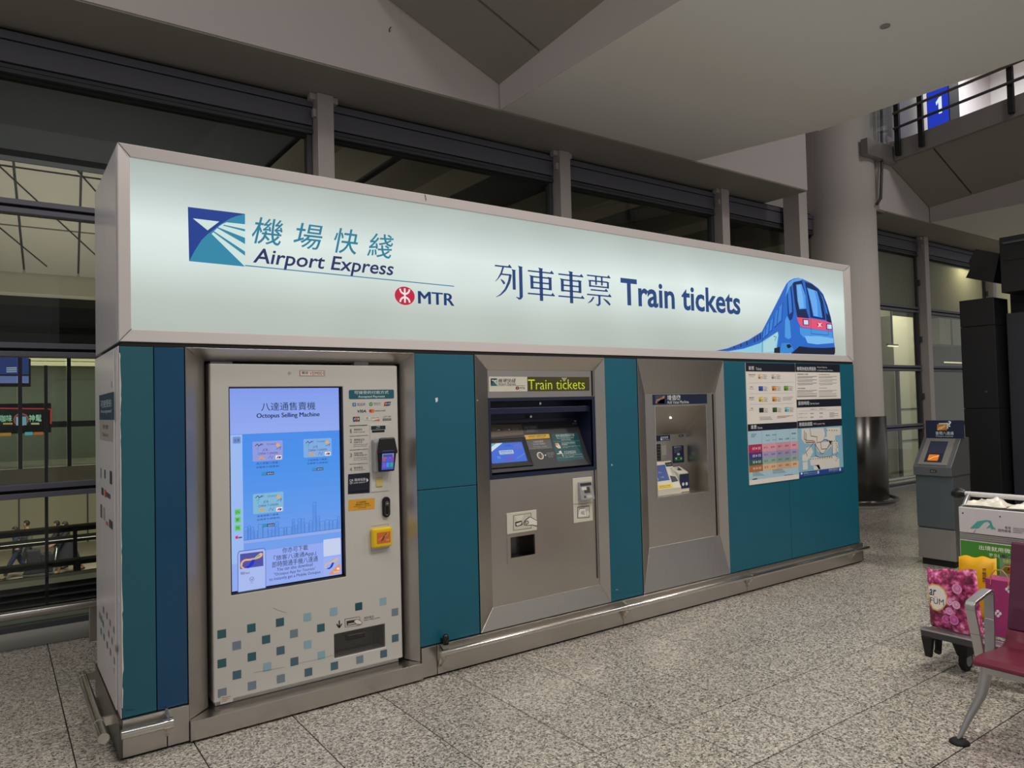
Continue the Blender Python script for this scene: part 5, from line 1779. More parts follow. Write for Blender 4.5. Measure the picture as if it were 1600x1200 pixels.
co.ptext('本機接受紙幣 八達通增值不設找續', 622, 750, 160, 14, (70, 54, 20), 2)
co.ptext('Notes accepted  No change given for add value', 622, 766, 140, 9, (70, 54, 20), 2)
co.ppoly([(524, 790), (742, 776), (760, 860), (548, 874)], (92, 92, 96), 1)
co.ptext('只接受硬幣', 634, 801, 92, 20, (196, 194, 192), 2)
co.ptext('不設找續 請備輔幣', 640, 822, 116, 16, (180, 178, 176), 2)
co.ptext('Coins only', 652, 845, 124, 14, (180, 178, 176), 2)
co.ptext('Exact fare please', 650, 857, 180, 9, (160, 158, 156), 2)
co.ppoly([(750, 738), (758, 728), (972, 718), (986, 724), (1044, 940), (1036, 956), (816, 978), (802, 966)], (26, 84, 92), 1)
co.ptext('使用流動裝置乘搭列車', 872, 745, 170, 26, (210, 226, 226), 2)
co.ptext('Please read before using your mobile', 876, 768, 154, 15, (210, 226, 226), 2)
co.ptext('device to travel', 880, 782, 84, 12, (210, 226, 226), 2)
for v0, v1 in ((800, 792), (946, 934)):
    co.pline([(770 if v0 == 800 else 808, v0), (1004 if v0 == 800 else 1030, v1)], .002, (130, 170, 170), 2)
co.ppoly([(784, 816), (810, 812), (834, 846), (836, 860), (812, 862), (790, 842)], (226, 224, 216), 2)
co.ppoly([(784, 814), (806, 812), (810, 834), (788, 838)], (220, 160, 90), 3)
co.ptext('請在您的手機上開啟程式', 904, 812, 124, 16, (196, 214, 214), 2)
co.ptext('並拍向閱讀器', 868, 828, 54, 14, (196, 214, 214), 2)
co.ptext('Hold your device against the reader', 930, 842, 160, 11, (190, 206, 206), 2)
co.ptext('until it beeps', 874, 856, 50, 9, (190, 206, 206), 2)
co.ppoly([(816, 890), (836, 880), (846, 900), (826, 908)], (226, 226, 220), 2)
co.pline([(802, 910), (846, 904), (858, 934)], .006, (226, 226, 220), 2)
co.ptext('請勿將金屬物品放近', 916, 888, 110, 15, (196, 214, 214), 2)
co.ptext('以免影響讀取', 916, 903, 116, 14, (196, 214, 214), 2)
co.ptext('Keep metal objects away from', 946, 917, 160, 10, (190, 206, 206), 2)
co.ptext('the reader', 916, 932, 80, 9, (190, 206, 206), 2)
co.ring(652, 926, 34, (28, 28, 30), 1, 24, rv=38)
co.ring(652, 926, 30, (214, 208, 198), 2, 24, rv=34)
co.ring(652, 926, 21, (120, 112, 104), 3, 20, rv=25)
co.pline([(648, 902), (656, 950)], .007, (16, 16, 18), 4)
co.pline([(690, 922), (706, 921)], .006, (226, 226, 226), 2)
co.ppoly([(700, 912), (690, 922), (700, 932)], (226, 226, 226), 2)
for u, v in ((720, 908), (744, 906), (764, 905), (732, 932), (756, 930)):
    co.ring(u, v, 11, (140, 138, 136), 2, 14)
    co.ring(u, v, 8, (66, 66, 72), 3, 14)
co.ptext('A0123', 958, 638, 40, 9, (210, 210, 210), 2)
co.ppoly([(950, 612), (978, 610), (964, 628)], (200, 200, 204), 2)
co.build('console_lettering', 'print', con)
# console touch screen in a stepped black frame
cs_ = Print(*CP, (730, 550, 5.713))
e4 = [cs_.px(208, 1010), cs_.px(548, 1010), cs_.px(500, 760), cs_.px(208, 770)]


def con_pt(p, h):
    return Vector(CP[0]) + Vector((1, 0, 0)) * p[0] + sl * p[1] + cs_.n * h


x_r = cs_.px(530, 900)[0]
y_t, y_b = cs_.px(380, 768)[1], cs_.px(380, 1030)[1]
for k, (inset, h) in enumerate(((0, .012), (.012, .009), (.024, .006))):
    hol = (0.004 + inset + .010, y_b + inset + .010, x_r + .02 - inset - .010, y_t - inset - .010)
    MB().plate((0.004 + inset, y_b + inset, x_r + .02 - inset, y_t - inset), [hol], con_pt((0, 0), h), (1, 0, 0), sl, cs_.n, h).build('screen_frame', MAT['bezel'], con)
cs_.O = con_pt((0, 0), .002)
hx0, hy0, hx1, hy1 = hol
cs_.rect(hx0, hy0, hx1, hy1, (62, 108, 214), 1)
cs_.add([(hx0, hy1 - (hy1 - hy0) * .5), (hx0 + (hx1 - hx0) * .45, hy1), (hx0, hy1)], (214, 226, 236), 2)
cs_.add([(hx0, hy1 - (hy1 - hy0) * .3), (hx0 + (hx1 - hx0) * .28, hy1), (hx0, hy1)], (90, 180, 190), 3)
wq, hq = hx1 - hx0, hy1 - hy0
cs_.rect(hx0 + wq * .28, hy0 + hq * .42, hx0 + wq * .68, hy0 + hq * .62, (176, 200, 228), 3, .006)
cs_.text('請觸按屏幕', hx0 + wq * .31, hy0 + hq * .52, hx0 + wq * .65, hy0 + hq * .59, (60, 90, 130), 4)
cs_.text('Touch screen', hx0 + wq * .31, hy0 + hq * .45, hx0 + wq * .65, hy0 + hq * .50, (60, 90, 130), 4)
cs_.rect(hx0 + wq * .42, hy0 + hq * .10, hx0 + wq * .62, hy0 + hq * .32, (96, 92, 200), 3)
cs_.text('5', hx0 + wq * .18, hy0 + hq * .22, hx0 + wq * .28, hy0 + hq * .34, (120, 160, 236), 3)
cs_.line([(hx0 + wq * .7, hy0 + hq * .15), (hx0 + wq * .98, hy0 + hq * .4)], .004, (100, 144, 230), 3)
cs_.line([(hx0 + wq * .72, hy0 + hq * .8), (hx0 + wq * .9, hy0 + hq * .9)], .006, (110, 110, 190), 3)
for k in range(6):
    cs_.line([(hx0 + wq * (.74 + .04 * k), hy0 + hq * .66), (hx0 + wq * (.76 + .04 * k), hy0 + hq * .88)], .003, (120, 120, 190), 3)
cs_.text('MTR', hx0 + wq * .5, hy0 + hq * .8, hx0 + wq * .66, hy0 + hq * .87, (40, 60, 140), 3)
cs_.build('touch_screen', 'print_screen', con)
# two little spot lamps in the recess
for u, v in ((643, 460), (560, 577)):
    p = at(730 + u / 5.713, 550 + v / 5.713, 'Y', YM + .028 if v < 500 else yk - .02)
    MB().tube([p, p + Vector((0, -.012, 0))], [.012, .009], 12).build('spot_lamp', MAT['chrome'], tm)
# ticket outlet
MB().plate((ox0 - .028, oz0 - .035, ox1 + .028, oz1 + .002), [(ox0, oz0, ox1, oz1)], (0, YM - .003, 0), (1, 0, 0), (0, 0, 1), (0, -1, 0), .003).build('outlet_plate', MAT['steel_h'], low, bevel=.0008)
t_ = MB()
t_.box(ox0, YM + .11, oz0, ox1, YM + .12, oz1)
t_.box(ox0 - .006, YM + .012, oz0 - .006, ox0, YM + .12, oz1)
t_.box(ox1, YM + .012, oz0 - .006, ox1 + .006, YM + .12, oz1)
t_.box(ox0, YM + .012, oz0 - .006, ox1, YM + .12, oz0)
t_.box(ox0, YM + .012, oz1, ox1, YM + .12, oz1 + .006)
t_.build('outlet_tray', MAT['steel_dark'], low)


def pict_plate(u0, v0, u1, v1, name):
    p = Print((0, YM - .007, 0), (1, 0, 0), (0, 0, 1), (730, 730, 4.4435))
    cu, cv = (u0 + u1) / 2, (v0 + v1) / 2
    o_ = MB().box(p.px(u0, cv)[0], YM - .0068, p.px(cu, v1)[1], p.px(u1, cv)[0], YM - .0002, p.px(cu, v0)[1]).build(name, MAT['cream_plastic'], low, bevel=.0025)
    return p, o_


p, o_ = pict_plate(277, 308, 484, 452, 'outlet_sign')
p.ppoly([(318, 334), (446, 315), (446, 426), (318, 442)], (150, 146, 134), 1)
p.ppoly([(324, 338), (440, 321), (440, 420), (324, 436)], (206, 202, 188), 2)
p.ppoly([(330, 340), (346, 376), (376, 370), (392, 330)], (226, 222, 210), 3)
p.ppoly([(332, 382), (378, 370), (384, 400), (350, 412), (334, 410)], (40, 38, 38), 3)
p.ppoly([(336, 392), (376, 378), (374, 396), (346, 408)], (226, 220, 210), 4)
p.ppoly([(388, 388), (400, 366), (432, 342), (486, 370), (486, 410), (450, 402), (412, 406), (394, 402)], (40, 36, 36), 4)
p.ppoly([(394, 388), (404, 370), (434, 347), (484, 373), (484, 405), (450, 398), (414, 402), (398, 398)], (238, 232, 224), 5)
p.ring(412, 384, 14, (60, 56, 56), 6, 16)
p.ring(412, 384, 9, (200, 194, 186), 7, 16)
p.build('pictogram', 'print', o_)
p, o_ = pict_plate(736, 72, 870, 250, 'card_slot_plate')
p.prect(772, 104, 850, 122, (40, 40, 44), 1)
p.ptext('八達通', 812, 113, 50, 12, (220, 220, 220), 2)
p.build('pictogram', 'print', o_)
sl0, sl1 = p.px(766, 160), p.px(860, 222)
zt2, zb2 = p.px(812, 100)[1], p.px(812, 222)[1]
slot = MB().hexa([(sl0[0], YM - .05, zb2), (sl1[0], YM - .05, zb2), (sl1[0], YM - .006, zb2), (sl0[0], YM - .006, zb2),
                  (sl0[0] + .004, YM - .02, zt2), (sl1[0] - .004, YM - .02, zt2), (sl1[0] - .004, YM - .006, zt2), (sl0[0] + .004, YM - .006, zt2)]).build('card_slot', MAT['grey_plastic'], low, bevel=.002)
dd = Vector((0, .03, zt2 - zb2)).normalized()
p2 = Print((sl0[0], YM - .0505, zb2), (1, 0, 0), dd)
wS, hS = sl1[0] - sl0[0], zt2 - zb2
p2.rect(wS * .08, hS * .80, wS * .92, hS * .96, (44, 44, 48), 1)
p2.rect(wS * .30, hS * .38, wS * .74, hS * .72, (64, 60, 58), 1)
p2.rect(wS * .14, hS * .56, wS * .50, hS * .74, (214, 208, 198), 2)
p2.rect(wS * .44, hS * .10, wS * .82, hS * .26, (190, 186, 178), 1)
p2.rect(wS * .22, hS * .12, wS * .34, hS * .24, (60, 58, 56), 1)
p2.build('pictogram', 'print', slot)
p, o_ = pict_plate(740, 254, 872, 380, 'note_slot_sign')
p.ppoly([(764, 276), (850, 266), (850, 350), (764, 356)], (90, 88, 84), 1)
p.ppoly([(768, 282), (846, 272), (846, 346), (768, 352)], (196, 190, 178), 2)
p.prect(776, 284, 816, 294, (34, 32, 32), 3)
p.ppoly([(780, 290), (816, 286), (828, 340), (770, 346)], (238, 234, 228), 4)
p.ptext('HK$', 800, 318, 24, 34, (50, 48, 48), 5)
p.ppoly([(826, 308), (842, 300), (848, 330), (830, 342)], (230, 224, 216), 5)
p.build('pictogram', 'print', o_)

# ================================================================= ADD VALUE MACHINE (right bay)
av = thing('add_value_machine', 'narrow stainless card top-up machine with a deep viewing recess', 'machine', (3.93, 0.25, 0))
YA = 0.06
chamfer_frame(av, (3.430, ZPL + .002, 4.425, ZP), (3.563, 0.500, 4.384, 1.672), -0.006, YA - .004, 0.10, 'steel')
wx0, wx1, wz0, wz1 = 3.672, 4.262, 0.872, 1.572
adoor = MB().plate((3.54, 0.48, 4.41, 1.69), [(wx0, wz0, wx1, wz1)], (0, YA, 0), (1, 0, 0), (0, 0, 1), (0, -1, 0), .012).build('front_door', MAT['steel'], av)
MB().box(4.352, YA - .006, .50, 4.358, YA, 1.66).build('door_edge', MAT['seam_black'], adoor)
MB().plate((wx0 - .012, wz0 - .012, wx1 + .012, wz1 + .004), [(wx0, wz0, wx1, wz1)], (0, YA - .004, 0), (1, 0, 0), (0, 0, 1), (0, -1, 0), .004).build('window_trim', MAT['chrome'], adoor)
ap = Print((0, YA - .004, 0), (1, 0, 0), (0, 0, 1), (980, 550, 5))
lb0, lb1 = ap.px(202, 370)[0], ap.px(624, 370)[0]
lz1, lz0 = ap.px(412, 330)[1], ap.px(412, 408)[1]
nb_ = MB().box(lb0, YA - .0038, lz0, lb1, YA, lz1).build('name_bar', MAT['navy_plastic'], adoor, bevel=.001)
ap.prect(218, 338, 297, 406, (60, 70, 96), 1)
ap.pline([(226, 400), (230, 378), (262, 366), (284, 348), (292, 344), (286, 358), (262, 368)], .010, (206, 140, 96), 2)
ap.ppoly([(232, 402), (262, 372), (292, 362), (294, 404)], (40, 62, 116), 1)
ap.ptext('增值機', 364, 356, 104, 40, (232, 234, 236), 2, bold=.006)
ap.ptext('Add Value Machine', 396, 391, 168, 24, (226, 228, 232), 2)
ap.build('bar_lettering', 'print', nb_)
yk = 0.285
zc = 1.335
r_ = MB()
r_.box(wx0 - .012, YA + .012, wz0, wx0, yk, wz1)
r_.box(wx1, YA + .012, wz0, wx1 + .012, yk, wz1)
r_.box(wx0 - .012, yk, wz0 - .012, wx1 + .012, yk + .012, wz1)
r_.box(wx0 - .012, YA + .012, wz0 - .012, wx1 + .012, yk, wz0)
r_.hexa([(wx0, YA + .012, wz1), (wx1, YA + .012, wz1), (wx1, yk, zc), (wx0, yk, zc), (wx0, YA + .012, wz1 + .012), (wx1, YA + .012, wz1 + .012), (wx1, yk, wz1 + .012), (wx0, yk, wz1 + .012)])
rec = r_.build('recess_box', MAT['steel'], av)
pl_ = at(1048, 661, 'Y', YA + .10)
MB().lathe([(0.0, -.006), (.010, -.004), (.012, 0)], n=12).build('lamp', mat('lamp_glow', (255, 250, 235), emit=(255, 246, 225), estr=3.0), av, world=False).location = Vector((pl_.x, YA + .10, wz1 - (wz1 - zc) * .09 / .22)) - Vector((3.93, .25, 0))
bp_ = Print((0, yk - .001, 0), (1, 0, 0), (0, 0, 1), (980, 550, 5))
bp_.prect(226, 650, 335, 695, (22, 30, 62), 1)
bp_.ptext('增值服務', 290, 668, 60, 18, (226, 230, 240), 2)
bp_.ptext('Add value', 296, 684, 66, 10, (200, 206, 220), 2)
bp_.ppoly([(258, 672), (274, 682), (268, 692), (262, 690)], (240, 240, 244), 3)
bp_.prect(404, 645, 440, 663, (24, 32, 64), 1)
bp_.ptext('A0217', 422, 654, 26, 8, (220, 224, 230), 2)
bp_.prect(230, 720, 262, 848, (22, 24, 34), 1)
for k in range(5):
    bp_.pline([(234, 738 + k * 24), (256, 738 + k * 24)], .003, (120, 122, 130), 2)
bp_.prect(266, 728, 304, 806, (158, 154, 150), 1)
bp_.prect(355, 732, 443, 866, (22, 30, 66), 1, .004)
bp_.ptext('請將卡放入', 394, 742, 60, 12, (200, 206, 222), 2)
for k in range(4):
    bp_.pline([(366, 756 + k * 10), (428 - k * 10, 754 + k * 10)], .0018, (150, 156, 176), 2)
bp_.prect(390, 790, 410, 806, (190, 196, 206), 2)
bp_.prect(370, 818, 432, 848, (40, 120, 70), 2, .005)
bp_.ppoly([(374, 832), (386, 824), (386, 840)], (220, 240, 226), 3)
bp_.ppoly([(428, 832), (416, 824), (416, 840)], (220, 240, 226), 3)
bp_.ring(401, 832, 9, (30, 60, 40), 3, 12)
bp_.build('recess_lettering', 'print', rec)['kind'] = 'stuff'
# console block
A3, B3 = at(1048, 719.4, 'Y', .26), at(1064.4, 761, 'Y', .10)
cbl = MB().hexa([(wx0 + .003, .10, wz0 + .001), (B3.x, .10, wz0 + .001), (A3.x, .26, wz0 + .001), (wx0 + .003, .26, wz0 + .001),
                 (wx0 + .003, .10, B3.z), (B3.x, .10, B3.z), (A3.x, .26, A3.z), (wx0 + .003, .26, A3.z)]).build('console', MAT['cream_plastic'], av, bevel=.002)
dsl = Vector((0, .16, A3.z - B3.z)).normalized()
cp_ = Print((wx0, .0995, B3.z + .0006), (1, 0, 0), dsl, (980, 550, 5))
cp_.ppoly([(232, 886), (294, 880), (332, 1000), (238, 1012)], (38, 74, 150), 1)
cp_.ptext('請插入', 256, 942, 30, 12, (170, 196, 226), 2)
cp_.ptext('八達通', 272, 978, 32, 12, (170, 196, 226), 2)
cp_.pline([(236, 985), (244, 1002)], .004, (220, 230, 240), 2)
cp_.ppoly([(294, 866), (346, 858), (356, 890), (304, 896)], (26, 28, 40), 1)
cp_.ptext('插入紙幣', 326, 878, 40, 10, (180, 182, 190), 2)
cp_.ppoly([(330, 906), (354, 900), (380, 966), (350, 972)], (206, 202, 196), 1)
for k in range(5):
    cp_.pline([(338 + k * 4, 914 + k * 12), (352 + k * 4, 911 + k * 12)], .004, (90, 90, 96), 2)
cp_.ppoly([(332, 966), (376, 972), (400, 1008), (350, 1018)], (28, 36, 66), 1)
cp_.ppoly([(236, 1042), (350, 1030), (360, 1056), (240, 1070)], (240, 206, 40), 1)
cp_.ptext('本機只收 $50 $100 紙幣', 294, 1046, 92, 10, (60, 50, 20), 2)
cp_.ptext('$50 and $100 notes only', 298, 1058, 92, 8, (60, 50, 20), 2)
cp_.build('console_lettering', 'print', cbl)
c1_, c2_ = at(980 + 372 / 5, 550 + 960 / 5, 'Y', .16), at(980 + 470 / 5, 550 + 985 / 5, 'Y', .16)
zt3 = at(980 + 415 / 5, 550 + 882 / 5, 'Y', .24).z
crd = MB().hexa([(c1_.x + .03, .14, wz0 + .002), (c2_.x, .14, wz0 + .002), (c2_.x, .25, wz0 + .002), (c1_.x + .03, .25, wz0 + .002),
                 (c1_.x + .03, .15, c2_.z + .05), (c2_.x, .15, c2_.z + .05), (c2_.x - .01, .25, zt3), (c1_.x + .02, .25, zt3)]).build('card_reader', MAT['cream_plastic'], av, bevel=.003)
z5 = c2_.z + .05
d5 = Vector((0, .10, zt3 - z5)).normalized()
q5 = Print((c1_.x + .03, .1494, z5 + .0006), (1, 0, 0), d5)
w5, h5 = c2_.x - c1_.x - .03, math.hypot(.1, zt3 - z5)
q5.rect(w5 * .1, h5 * .82, w5 * .9, h5 * .95, (24, 30, 56), 1)
q5.rect(w5 * .3, h5 * .3, w5 * .7, h5 * .7, (60, 58, 60), 1)
q5.rect(w5 * .2, h5 * .5, w5 * .5, h5 * .66, (220, 214, 206), 2)
q5.build('reader_print', 'print', crd)
q6 = Print((c1_.x + .03, .1394, wz0), (1, 0, 0), (0, 0, 1))
q6.rect(.004, .03, w5 - .004, z5 - wz0 - .01, (26, 34, 70), 1)
for k in (.35, .7):
    q6.add([(w5 * k + .014 * math.cos(t * math.pi / 8), .065 + .014 * math.sin(t * math.pi / 8)) for t in range(16)], (214, 220, 230), 2)
q6.build('reader_label', 'print', crd)

# ================================================================= NOTICES on the right panels
pz = (1140, 550, 5.4545)
fpl = lambda: Print((0, -.0062, 0), (1, 0, 0), (0, 0, 1), pz)
f_ = fpl()
px0, px1 = 4.716, 5.428
n1 = thing('fare_notice', 'tall ticket and fare notice sheet with a coloured fare table on the teal panel', 'notice', ((px0 + px1) / 2, -.003, .885))
MB().box(px0, -.006, .884, px1, -.0004, 1.921).build('sheet', MAT['tag_paper'], n1)
DKB = (14, 20, 40)
f_.rect(px0, f_.px(345, 168)[1], px1, 1.921, DKB, 1)
f_.ptext('車票', 184, 138, 48, 34, (236, 238, 240), 2)
f_.ptext('Tickets', 247, 144, 50, 22, (220, 224, 228), 2)
TG = (110, 108, 106)
for k, v in enumerate((206, 310, 402, 492)):
    f_.ptext(('機場快綫車票', '旅客票', '優惠車票', '八達通')[k], 190 if k == 0 else 186, v - 12, (58, 24, 40, 24)[k], 11, (50, 48, 48), 1)
    f_.ptext(('Airport Express', 'Tourist', 'Promotional', 'Octopus')[k], 186, v + 4, 44, 8, TG, 1)
    if k:
        f_.pline([(166, v - 46), (546, v - 54)], .002, (190, 186, 182), 1)
IC = (((262, 210), (376, 210)), ((266, 312), (380, 310), (482, 309)), ((268, 404), (382, 402)), ((271, 496), (385, 493), (488, 490)))
IK = (((222, 190, 170), (206, 190, 190)), ((34, 84, 180), (214, 140, 70), (96, 160, 60)), ((216, 196, 90), (220, 150, 70)), ((36, 44, 40), (40, 100, 50), (130, 190, 214)))
for row, cs2 in zip(IC, IK):
    for (u, v), c in zip(row, cs2):
        f_.prect(u - 19, v - 20, u + 19, v + 20, c, 1)
        f_.prect(u - 16, v + 2, u - 2, v + 17, tuple(int(q * .6) for q in c), 2)
        f_.prect(u + 2, v - 14, u + 15, v - 4, tuple(min(255, int(q * 1.3)) for q in c), 2)
        f_.ptext('單程 Single', u + 40, v - 13, 30, 9, (60, 58, 58), 1)
        for q in range(3):
            f_.pline([(u + 24, v + q * 9), (u + 56 - 8 * (q % 2), v - 1 + q * 9)], .003, TG, 1)
for q in range(3):
    f_.pline([(452, 388 + q * 11), (540 - q * 8, 384 + q * 11)], .003, TG, 1)
    f_.pline([(256, 556 + q * 11), (350 + q * 8, 552 + q * 11)], .003, TG, 1)
    f_.pline([(404, 548 + q * 8), (540 - q * 30, 541 + q * 8)], .003, (180, 110, 90), 1)
zf1, zf0 = f_.px(360, 606)[1], f_.px(360, 664)[1]
f_.rect(px0, zf0, px1, zf1, DKB, 1)
f_.ptext('車費', 205, 640, 48, 36, (236, 238, 240), 2)
f_.ptext('Fares', 258, 645, 38, 20, (220, 224, 228), 2)
zg0 = f_.px(370, 1068)[1]
f_.rect(px0, zg0, px1, zf0, (176, 210, 228), 1)
rows_ = ((778, 845, (184, 44, 96), (232, 164, 182)), (845, 900, (64, 62, 130), (170, 164, 206)), (900, 950, (40, 98, 96), (152, 184, 176)), (950, 1006, (184, 112, 60), (232, 190, 150)))
xa = [px0 + (px1 - px0) * t for t in (0, .26, .405, .545, .69, .835, 1.0)]
for v0, v1, c, cl_ in rows_:
    z1_, z0_ = f_.px(365, v0 - 2)[1], f_.px(365, v1 - 2)[1]
    f_.rect(xa[0], z0_, xa[1], z1_, c, 2)
    for q in range(1, 6):
        k = 1.0 if q in (1, 2, 5) else .94
        f_.rect(xa[q], z0_, xa[q + 1], z1_, tuple(int(w * k) for w in cl_), 2)
        zc_ = (z0_ + z1_) / 2
        xm_ = (xa[q] + xa[q + 1]) / 2
        f_.text(('$115', '$105', '$57', '$205', '$90')[q - 1], xm_ - .025, zc_ - .009, xm_ + .025, zc_ + .009, (80, 70, 74), 3)
    zc_ = (z0_ + z1_) / 2
    f_.text('機場', xa[0] + .05, zc_ - .012, xa[0] + .085, zc_ + .012, (236, 230, 232), 3)
    f_.add([(xa[0] + .098, zc_ - .012), (xa[0] + .116, zc_), (xa[0] + .098, zc_ + .012)], (236, 230, 232), 3)
    f_.text('香港', xa[0] + .125, zc_ - .012, xa[0] + .165, zc_ + .012, (236, 230, 232), 3)
for q in (1, 3, 5):
    f_.line([(xa[q], zg0 + .06), (xa[q], zf0)], .002, (130, 160, 176), 3)
for q, s_ in enumerate(('單程', '即日來回', '成人', '小童', '團體')):
    f_.ptext(s_, 325 + q * 55, 710 - q * 4 + (38 if q in (2, 3) else 0), 34, 11, (50, 60, 66), 2)
    f_.ptext('Adult Child', 325 + q * 55, 752 - q * 4, 30, 8, (80, 90, 96), 2)
for q in range(4):
    f_.pline([(196, 1028 + q * 9), (250 + q * 15, 1022 + q * 9)], .003, (90, 104, 112), 2)
    f_.pline([(366, 1006 + q * 9), (470 + q * 10 - 20, 998 + q * 9)], .003, (90, 104, 112), 2)
    f_.pline([(182, 700 + q * 9), (230 - q * 6, 697 + q * 9)], .003, (90, 104, 112), 2)
f_.pline([(196, 1086), (236, 1080)], .008, (50, 48, 48), 1)
f_.pline([(466, 1050), (540, 1042)], .004, TG, 1)
f_.build('fare_lettering', 'print', n1)
f_ = fpl()
qx0, qx1 = 5.433, 6.158
n2 = thing('service_notice', 'notice sheet with complimentary services, service hours and rail map on the teal panel', 'notice', ((qx0 + qx1) / 2, -.003, .895))
MB().box(qx0, -.006, .893, qx1, -.0004, 1.925).build('sheet', MAT['tag_paper'], n2)
f_.rect(qx0, f_.px(745, 172)[1], qx1, 1.925, DKB, 1)
f_.ptext('機場快綫免費服務', 654, 143, 162, 34, (236, 238, 240), 2)
f_.ptext('Airport Express', 788, 132, 84, 17, (220, 224, 228), 2)
f_.ptext('complimentary services', 812, 157, 134, 15, (220, 224, 228), 2)
f_.ptext('免費穿梭巴士服務', 622, 190, 94, 12, (40, 40, 42), 1)
f_.ptext('Free Shuttle Bus Service', 806, 192, 94, 9, (40, 40, 42), 1)
for c_i, (u0, u1) in enumerate(((576, 748), (760, 916))):
    for k, v in enumerate((212, 222, 240, 252, 268, 280, 330, 342, 358, 374, 382)):
        f_.pline([(u0 + (6 if k in (3, 5) else 0), v), (u1 - (40 if k in (1, 3, 5, 7) else 4), v - 4)], .0045 if c_i == 0 else .0035, (120, 118, 118), 1)
f_.ptext('免費市區預辦登機', 612, 310, 62, 10, (40, 40, 42), 1)
f_.ptext('Free In-town Check-in', 796, 306, 64, 8, (40, 40, 42), 1)
f_.rect(qx0, f_.px(755, 468)[1], qx1, f_.px(755, 402)[1], DKB, 1)
f_.ptext('服務時間', 630, 436, 92, 32, (236, 238, 240), 2)
f_.ptext('Service hours', 724, 438, 78, 18, (220, 224, 228), 2)
f_.ptext('首班車 First', 716, 487, 56, 9, TG, 1)
f_.ptext('尾班車 Last', 792, 485, 54, 9, TG, 1)
f_.pline([(586, 503), (930, 493)], .0015, (160, 158, 156), 1)
for v, a, b2 in ((526, '0554', '0048'), (558, '0550', '0113')):
    f_.ptext('往市區 To city', 624, v, 76, 9, TG, 1)
    f_.ptext(a, 702, v - 2, 26, 12, (50, 50, 52), 1)
    f_.ptext(b2, 779, v - 5, 26, 12, (50, 50, 52), 1)
for k in range(5):
    f_.pline([(852, 518 + k * 9), (890 + (k % 2) * 36, 516 + k * 9)], .003, TG, 1)
zm1, zm0 = f_.px(765, 640)[1], f_.px(765, 578)[1]
f_.rect(qx0, zm1, qx1, zm0, DKB, 1)
f_.ptext('港鐵路綫圖', 646, 615, 114, 34, (236, 238, 240), 2)
f_.ptext('MTR system map', 762, 613, 96, 18, (220, 224, 228), 2)
zb3 = f_.px(775, 1004)[1]
f_.rect(qx0, zb3, qx1, zm1, (140, 190, 216), 1)
LAND = (226, 224, 216)
for poly in ([(612, 655), (800, 648), (812, 700), (796, 760), (730, 782), (640, 780), (612, 740)], [(826, 646), (944, 640), (946, 706), (900, 712), (898, 756), (920, 764), (926, 850), (880, 868), (868, 800), (830, 742), (804, 744), (808, 726), (828, 722)],
             [(650, 820), (690, 804), (712, 850), (690, 890), (660, 930), (620, 930), (618, 880), (648, 866)], [(738, 776), (868, 756), (866, 800), (800, 868), (752, 850), (736, 810)],
             [(680, 902), (780, 888), (900, 884), (934, 910), (936, 980), (860, 992), (760, 1000), (740, 970), (690, 966)], [(622, 940), (664, 934), (666, 1000), (624, 1006)], [(714, 968), (760, 960), (776, 1000), (718, 1004)]):
    f_.ppoly(poly, LAND, 2)
LNC = (120, 96, 90)
for pts in ([(636, 668), (632, 740), (660, 754), (716, 756), (728, 772), (730, 880), (760, 896), (870, 888)], [(714, 776), (650, 852), (662, 888)], [(684, 650), (690, 716), (744, 722), (742, 762)], [(724, 782), (780, 866), (800, 862), (848, 800), (862, 780)],
            [(776, 770), (780, 828), (830, 824), (858, 768)], [(876, 760), (874, 886)], [(740, 770), (776, 768), (808, 744), (860, 760)], [(648, 772), (722, 770)]):
    f_.pline(pts, .006, LNC, 4)
for k in range(10):
    f_.ring(690 + k * 20, 912 - k * 1.5, 4, (60, 56, 60), 5, 8)
    f_.ring(830 + (k % 5) * 20, 668 if k < 5 else 760, 4, (60, 56, 60), 5, 8)
    f_.ring(646 + (k % 2) * 6, 690 + k * 9, 3.5, (60, 56, 60), 5, 8)
    f_.ring(905 + (k % 3) * 5, 780 + k * 16, 3.5, (60, 56, 60), 5, 8)
    f_.ring(655 + k * 7, 768, 3.5, (196, 50, 60), 5, 8)
f_.rect(qx0, .893, qx1, zb3, (30, 72, 156), 1)
f_.ring(613, 1036, 9, (232, 236, 244), 2, 14)
f_.ptext('港鐵網頁 www.mtr.com.hk', 685, 1028, 112, 11, (220, 228, 240), 2)
f_.ptext('Customer services hotline', 690, 1042, 116, 7, (190, 204, 226), 2)
f_.prect(748, 1012, 762, 1036, (216, 222, 234), 2)
f_.ptext('港鐵流動程式', 884, 1001, 80, 11, (220, 228, 240), 2)
f_.ptext('MTR Mobile app', 884, 1014, 80, 7, (190, 204, 226), 2)
f_.prect(934, 988, 948, 1012, (216, 222, 234), 2)
f_.build('map_lettering', 'print', n2)

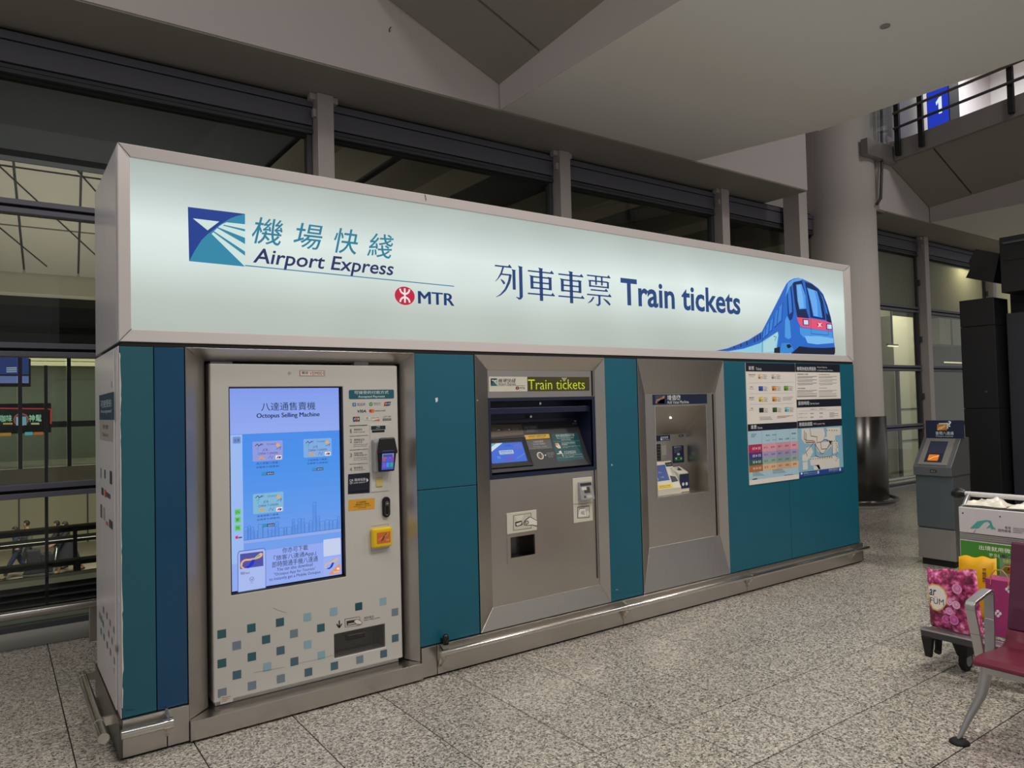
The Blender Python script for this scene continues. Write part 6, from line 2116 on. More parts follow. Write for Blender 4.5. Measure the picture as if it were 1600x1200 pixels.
# ================================================================= CARD ENQUIRY KIOSK
XE = 6.73
ek = thing('enquiry_kiosk', 'slim grey metal card enquiry kiosk with a sloping screen and a navy sign', 'kiosk', (XE + .2, -.56, 0))
E_ = Print((XE, 0, 0), (0, -1, 0), (0, 0, 1), (1410, 640, 4.6154))
ya, yb = -E_.px(110, 850)[0], -E_.px(378, 870)[0]
zz = lambda v: E_.px(235, v)[1]
z_base, z_low, z_door, z_band, z_nose = zz(1078), zz(858), zz(852), zz(476), zz(412)
DE = 0.36
MB().box(XE + .03, yb + .02, 0.001, XE + DE - .02, ya - .02, z_base).build('base', MAT['black_matte'], ek)
mat('enq_door', (98, 106, 110), 0.38, 0.4, var=.05)
MB().box(XE, yb, z_base, XE + .02, ya, z_low - .003).build('lower_door', MAT['kiosk_metal_light'], ek, bevel=.003)
ud = MB().box(XE, yb, z_door + .002, XE + .02, ya, z_band - .003).build('upper_door', MAT['enq_door'], ek, bevel=.003)
MB().tube([(XE, -E_.px(118, 655)[0], zz(655)), (XE - .006, -E_.px(118, 655)[0], zz(655))], .008, 10).build('keyhole', MAT['chrome'], ud)
ztop = z_nose + .27
xt = XE + .20
MB().hexa([(XE + .021, yb + .002, z_base), (XE + DE, yb + .002, z_base), (XE + DE, ya - .002, z_base), (XE + .021, ya - .002, z_base),
           (XE + .021, yb + .002, z_band), (XE + DE, yb + .002, z_band), (XE + DE, ya - .002, z_band), (XE + .021, ya - .002, z_band)]).build('cabinet', MAT['kiosk_metal'], ek)
nose = XE - .03
MB().prism([(nose, ya + .004, z_band), (nose, ya + .004, z_nose), (xt, ya + .004, ztop), (XE + DE, ya + .004, ztop - .005), (XE + DE, ya + .004, z_band)], (0, yb - ya - .008, 0)).build('head', MAT['kiosk_metal'], ek, bevel=.004)
sle = Vector((xt - nose, 0, ztop - z_nose)).normalized()
ep = Print((nose - .0008, 0, z_nose + .0006), (0, -1, 0), sle)
LH = math.hypot(xt - nose, ztop - z_nose)
W0, W1 = -ya - .0, -yb
wE = W1 - W0
sf = MB().plate((W0 + wE * .10, LH * .06, W1 - wE * .12, LH * .94), [(W0 + wE * .24, LH * .14, W1 - wE * .28, LH * .84)], (nose - .004, 0, z_nose + .004), (0, -1, 0), sle, ep.n, .006).build('screen_surround', MAT['kiosk_metal_light'], ek, bevel=.001)
ep.rect(W0 + wE * .24, LH * .14, W1 - wE * .28, LH * .84, (20, 24, 44), 1)
ep.rect(W0 + wE * .26, LH * .45, W1 - wE * .30, LH * .82, (34, 38, 58), 2)
ep.rect(W0 + wE * .32, LH * .20, W1 - wE * .40, LH * .40, (226, 120, 26), 3, .008)
ep.line([(W0 + wE * .36, LH * .24), (W0 + wE * .46, LH * .32), (W0 + wE * .56, LH * .34), (W0 + wE * .58, LH * .38)], .008, (250, 200, 120), 4)
ep.build('enquiry_screen', 'print_screen', ek)
eb = Print((nose - .001, 0, 0), (0, -1, 0), (0, 0, 1), (1410, 640, 4.6154))
eb.prect(198, 434, 246, 454, (10, 10, 12), 1, .004)
eb.ptext('RA12', 222, 444, 32, 9, (210, 210, 210), 2)
eb.build('number_tag', 'print', ek)
eS = Print((xt - .012, 0, 0), (0, -1, 0), (0, 0, 1), (1410, 640, 4.6154))
sy0, sy1 = -eS.px(168, 140)[0], -eS.px(438, 140)[0]
sz1_, sz0_ = eS.px(300, 78)[1], eS.px(300, 206)[1]
sgp = MB().box(xt - .011, sy1, min(sz0_, ztop + .001), xt + .012, sy0, sz1_).build('top_sign', MAT['navy_plastic'], ek, bevel=.003)
eS.ppoly([(262, 98), (330, 96), (330, 138), (318, 138), (318, 106), (262, 106)], (226, 228, 232), 1)
eS.ppoly([(250, 106), (322, 104), (322, 148), (250, 150)], (196, 130, 54), 2)
eS.pline([(258, 146), (268, 130), (292, 124), (310, 112), (314, 118), (296, 128), (272, 142)], .010, (244, 208, 140), 3)
eS.ptext('?', 341, 103, 24, 42, (240, 242, 246), 2, bold=.02)
eS.ptext('查閱八達通', 304, 170, 130, 24, (236, 238, 242), 2)
eS.ptext('Octopus enquiries', 304, 193, 124, 13, (214, 218, 226), 2)
eS.build('sign_lettering', 'print', sgp)

# ================================================================= BLACK DISPLAY STRUCTURE at the right edge
bs = thing('black_cabinet', 'tall matte black panelled cabinet behind the enquiry kiosk', 'cabinet', (8.2, -.45, 0))
yl, yr = at(1499, 480, 'X', 8.0).y, at(1553, 480, 'X', 8.0).y
ztc = at(1520, 468, 'X', 8.0).z
zj1, zj2 = at(1520, 510, 'X', 8.0).z, at(1520, 638, 'X', 8.0).z
for za, zb in ((0.002, zj2 - .004), (zj2, zj1 - .004), (zj1, ztc)):
    MB().box(8.0, yr, za, 8.35, yl, zb).build('panel', MAT['black_matte'], bs, bevel=.004)
MB().box(8.02, yr + .01, .002, 8.33, yl - .01, ztc - .01).build('core', MAT['seam_black'], bs)
p1_ = at(1541, 612, 'X', 7.99)
MB().tube([p1_ + Vector((.012, 0, 0)), p1_], .012, 10).build('lock', MAT['frame_dark'], bs)
bt = thing('display_tower', 'large black display tower with an overhanging vented head at the right edge', 'display', (8.4, -1.4, 0))
MB().box(8.36, -3.2, .002, 9.0, yr - .02, 2.85).build('body', MAT['black_matte'], bt, bevel=.004)
y2 = at(1577, 600, 'X', 8.2).y
MB().box(8.2, -3.1, .002, 8.355, y2, at(1590, 488, 'X', 8.2).z).build('front_panel', MAT['black_panel'], bt, bevel=.004)
h0 = at(1519, 400, 'X', 8.1)
hd = [at(1524, 389, 'X', 8.1), at(1514, 408, 'X', 8.1), at(1516, 420, 'X', 8.1), at(1509, 434, 'X', 8.1), at(1552, 441, 'X', 8.1), at(1562, 396, 'X', 8.1)]
MB().prism(hd, (.6, 0, 0)).build('wing', MAT['black_matte'], bt)
za, zb = at(1562, 440, 'X', 8.0).z, at(1565, 371, 'X', 8.0).z
yh = at(1562, 400, 'X', 8.0).y
MB().box(8.0, -3.2, za - .12, 9.0, yh, zb).build('head', MAT['black_matte'], bt, bevel=.006)
va, vb = at(1568, 382, 'X', 7.99), at(1568, 408, 'X', 7.99)
MB().box(7.99, -3.1, vb.z, 8.0, va.y, va.z).build('vent', MAT['seam_black'], bt)
MB().box(7.97, -3.1, va.z, 8.0, va.y, va.z + .02).build('vent_lip', MAT['frame_dark'], bt)

# ================================================================= LUGGAGE TROLLEY with bags
lt_ = thing('luggage_trolley', 'airport luggage trolley with white and green boards loaded with bags', 'trolley', (4.2, -2.05, 0))
yA, yB_ = -1.755, -2.36
zP = 0.262
g = MB()
for y in (yA - .02, yB_ + .02):
    g.tube([(3.93, y, zP - .03), (4.30, y, zP - .035), (4.56, y, .18)], .017, 10)
g.tube([(3.93, yA - .02, zP - .03), (3.93, yB_ + .02, zP - .03)], .017, 10)
for x in (4.06, 4.18, 4.30, 4.42):
    g.tube([(x, yA - .02, zP - .036), (x, yB_ + .02, zP - .036)], .010, 8)
g.build('platform_frame', MAT['trolley_metal'], lt_)
MB().hexa([(3.905, yB_, zP - .055), (3.955, yB_, zP - .055), (3.955, yA, zP - .055), (3.905, yA, zP - .055), (3.895, yB_, zP - .012), (3.955, yB_, zP - .012), (3.955, yA, zP - .012), (3.895, yA, zP - .012)]).build('nose_bar', MAT['frame_dark'], lt_, bevel=.006)
MB().box(3.893, yB_, zP - .016, 3.955, yA, zP - .006).build('nose_strip', MAT['seat_alu'], lt_, bevel=.002)
for y in (yA - .03, yB_ + .03):
    MB().hexa([(3.91, y - .02, zP - .17), (3.935, y - .02, zP - .17), (3.935, y + .015, zP - .17), (3.91, y + .015, zP - .17), (3.90, y - .03, zP - .05), (3.95, y - .03, zP - .05), (3.95, y + .03, zP - .05), (3.90, y + .03, zP - .05)]).build('corner_foot', MAT['black_matte'], lt_, bevel=.006)


def wheel(x, y, r, w, name):
    g = MB()
    g.tube([(x, y - w / 2, r), (x, y - w / 2 + .006, r), (x, y + w / 2 - .006, r), (x, y + w / 2, r)], [r * .86, r, r, r * .86], 24)
    o = g.build(name, MAT['rubber'], lt_)
    MB().tube([(x, y - w / 2 - .003, r), (x, y + w / 2 + .003, r)], r * .55, 16).build('hub', MAT['grey_plastic'], o)
    return o


wheel(4.12, -1.90, .062, .035, 'caster_wheel')
wheel(4.12, -2.22, .062, .035, 'caster_wheel')
for y in (-1.90, -2.22):
    MB().hexa([(4.07, y - .026, .085), (4.17, y - .026, .085), (4.17, y + .026, .085), (4.07, y + .026, .085), (4.03, y - .05, .205), (4.21, y - .05, .205), (4.21, y + .05, .205), (4.03, y + .05, .205)]).build('caster_fork', MAT['black_matte'], lt_, bevel=.008)
MB().tube([(4.02, -1.80, .20), (3.99, -1.81, .13), (3.97, -1.815, .115)], [.022, .018, .02], 10).build('brake_lever', MAT['black_matte'], lt_)
wheel(4.60, yA + .0, .085, .04, 'rear_wheel')
wheel(4.60, yB_ - .0, .085, .04, 'rear_wheel')
for y in (yA + .0, yB_):
    MB().tube([(4.55, y - .0, .17), (4.50, y, .40), (4.505, y, .88), (4.60, y, .968)], .014, 10).build('upright', MAT['trolley_metal'], lt_)
MB().tube([(4.60, yA + .02, .968), (4.60, yB_ - .02, .968)], .016, 12).build('handle_bar', MAT['trolley_board'], lt_)
for y in (yA + .05, yB_ - .05):
    g = MB().tube([(4.60, y + (.05 if y > -2 else -.05), .962), (4.60, y + (.03 if y > -2 else -.03), .964), (4.60, y - .0, .968), (4.60, y - (.03 if y > -2 else -.03), .968)], [.02, .036, .036, .022], 12)
    g.build('handle_grip', MAT['black_plastic'], lt_)
XB = 4.45
tbp = Print((XB - .006, 0, 0), (0, -1, 0), (0, 0, 1), (1410, 640, 4.6154))
zt1, zt0 = tbp.px(620, 726)[1] - .005, tbp.px(500, 892)[1]
wb = MB().box(XB - .005, yB_, zt0, XB + .02, yA, zt1 + .01).build('top_board', MAT['trolley_board'], lt_, bevel=.004)
tbp.ppoly([(488, 856), (540, 806), (600, 796), (636, 800), (648, 822), (640, 834), (616, 808), (590, 812), (548, 856)], (70, 168, 158), 1)
tbp.ppoly([(604, 858), (634, 826), (650, 832), (656, 846), (642, 862), (634, 848)], (70, 168, 158), 1)
tbp.ppoly([(642, 864), (656, 848), (668, 852), (672, 868), (660, 860)], (70, 168, 158), 1)
tbp.ptext('香港', 760, 853, 44, 20, (70, 66, 70), 1)
tbp.ptext('國際機場', 736, 874, 92, 20, (70, 66, 70), 1)
for s_, v in (('HONG KONG', 858), ('INTERNATIONAL', 873), ('AIRPORT', 886)):
    w_ = {'HONG KONG': 96, 'INTERNATIONAL': 120, 'AIRPORT': 70}[s_]
    tbp.ptext(s_, 798 + w_ / 2, v + w_ * .02, w_, 11, (90, 86, 90), 1)
for u, v in ((436, 746), (704, 772)):
    tbp.ring(u, v, 6, (60, 60, 64), 1, 10)
tbp.pline([(512, 888), (530, 866)], .003, (110, 106, 104), 1)
tbp.build('board_lettering', 'print', wb)
zr1, zr0 = zt0 - .004, tbp.px(500, 940)[1]
rb_ = MB()
for k in range(3):
    z = zr0 + (zr1 - zr0) * (k + .5) / 3
    rb_.box(XB - .004, yB_, z - .006, XB + .01, yA, z + .006)
rb_.build('board_rail', MAT['trolley_metal'], lt_, bevel=.002)
zg1 = tbp.px(500, 944)[1]
gb = MB().box(XB - .005, yB_, .40, XB + .015, yA, zg1).build('ad_board', MAT['trolley_board'], lt_, bevel=.003)
g1 = Print((XB - .0055, 0, 0), (0, -1, 0), (0, 0, 1), (1410, 640, 4.6154))
g1.rect(-yA + .004, .405, -yB_ - .004, zg1 - .004, (64, 140, 46), 1)
g1.ptext('出境就用微信', 690, 1010, 272, 34, (240, 246, 236), 2, bold=.006)
g1.ptext('更多精彩', 690, 1056, 132, 28, (214, 230, 206), 2, bold=.006)
g1.rect(-yA + .50 if False else -g1.px(0, 0)[0] * 0 + g1.px(700, 1100)[0], .43, -yB_ - .008, g1.px(760, 1052)[1], (110, 160, 130), 2)
g1.ptext('BIG', 754, 1060, 64, 20, (40, 40, 40), 3, bold=.01)
g1.ptext('免費優惠', 770, 1096, 90, 28, (224, 206, 70), 3, bold=.006)
g1.ring(764, 1150, 38, (150, 90, 50), 3, rv=34)
g1.ring(754, 1144, 18, (90, 130, 50), 4)
g1.ring(776, 1156, 14, (200, 60, 40), 4)
g1.build('ad_lettering', 'print', gb)
g = MB()
for y in (yA - .01, yB_ + .01):
    g.tube([(4.46, y, zt1 + .012), (4.66, y, zt1 + .02)], .008, 8)
for x in (4.50, 4.58, 4.66):
    g.tube([(x, yA - .01, zt1 + .015), (x, yB_ + .01, zt1 + .015)], .006, 8)
g.build('top_basket', MAT['trolley_metal'], lt_)


def crumple(x0, x1, y0, y1, z0, hgt, seed, nx=14, ny=18):
    rr = random.Random(seed)
    ph = [rr.uniform(0, 6.28) for _ in range(8)]
    V_, F_ = [], []
    for i in range(nx + 1):
        for j in range(ny + 1):
            a, b_ = i / nx, j / ny
            e = (min(1, 4 * min(a, 1 - a)) * min(1, 5 * min(b_, 1 - b_))) ** .5
            z = z0 + hgt * e * (.55 + .25 * math.sin(7 * b_ + ph[0] + 3 * a) + .2 * math.sin(13 * b_ - 6 * a + ph[1]) + .12 * math.sin(23 * b_ + 17 * a + ph[2]) + rr.uniform(-.08, .08))
            V_.append((x0 + (x1 - x0) * a + .01 * math.sin(9 * b_ + ph[3]), y0 + (y1 - y0) * b_ + .008 * math.sin(11 * a + ph[4]), max(z0, z)))
            if i and j:
                k = i * (ny + 1) + j
                F_.append((k - ny - 2, k - 1, k, k - ny - 1))
    nb = len(V_)
    V_ += [(v[0], v[1], z0 - .002) for v in V_[:nb]]
    F_ += [tuple(nb + k for k in f[::-1]) for f in F_]
    return MB().idx(V_, F_, 0, True)


cb = crumple(4.47, 4.65, yA - .02, -2.0, zt1 + .024, .045, 3).build('plastic_bag', MAT['bag_clear'])
tag(cb, 'crumpled cream plastic bag at the left of the trolley top', 'bag', 'plastic bags on the trolley')
cb = crumple(4.47, 4.66, -2.02, yB_ + .02, zt1 + .024, .055, 9).build('plastic_bag', MAT['bag_clear'])
tag(cb, 'larger crumpled translucent plastic bag at the right of the trolley top', 'bag', 'plastic bags on the trolley')


def pouch(c4, th, m, name, parent, nu=14, nv=14, wob=.006, seed=1, top=.35):
    """soft pack: c4 = front corners bl, br, tr, tl (3d); bulges by th towards -X and back"""
    rr = random.Random(seed)
    bl, br, tr2, tl2 = [Vector(c) for c in c4]
    V_, F_ = [], []
    nrm = (br - bl).cross(tl2 - bl).normalized()
    ring_ = (nu + 1) * (nv + 1)
    for s_ in (1, -1):
        for i in range(nu + 1):
            for j in range(nv + 1):
                a, b_ = i / nu, j / nv
                p = (bl * (1 - a) + br * a) * (1 - b_) + (tl2 * (1 - a) + tr2 * a) * b_
                e = (max(0, 1 - (2 * a - 1) ** 4) * max(0, 1 - max(0, (b_ - top) / (1 - top)) ** 2.2)) ** .6
                if b_ == 0:
                    e *= .8
                w = th / 2 * e + wob * math.sin(9 * a + 5 * b_ + seed) * min(1, 6 * min(a, 1 - a)) * min(1, 6 * (1 - b_))
                V_.append(p + nrm * (w * s_ if s_ > 0 else -th / 2 * e) + Vector((0, 0, .006 * math.sin(14 * a + seed) * b_)))
                if i and j:
                    k = i * (nv + 1) + j + (0 if s_ > 0 else ring_)
                    f = (k - nv - 2, k - nv - 1 + nv + 0, k, k - nv - 1)
                    f = (k - nv - 2, k - 1, k, k - nv - 1)
                    F_.append(f if s_ > 0 else f[::-1])
    # close the rim
    def rim(f):
        for a_, b_ in zip(f[:-1], f[1:]):
            F_.append((a_, b_, b_ + ring_, a_ + ring_))
    rim([i * (nv + 1) for i in range(nu + 1)][::-1])
    rim([j for j in range(nv + 1)])
    rim([nu * (nv + 1) + j for j in range(nv + 1)][::-1])
    rim([i * (nv + 1) + nv for i in range(nu + 1)])
    return MB().idx(V_, F_, 0, True).build(name, m, parent)


XP = 3.985
C4 = [at(1454, 973, 'X', XP), at(1537, 984, 'X', XP), at(1525, 891, 'X', XP), at(1448, 889, 'X', XP)]
pk = thing('pink_pack', 'pink rose printed soft pack standing on the front of the trolley', 'bag', (XP, -1.9, zP))
C4[0].z = C4[1].z = zP + .001
pouch(C4, .09, MAT['rose_print'], 'wrap', pk, seed=2)
lp_ = Print((XP - .053, 0, 0), (0, -1, 0), (0, 0, 1), (1430, 860, 3.7529))
lp_.ppoly([(74, 205), (100, 194), (140, 202), (172, 226), (190, 268), (184, 316), (160, 346), (130, 356), (104, 346), (84, 312), (78, 260)], (226, 178, 96), 1)
lp_.ppoly([(78, 212), (102, 202), (138, 209), (166, 232), (183, 270), (177, 312), (156, 338), (130, 348), (108, 338), (90, 308), (84, 260)], (240, 232, 226), 2)
lp_.ptext('ar', 104, 246, 40, 36, (30, 34, 66), 3, bold=.012, shear=.15)
lp_.ptext('FÜM', 128, 294, 80, 42, (30, 34, 66), 3)
lp_.build('oval_label', 'print', pk)
lf = Print((XP - .056, 0, 0), (0, -1, 0), (0, 0, 1), (1430, 860, 3.7529))
for u, v, r, c in ((244, 226, 30, (232, 150, 200)), (240, 320, 24, (240, 176, 214)), (200, 356, 22, (236, 160, 206)), (200, 304, 18, (240, 180, 216)), (226, 408, 30, (214, 110, 176)), (180, 404, 24, (206, 100, 166)), (330, 300, 22, (200, 90, 150))):
    for q, k in ((1.0, 0), (.68, 1), (.36, 2)):
        lf.ring(u + k * 1.5, v - k * 1.5, r * q, tuple(max(0, w - 26 * (k % 2)) for w in c), 1 + k, 14)
lf.build('rose_pattern', 'print', pk)['kind'] = 'stuff'

XY_ = 4.33
C4 = [at(1497, 930, 'X', XY_), at(1557, 930, 'X', XY_), at(1557, 872, 'X', XY_), at(1498, 868, 'X', XY_)]
yw = thing('yellow_bag', 'bright yellow shopping bag with a barcode behind the pink pack', 'bag', (XY_, -1.9, zP))
C4[0].z = C4[1].z = zP + .001
pouch(C4, .10, MAT['bag_yellow'], 'bag_body', yw, seed=5, wob=.004, top=.6)
bc = Print((XY_ - .056, 0, 0), (0, -1, 0), (0, 0, 1), (1430, 860, 3.7529))
for k in range(9):
    v = 110 + k * 9
    bc.pline([(394, v), (416, v)], .0035 if k % 3 else .006, (40, 32, 10), 1)
bc.build('barcode', 'print', yw)
XU = 4.04
C4 = [at(1544, 990, 'X', XU), at(1592, 998, 'X', XU), at(1594, 912, 'X', XU), at(1543, 910, 'X', XU)]
pu = thing('purple_bag', 'magenta paper carrier bag with a white flower and rope handles on the trolley', 'bag', (XU, -2.15, zP))
yl2, yr2 = C4[0].y, C4[1].y
zt4 = C4[2].z
MB().hexa([(XU, yr2, zP + .001), (XU + .12, yr2, zP + .001), (XU + .12, yl2, zP + .001), (XU, yl2, zP + .001), (XU, yr2 - .004, zt4), (XU + .12, yr2 - .004, zt4), (XU + .12, yl2 + .004, zt4), (XU, yl2 + .004, zt4)]).build('bag_body', MAT['bag_purple'], pu, bevel=.002)
for xx in (XU - .004, XU + .124):
    ym = (yl2 + yr2) / 2
    MB().tube([(xx, ym + .05, zt4 - .03), (xx, ym + .048, zt4 + .02), (xx, ym + .025, zt4 + .055), (xx, ym - .01, zt4 + .058), (xx, ym - .035, zt4 + .03), (xx, ym - .04, zt4 - .03)], .003, 8).build('rope_handle', MAT['handle_rope'], pu)
fl = Print((XU - .0008, 0, 0), (0, -1, 0), (0, 0, 1), (1430, 860, 3.7529))
for (fu, fv, s_) in ((485, 370, 1), (550, 228, 1)):
    for du, dv in ((0, -12), (12, 0), (0, 12), (-12, 0)):
        fl.ring(fu + du * s_, fv + dv * s_, 10, (236, 216, 230), 1, 12)
    fl.ring(fu, fv, 5, (158, 46, 110), 2, 10)
fl.build('flower_mark', 'print', pu)

# ================================================================= BENCH SEAT at the right edge
be = thing('bench_seat', 'burgundy padded airport bench seat with an aluminium armrest and leg', 'seat', (3.2, -2.5, 0))
y0s = -2.385


def seat_shell():
    prof = [(3.045, .405), (3.05, .425), (3.075, .437), (3.15, .436), (3.28, .425), (3.36, .425), (3.40, .445), (3.425, .49), (3.46, .62), (3.50, .80), (3.515, .885), (3.53, .89),
            (3.54, .88), (3.525, .80), (3.485, .62), (3.45, .475), (3.42, .42), (3.37, .398), (3.2, .400), (3.08, .400)]
    return prof


SEW = 0.47
for n_, ys in enumerate((y0s, y0s - SEW - .05)):
    prof = seat_shell()
    g = MB()
    front = [p for p in prof[:7]] + [p for p in prof[15:]]
    g.prism([(p[0], ys, p[1]) for p in prof[:8] + prof[15:]], (0, -SEW, 0))
    g.build('seat_pad', MAT['seat_vinyl'], be, bevel=.008, seg=3)
    g = MB().prism([(p[0], ys, p[1]) for p in prof[7:16]], (0, -SEW, 0))
    g.build('backrest', MAT['seat_vinyl_dark'], be, bevel=.008, seg=3)
MB().box(3.20, y0s - 2 * SEW - .2, .325, 3.28, y0s + .02, .398).build('beam', MAT['seat_alu'], be, bevel=.006)
MB().box(3.24, y0s - .07, .398, 3.30, y0s - .03, .402).build('clamp', MAT['seat_alu'], be)


def flat_loop(pts, w, t, name, m):
    """flat bar following a path in the XZ plane, width w along Y"""
    g = MB()
    pts = [Vector((p[0], 0, p[1])) for p in pts]
    off = []
    for i, p in enumerate(pts):
        a = (pts[min(i + 1, len(pts) - 1)] - pts[max(i - 1, 0)]).normalized()
        off.append(Vector((-a.z, 0, a.x)) * (t / 2))
    for i in range(len(pts) - 1):
        q = [pts[i] - off[i], pts[i + 1] - off[i + 1], pts[i + 1] + off[i + 1], pts[i] + off[i]]
        g.prism([(v.x, yar - w / 2, v.z) for v in q], (0, w, 0))
    return g.build(name, m, be, bevel=.0025)


yar = y0s + .015
arm_pts = [(3.175, .40), (3.135, .52), (3.095, .635), (3.094, .655), (3.102, .665), (3.20, .682), (3.265, .692), (3.283, .690), (3.288, .675), (3.285, .56), (3.275, .40)]
flat_loop(arm_pts, .042, .014, 'armrest', MAT['seat_alu'])
ft = at(1499, 1157, 'Z', .012)
lg_ = [(3.245, yar, .40), (3.236, yar + .002, .33), (3.215, yar + .02, .22), (3.185, yar + .06, .12), (ft.x + .004, ft.y - .012, .055), (ft.x, ft.y, .022)]
MB().tube(lg_, [.034, .036, .028, .021, .016, .014], 12, sy=.7).build('leg', MAT['seat_alu'], be)
MB().lathe([(0.0, .024), (.016, .024), (.03, .018), (.042, .008), (.043, .001), (0, .001)], ft.x, ft.y, 24).build('foot_pad', MAT['rubber'], be)
lt2 = [(3.245, yar - 2 * SEW, .40), (3.236, yar - 2 * SEW, .33), (3.20, yar - 2 * SEW + .05, .12), (3.165, yar - 2 * SEW + .09, .022)]
MB().tube(lt2, [.034, .036, .021, .014], 12, sy=.7).build('leg', MAT['seat_alu'], be)
MB().lathe([(0.0, .024), (.016, .024), (.03, .018), (.042, .008), (.043, .001), (0, .001)], 3.165, yar - 2 * SEW + .09, 24).build('foot_pad', MAT['rubber'], be)
# scrap of paper on the floor by the leg
sp_ = at(1528, 1142, 'Z', 0)
pc = MB().idx([(sp_.x - .014, sp_.y - .01, .001), (sp_.x + .012, sp_.y - .012, .001), (sp_.x + .014, sp_.y + .011, .001), (sp_.x - .01, sp_.y + .013, .001), (sp_.x, sp_.y, .012)],
              [(0, 1, 4), (1, 2, 4), (2, 3, 4), (3, 0, 4), (3, 2, 1, 0)]).build('paper_scrap', MAT['tag_paper'])
tag(pc, 'tiny crumpled white paper scrap on the floor by the bench foot', 'litter')

# ================================================================= PEOPLE outside on the lower forecourt


def skin_mesh(name, pts, edges, m, parent, root=0, sub=2):
    me = bpy.data.meshes.new(name)
    me.from_pydata([p[:3] for p in pts], edges, [])
    me.materials.append(MAT[m])
    o = bpy.data.objects.new(name, me)
    COL.objects.link(o)
    o.parent = parent
    md = o.modifiers.new('skin', 'SKIN')
    md.use_smooth_shade = True
    for i, p in enumerate(pts):
        r = p[3]
        me.skin_vertices[0].data[i].radius = (r, r) if not isinstance(r, tuple) else r
        me.skin_vertices[0].data[i].use_root = (i == root)
    s_ = o.modifiers.new('sub', 'SUBSURF')
    s_.levels = s_.render_levels = sub
    return o


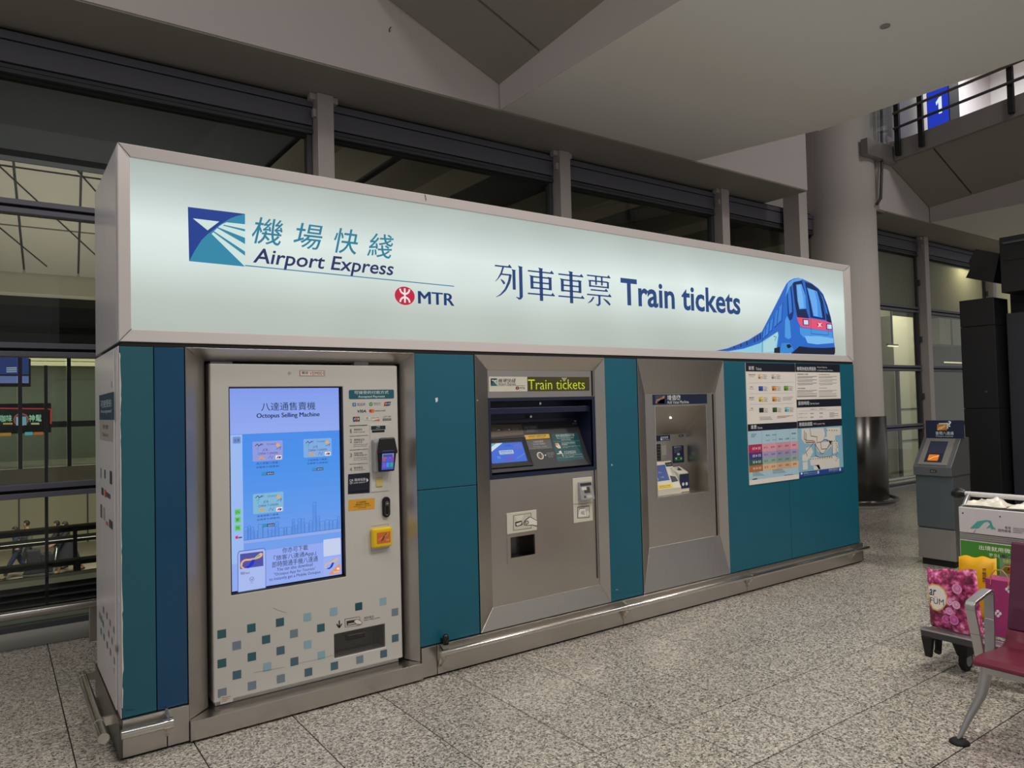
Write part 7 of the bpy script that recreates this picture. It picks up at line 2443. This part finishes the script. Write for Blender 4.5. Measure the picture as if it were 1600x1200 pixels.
def person(label, loc, rz, stride, arms, top_m, leg_m, dress=None, bag=None, H=1.66):
    """figure facing local +X; stride = (front foot x, rear foot x); arms = ((hand x, z), (hand x, z))"""
    t = thing('person', label, 'person', loc, rz, 'people walking on the lower forecourt')
    k = H / 1.70
    fx, bx_ = stride
    P = [(0, 0, .95, .115), (.01, 0, 1.12, .105), (.03, 0, 1.32, .125), (.035, 0, 1.44, .075), (.05, 0, 1.50, .05), (.065, 0, 1.56, .075), (.07, 0, 1.64, .085), (.065, 0, 1.71, .06), (.155, 0, 1.605, .016)]
    E2 = [(0, 1), (1, 2), (2, 3), (3, 4), (4, 5), (5, 6), (6, 7), (5, 8)]
    limbs = []
    for s_, foot in ((1, fx), (-1, bx_)):
        lift = .05 if foot < 0 else 0
        kx = foot * .42 + .06
        i = len(P)
        P += [(0, .09 * s_, .88, .085), (kx, .095 * s_, .50, .06), (foot - (.05 if foot < 0 else 0), .095 * s_, .09 + lift, .042), (foot + .12, .10 * s_, .035 + lift * .3, .034)]
        E2 += [(0, i), (i, i + 1), (i + 1, i + 2), (i + 2, i + 3)]
        limbs.append(i)
    arms_i = []
    for s_, (hx_, hz_) in ((1, arms[0]), (-1, arms[1])):
        i = len(P)
        ex_, ez_ = .03 + hx_ * .38 - .05, (1.38 + hz_) / 2 - .03
        P += [(.03, .17 * s_, 1.38, .055), (ex_, .21 * s_, ez_, .042), (hx_, .19 * s_, hz_, .03), (hx_ + .05, .19 * s_, hz_ - .02, .028)]
        E2 += [(3, i), (i, i + 1), (i + 1, i + 2), (i + 2, i + 3)]
        j = len(P)
        for q, (dx2, dy2, dz2, ln) in enumerate(((.06, .022, -.03, 1), (.07, .008, -.035, 1.1), (.07, -.006, -.035, 1.05), (.06, -.02, -.03, .9), (.02, .035, -.005, .8))):
            P.append((hx_ + .05 + dx2 * ln, .19 * s_ + dy2 * s_, hz_ - .02 + dz2, .009))
            E2.append((i + 3, j + q))
        arms_i.append(i)
    P = [(p[0] * k, p[1] * k, p[2] * k, p[3] * k) for p in P]
    b_ = skin_mesh('body', P, E2, 'skin', t)
    # clothing follows the body
    up = [0, 1, 2, 3]
    T = [(P[i][0], P[i][1], P[i][2] - (.04 if i == 3 else 0), P[i][3] * 1.14 + .008) for i in up]
    TE = [(0, 1), (1, 2), (2, 3)]
    T.append((P[0][0], 0, P[0][2] - .12, .145 * k))
    TE.append((0, 4))
    T[1] = (*T[1][:3], .135 * k)
    T[0] = (*T[0][:3], .145 * k)
    for i in arms_i:
        j = len(T)
        T += [(P[i][0], P[i][1], P[i][2], P[i][3] * 1.2 + .006), (P[i + 1][0], P[i + 1][1], P[i + 1][2], P[i + 1][3] * 1.22 + .008)]
        TE += [(3, j), (j, j + 1)]
        T.append((P[i + 1][0] * .3 + P[i + 2][0] * .7, P[i + 1][1] * .3 + P[i + 2][1] * .7, P[i + 1][2] * .3 + P[i + 2][2] * .7, .04))
        TE.append((j + 1, j + 2))
    skin_mesh('jacket', T, TE, top_m, t)
    if dress:
        ln = dress
        g = MB()
        rings = []
        for q in range(9):
            f = q / 8
            z = (1.08 - (1.08 - ln) * f) * k
            r = (.15 + .15 * f) * k
            rings.append([(r * 1.25 * math.cos(a * math.pi / 8) + (-.03 * f), r * math.sin(a * math.pi / 8) * (1 + .05 * math.sin(a * 3)), z + .012 * math.sin(a * 2.4)) for a in range(16)])
        V_ = [v for r in rings for v in r]
        F_ = [(q * 16 + a, q * 16 + (a + 1) % 16, (q + 1) * 16 + (a + 1) % 16, (q + 1) * 16 + a) for q in range(8) for a in range(16)]
        g.idx(V_, [f[::-1] for f in F_], 0, True)
        g.build('skirt', MAT[leg_m], t, world=False)
    else:
        L_ = [(P[0][0], 0, P[0][2] + .02, P[0][3] * 1.1 + .006)]
        LE = []
        for i in limbs:
            j = len(L_)
            L_ += [(P[i][0], P[i][1], P[i][2], P[i][3] * 1.12 + .006), (P[i + 1][0], P[i + 1][1], P[i + 1][2], P[i + 1][3] * 1.2 + .008), (P[i + 2][0], P[i + 2][1], P[i + 2][2] + .02, P[i + 2][3] * 1.25 + .008)]
            LE += [(0, j), (j, j + 1), (j + 1, j + 2)]
        skin_mesh('trousers', L_, LE, leg_m, t)
    for i in limbs:
        a, c = P[i + 2], P[i + 3]
        skin_mesh('shoe', [(a[0] - .05, a[1], a[2] - .045, .036), (a[0] + .04, a[1], (a[2] + c[2]) / 2 - .02, .042), (c[0] + .04, c[1], c[2], .034)], [(0, 1), (1, 2)], 'rubber', t, sub=1)
    hd = P[6]
    g = MB()
    NR = 8
    V_, F_ = [], []
    for q in range(NR + 1):
        th = q / NR * math.radians(118)
        for a in range(14):
            ph = a / 14 * 2 * math.pi
            back = 1.0 if math.cos(ph) < .35 else (1.0 if th < math.radians(62) else .82)
            V_.append((hd[0] - .012 + .102 * k * math.sin(th) * math.cos(ph) * back, .096 * k * math.sin(th) * math.sin(ph) * back, hd[2] - .0 + .118 * k * math.cos(th)))
    for q in range(NR):
        for a in range(14):
            if q > 4 and math.cos((a + .5) / 14 * 2 * math.pi) > .3:
                continue
            F_.append((q * 14 + a, (q + 1) * 14 + a, (q + 1) * 14 + (a + 1) % 14, q * 14 + (a + 1) % 14))
    g.idx(V_, F_, 0, True)
    g.build('hair', MAT['hair'], t, world=False)
    if bag:
        MB().box(-.30 * k, -.13, 1.06 * k, -.10 * k, .13, 1.40 * k).build('backpack', MAT['cloth_dark'], t, world=False, bevel=.05, seg=3)
    return t


ZF = -4.0
W_ = lambda u, y: at(u, 880, 'Y', y).x
person('person in navy walking left with a backpack, seen through the left window', (W_(27, 27.2), 27.2, ZF + .02), math.pi, (.36, -.40), ((.30, 1.05), (-.16, .95)), 'cloth_navy', 'cloth_navy', bag=True, H=1.74)
person('person in grey walking beside the one with the backpack', (W_(45, 28.4), 28.4, ZF + .02), math.pi, (.20, -.25), ((.42, 1.12), (.36, 1.10)), 'cloth_grey', 'cloth_dark', H=1.78)
person('person in dark clothes bending over a trolley, seen through the left window', (W_(92, 27.6), 27.6, ZF + .02), math.pi, (.22, -.2), ((.48, 1.02), (.46, 1.0)), 'cloth_dark', 'cloth_dark', H=1.76)
person('person in a long black dress walking behind the trolley outside', (W_(105, 26.8), 26.8, ZF + .02), math.pi, (.26, -.44), ((.46, 1.0), (.44, .98)), 'cloth_dark', 'cloth_dark', dress=.42, H=1.80)
# trolley with suitcases pushed by them
ct = thing('baggage_cart', 'luggage cart stacked with dark suitcases pushed by people outside', 'cart', (W_(62, 26.6), 26.6, ZF))
c0x = W_(62, 26.6)
MB().box(c0x - .50, 26.35, ZF + .16, c0x + .42, 26.85, ZF + .21).build('platform', MAT['frame_dark'], ct, bevel=.01)
MB().tube([(c0x + .40, 26.4, ZF + .2), (c0x + .50, 26.4, ZF + 1.0), (c0x + .50, 26.8, ZF + 1.0), (c0x + .40, 26.8, ZF + .2)], .02, 8).build('handle', MAT['trolley_metal'], ct)
for x, y in ((-.4, 26.42), (-.4, 26.78), (.32, 26.42), (.32, 26.78)):
    MB().tube([(c0x + x, y - .02, ZF + .09), (c0x + x, y + .02, ZF + .09)], .085, 16).build('wheel', MAT['rubber'], ct)
for n_, (x0, x1, z0, z1, l_) in enumerate(((-.46, .36, .212, .52, 'largest dark suitcase lying at the bottom of the cart outside'), (-.38, .02, .522, 1.02, 'upright dark suitcase on the cart outside'), (.04, .36, .522, .86, 'small dark bag at the handle end of the cart outside'))):
    s_ = thing('suitcase', l_, 'suitcase', (c0x + (x0 + x1) / 2, 26.6, ZF + z0), group='suitcases on the cart outside')
    MB().box(c0x + x0, 26.38, ZF + z0, c0x + x1, 26.82, ZF + z1).build('shell', MAT['cloth_dark'], s_, bevel=.03, seg=3)
    MB().tube([(c0x + (x0 + x1) / 2 - .07, 26.6, ZF + z1 - .004), (c0x + (x0 + x1) / 2 - .07, 26.6, ZF + z1 + .03), (c0x + (x0 + x1) / 2 + .07, 26.6, ZF + z1 + .03), (c0x + (x0 + x1) / 2 + .07, 26.6, ZF + z1 - .004)], .01, 6).build('grip', MAT['black_plastic'], s_) if n_ else None
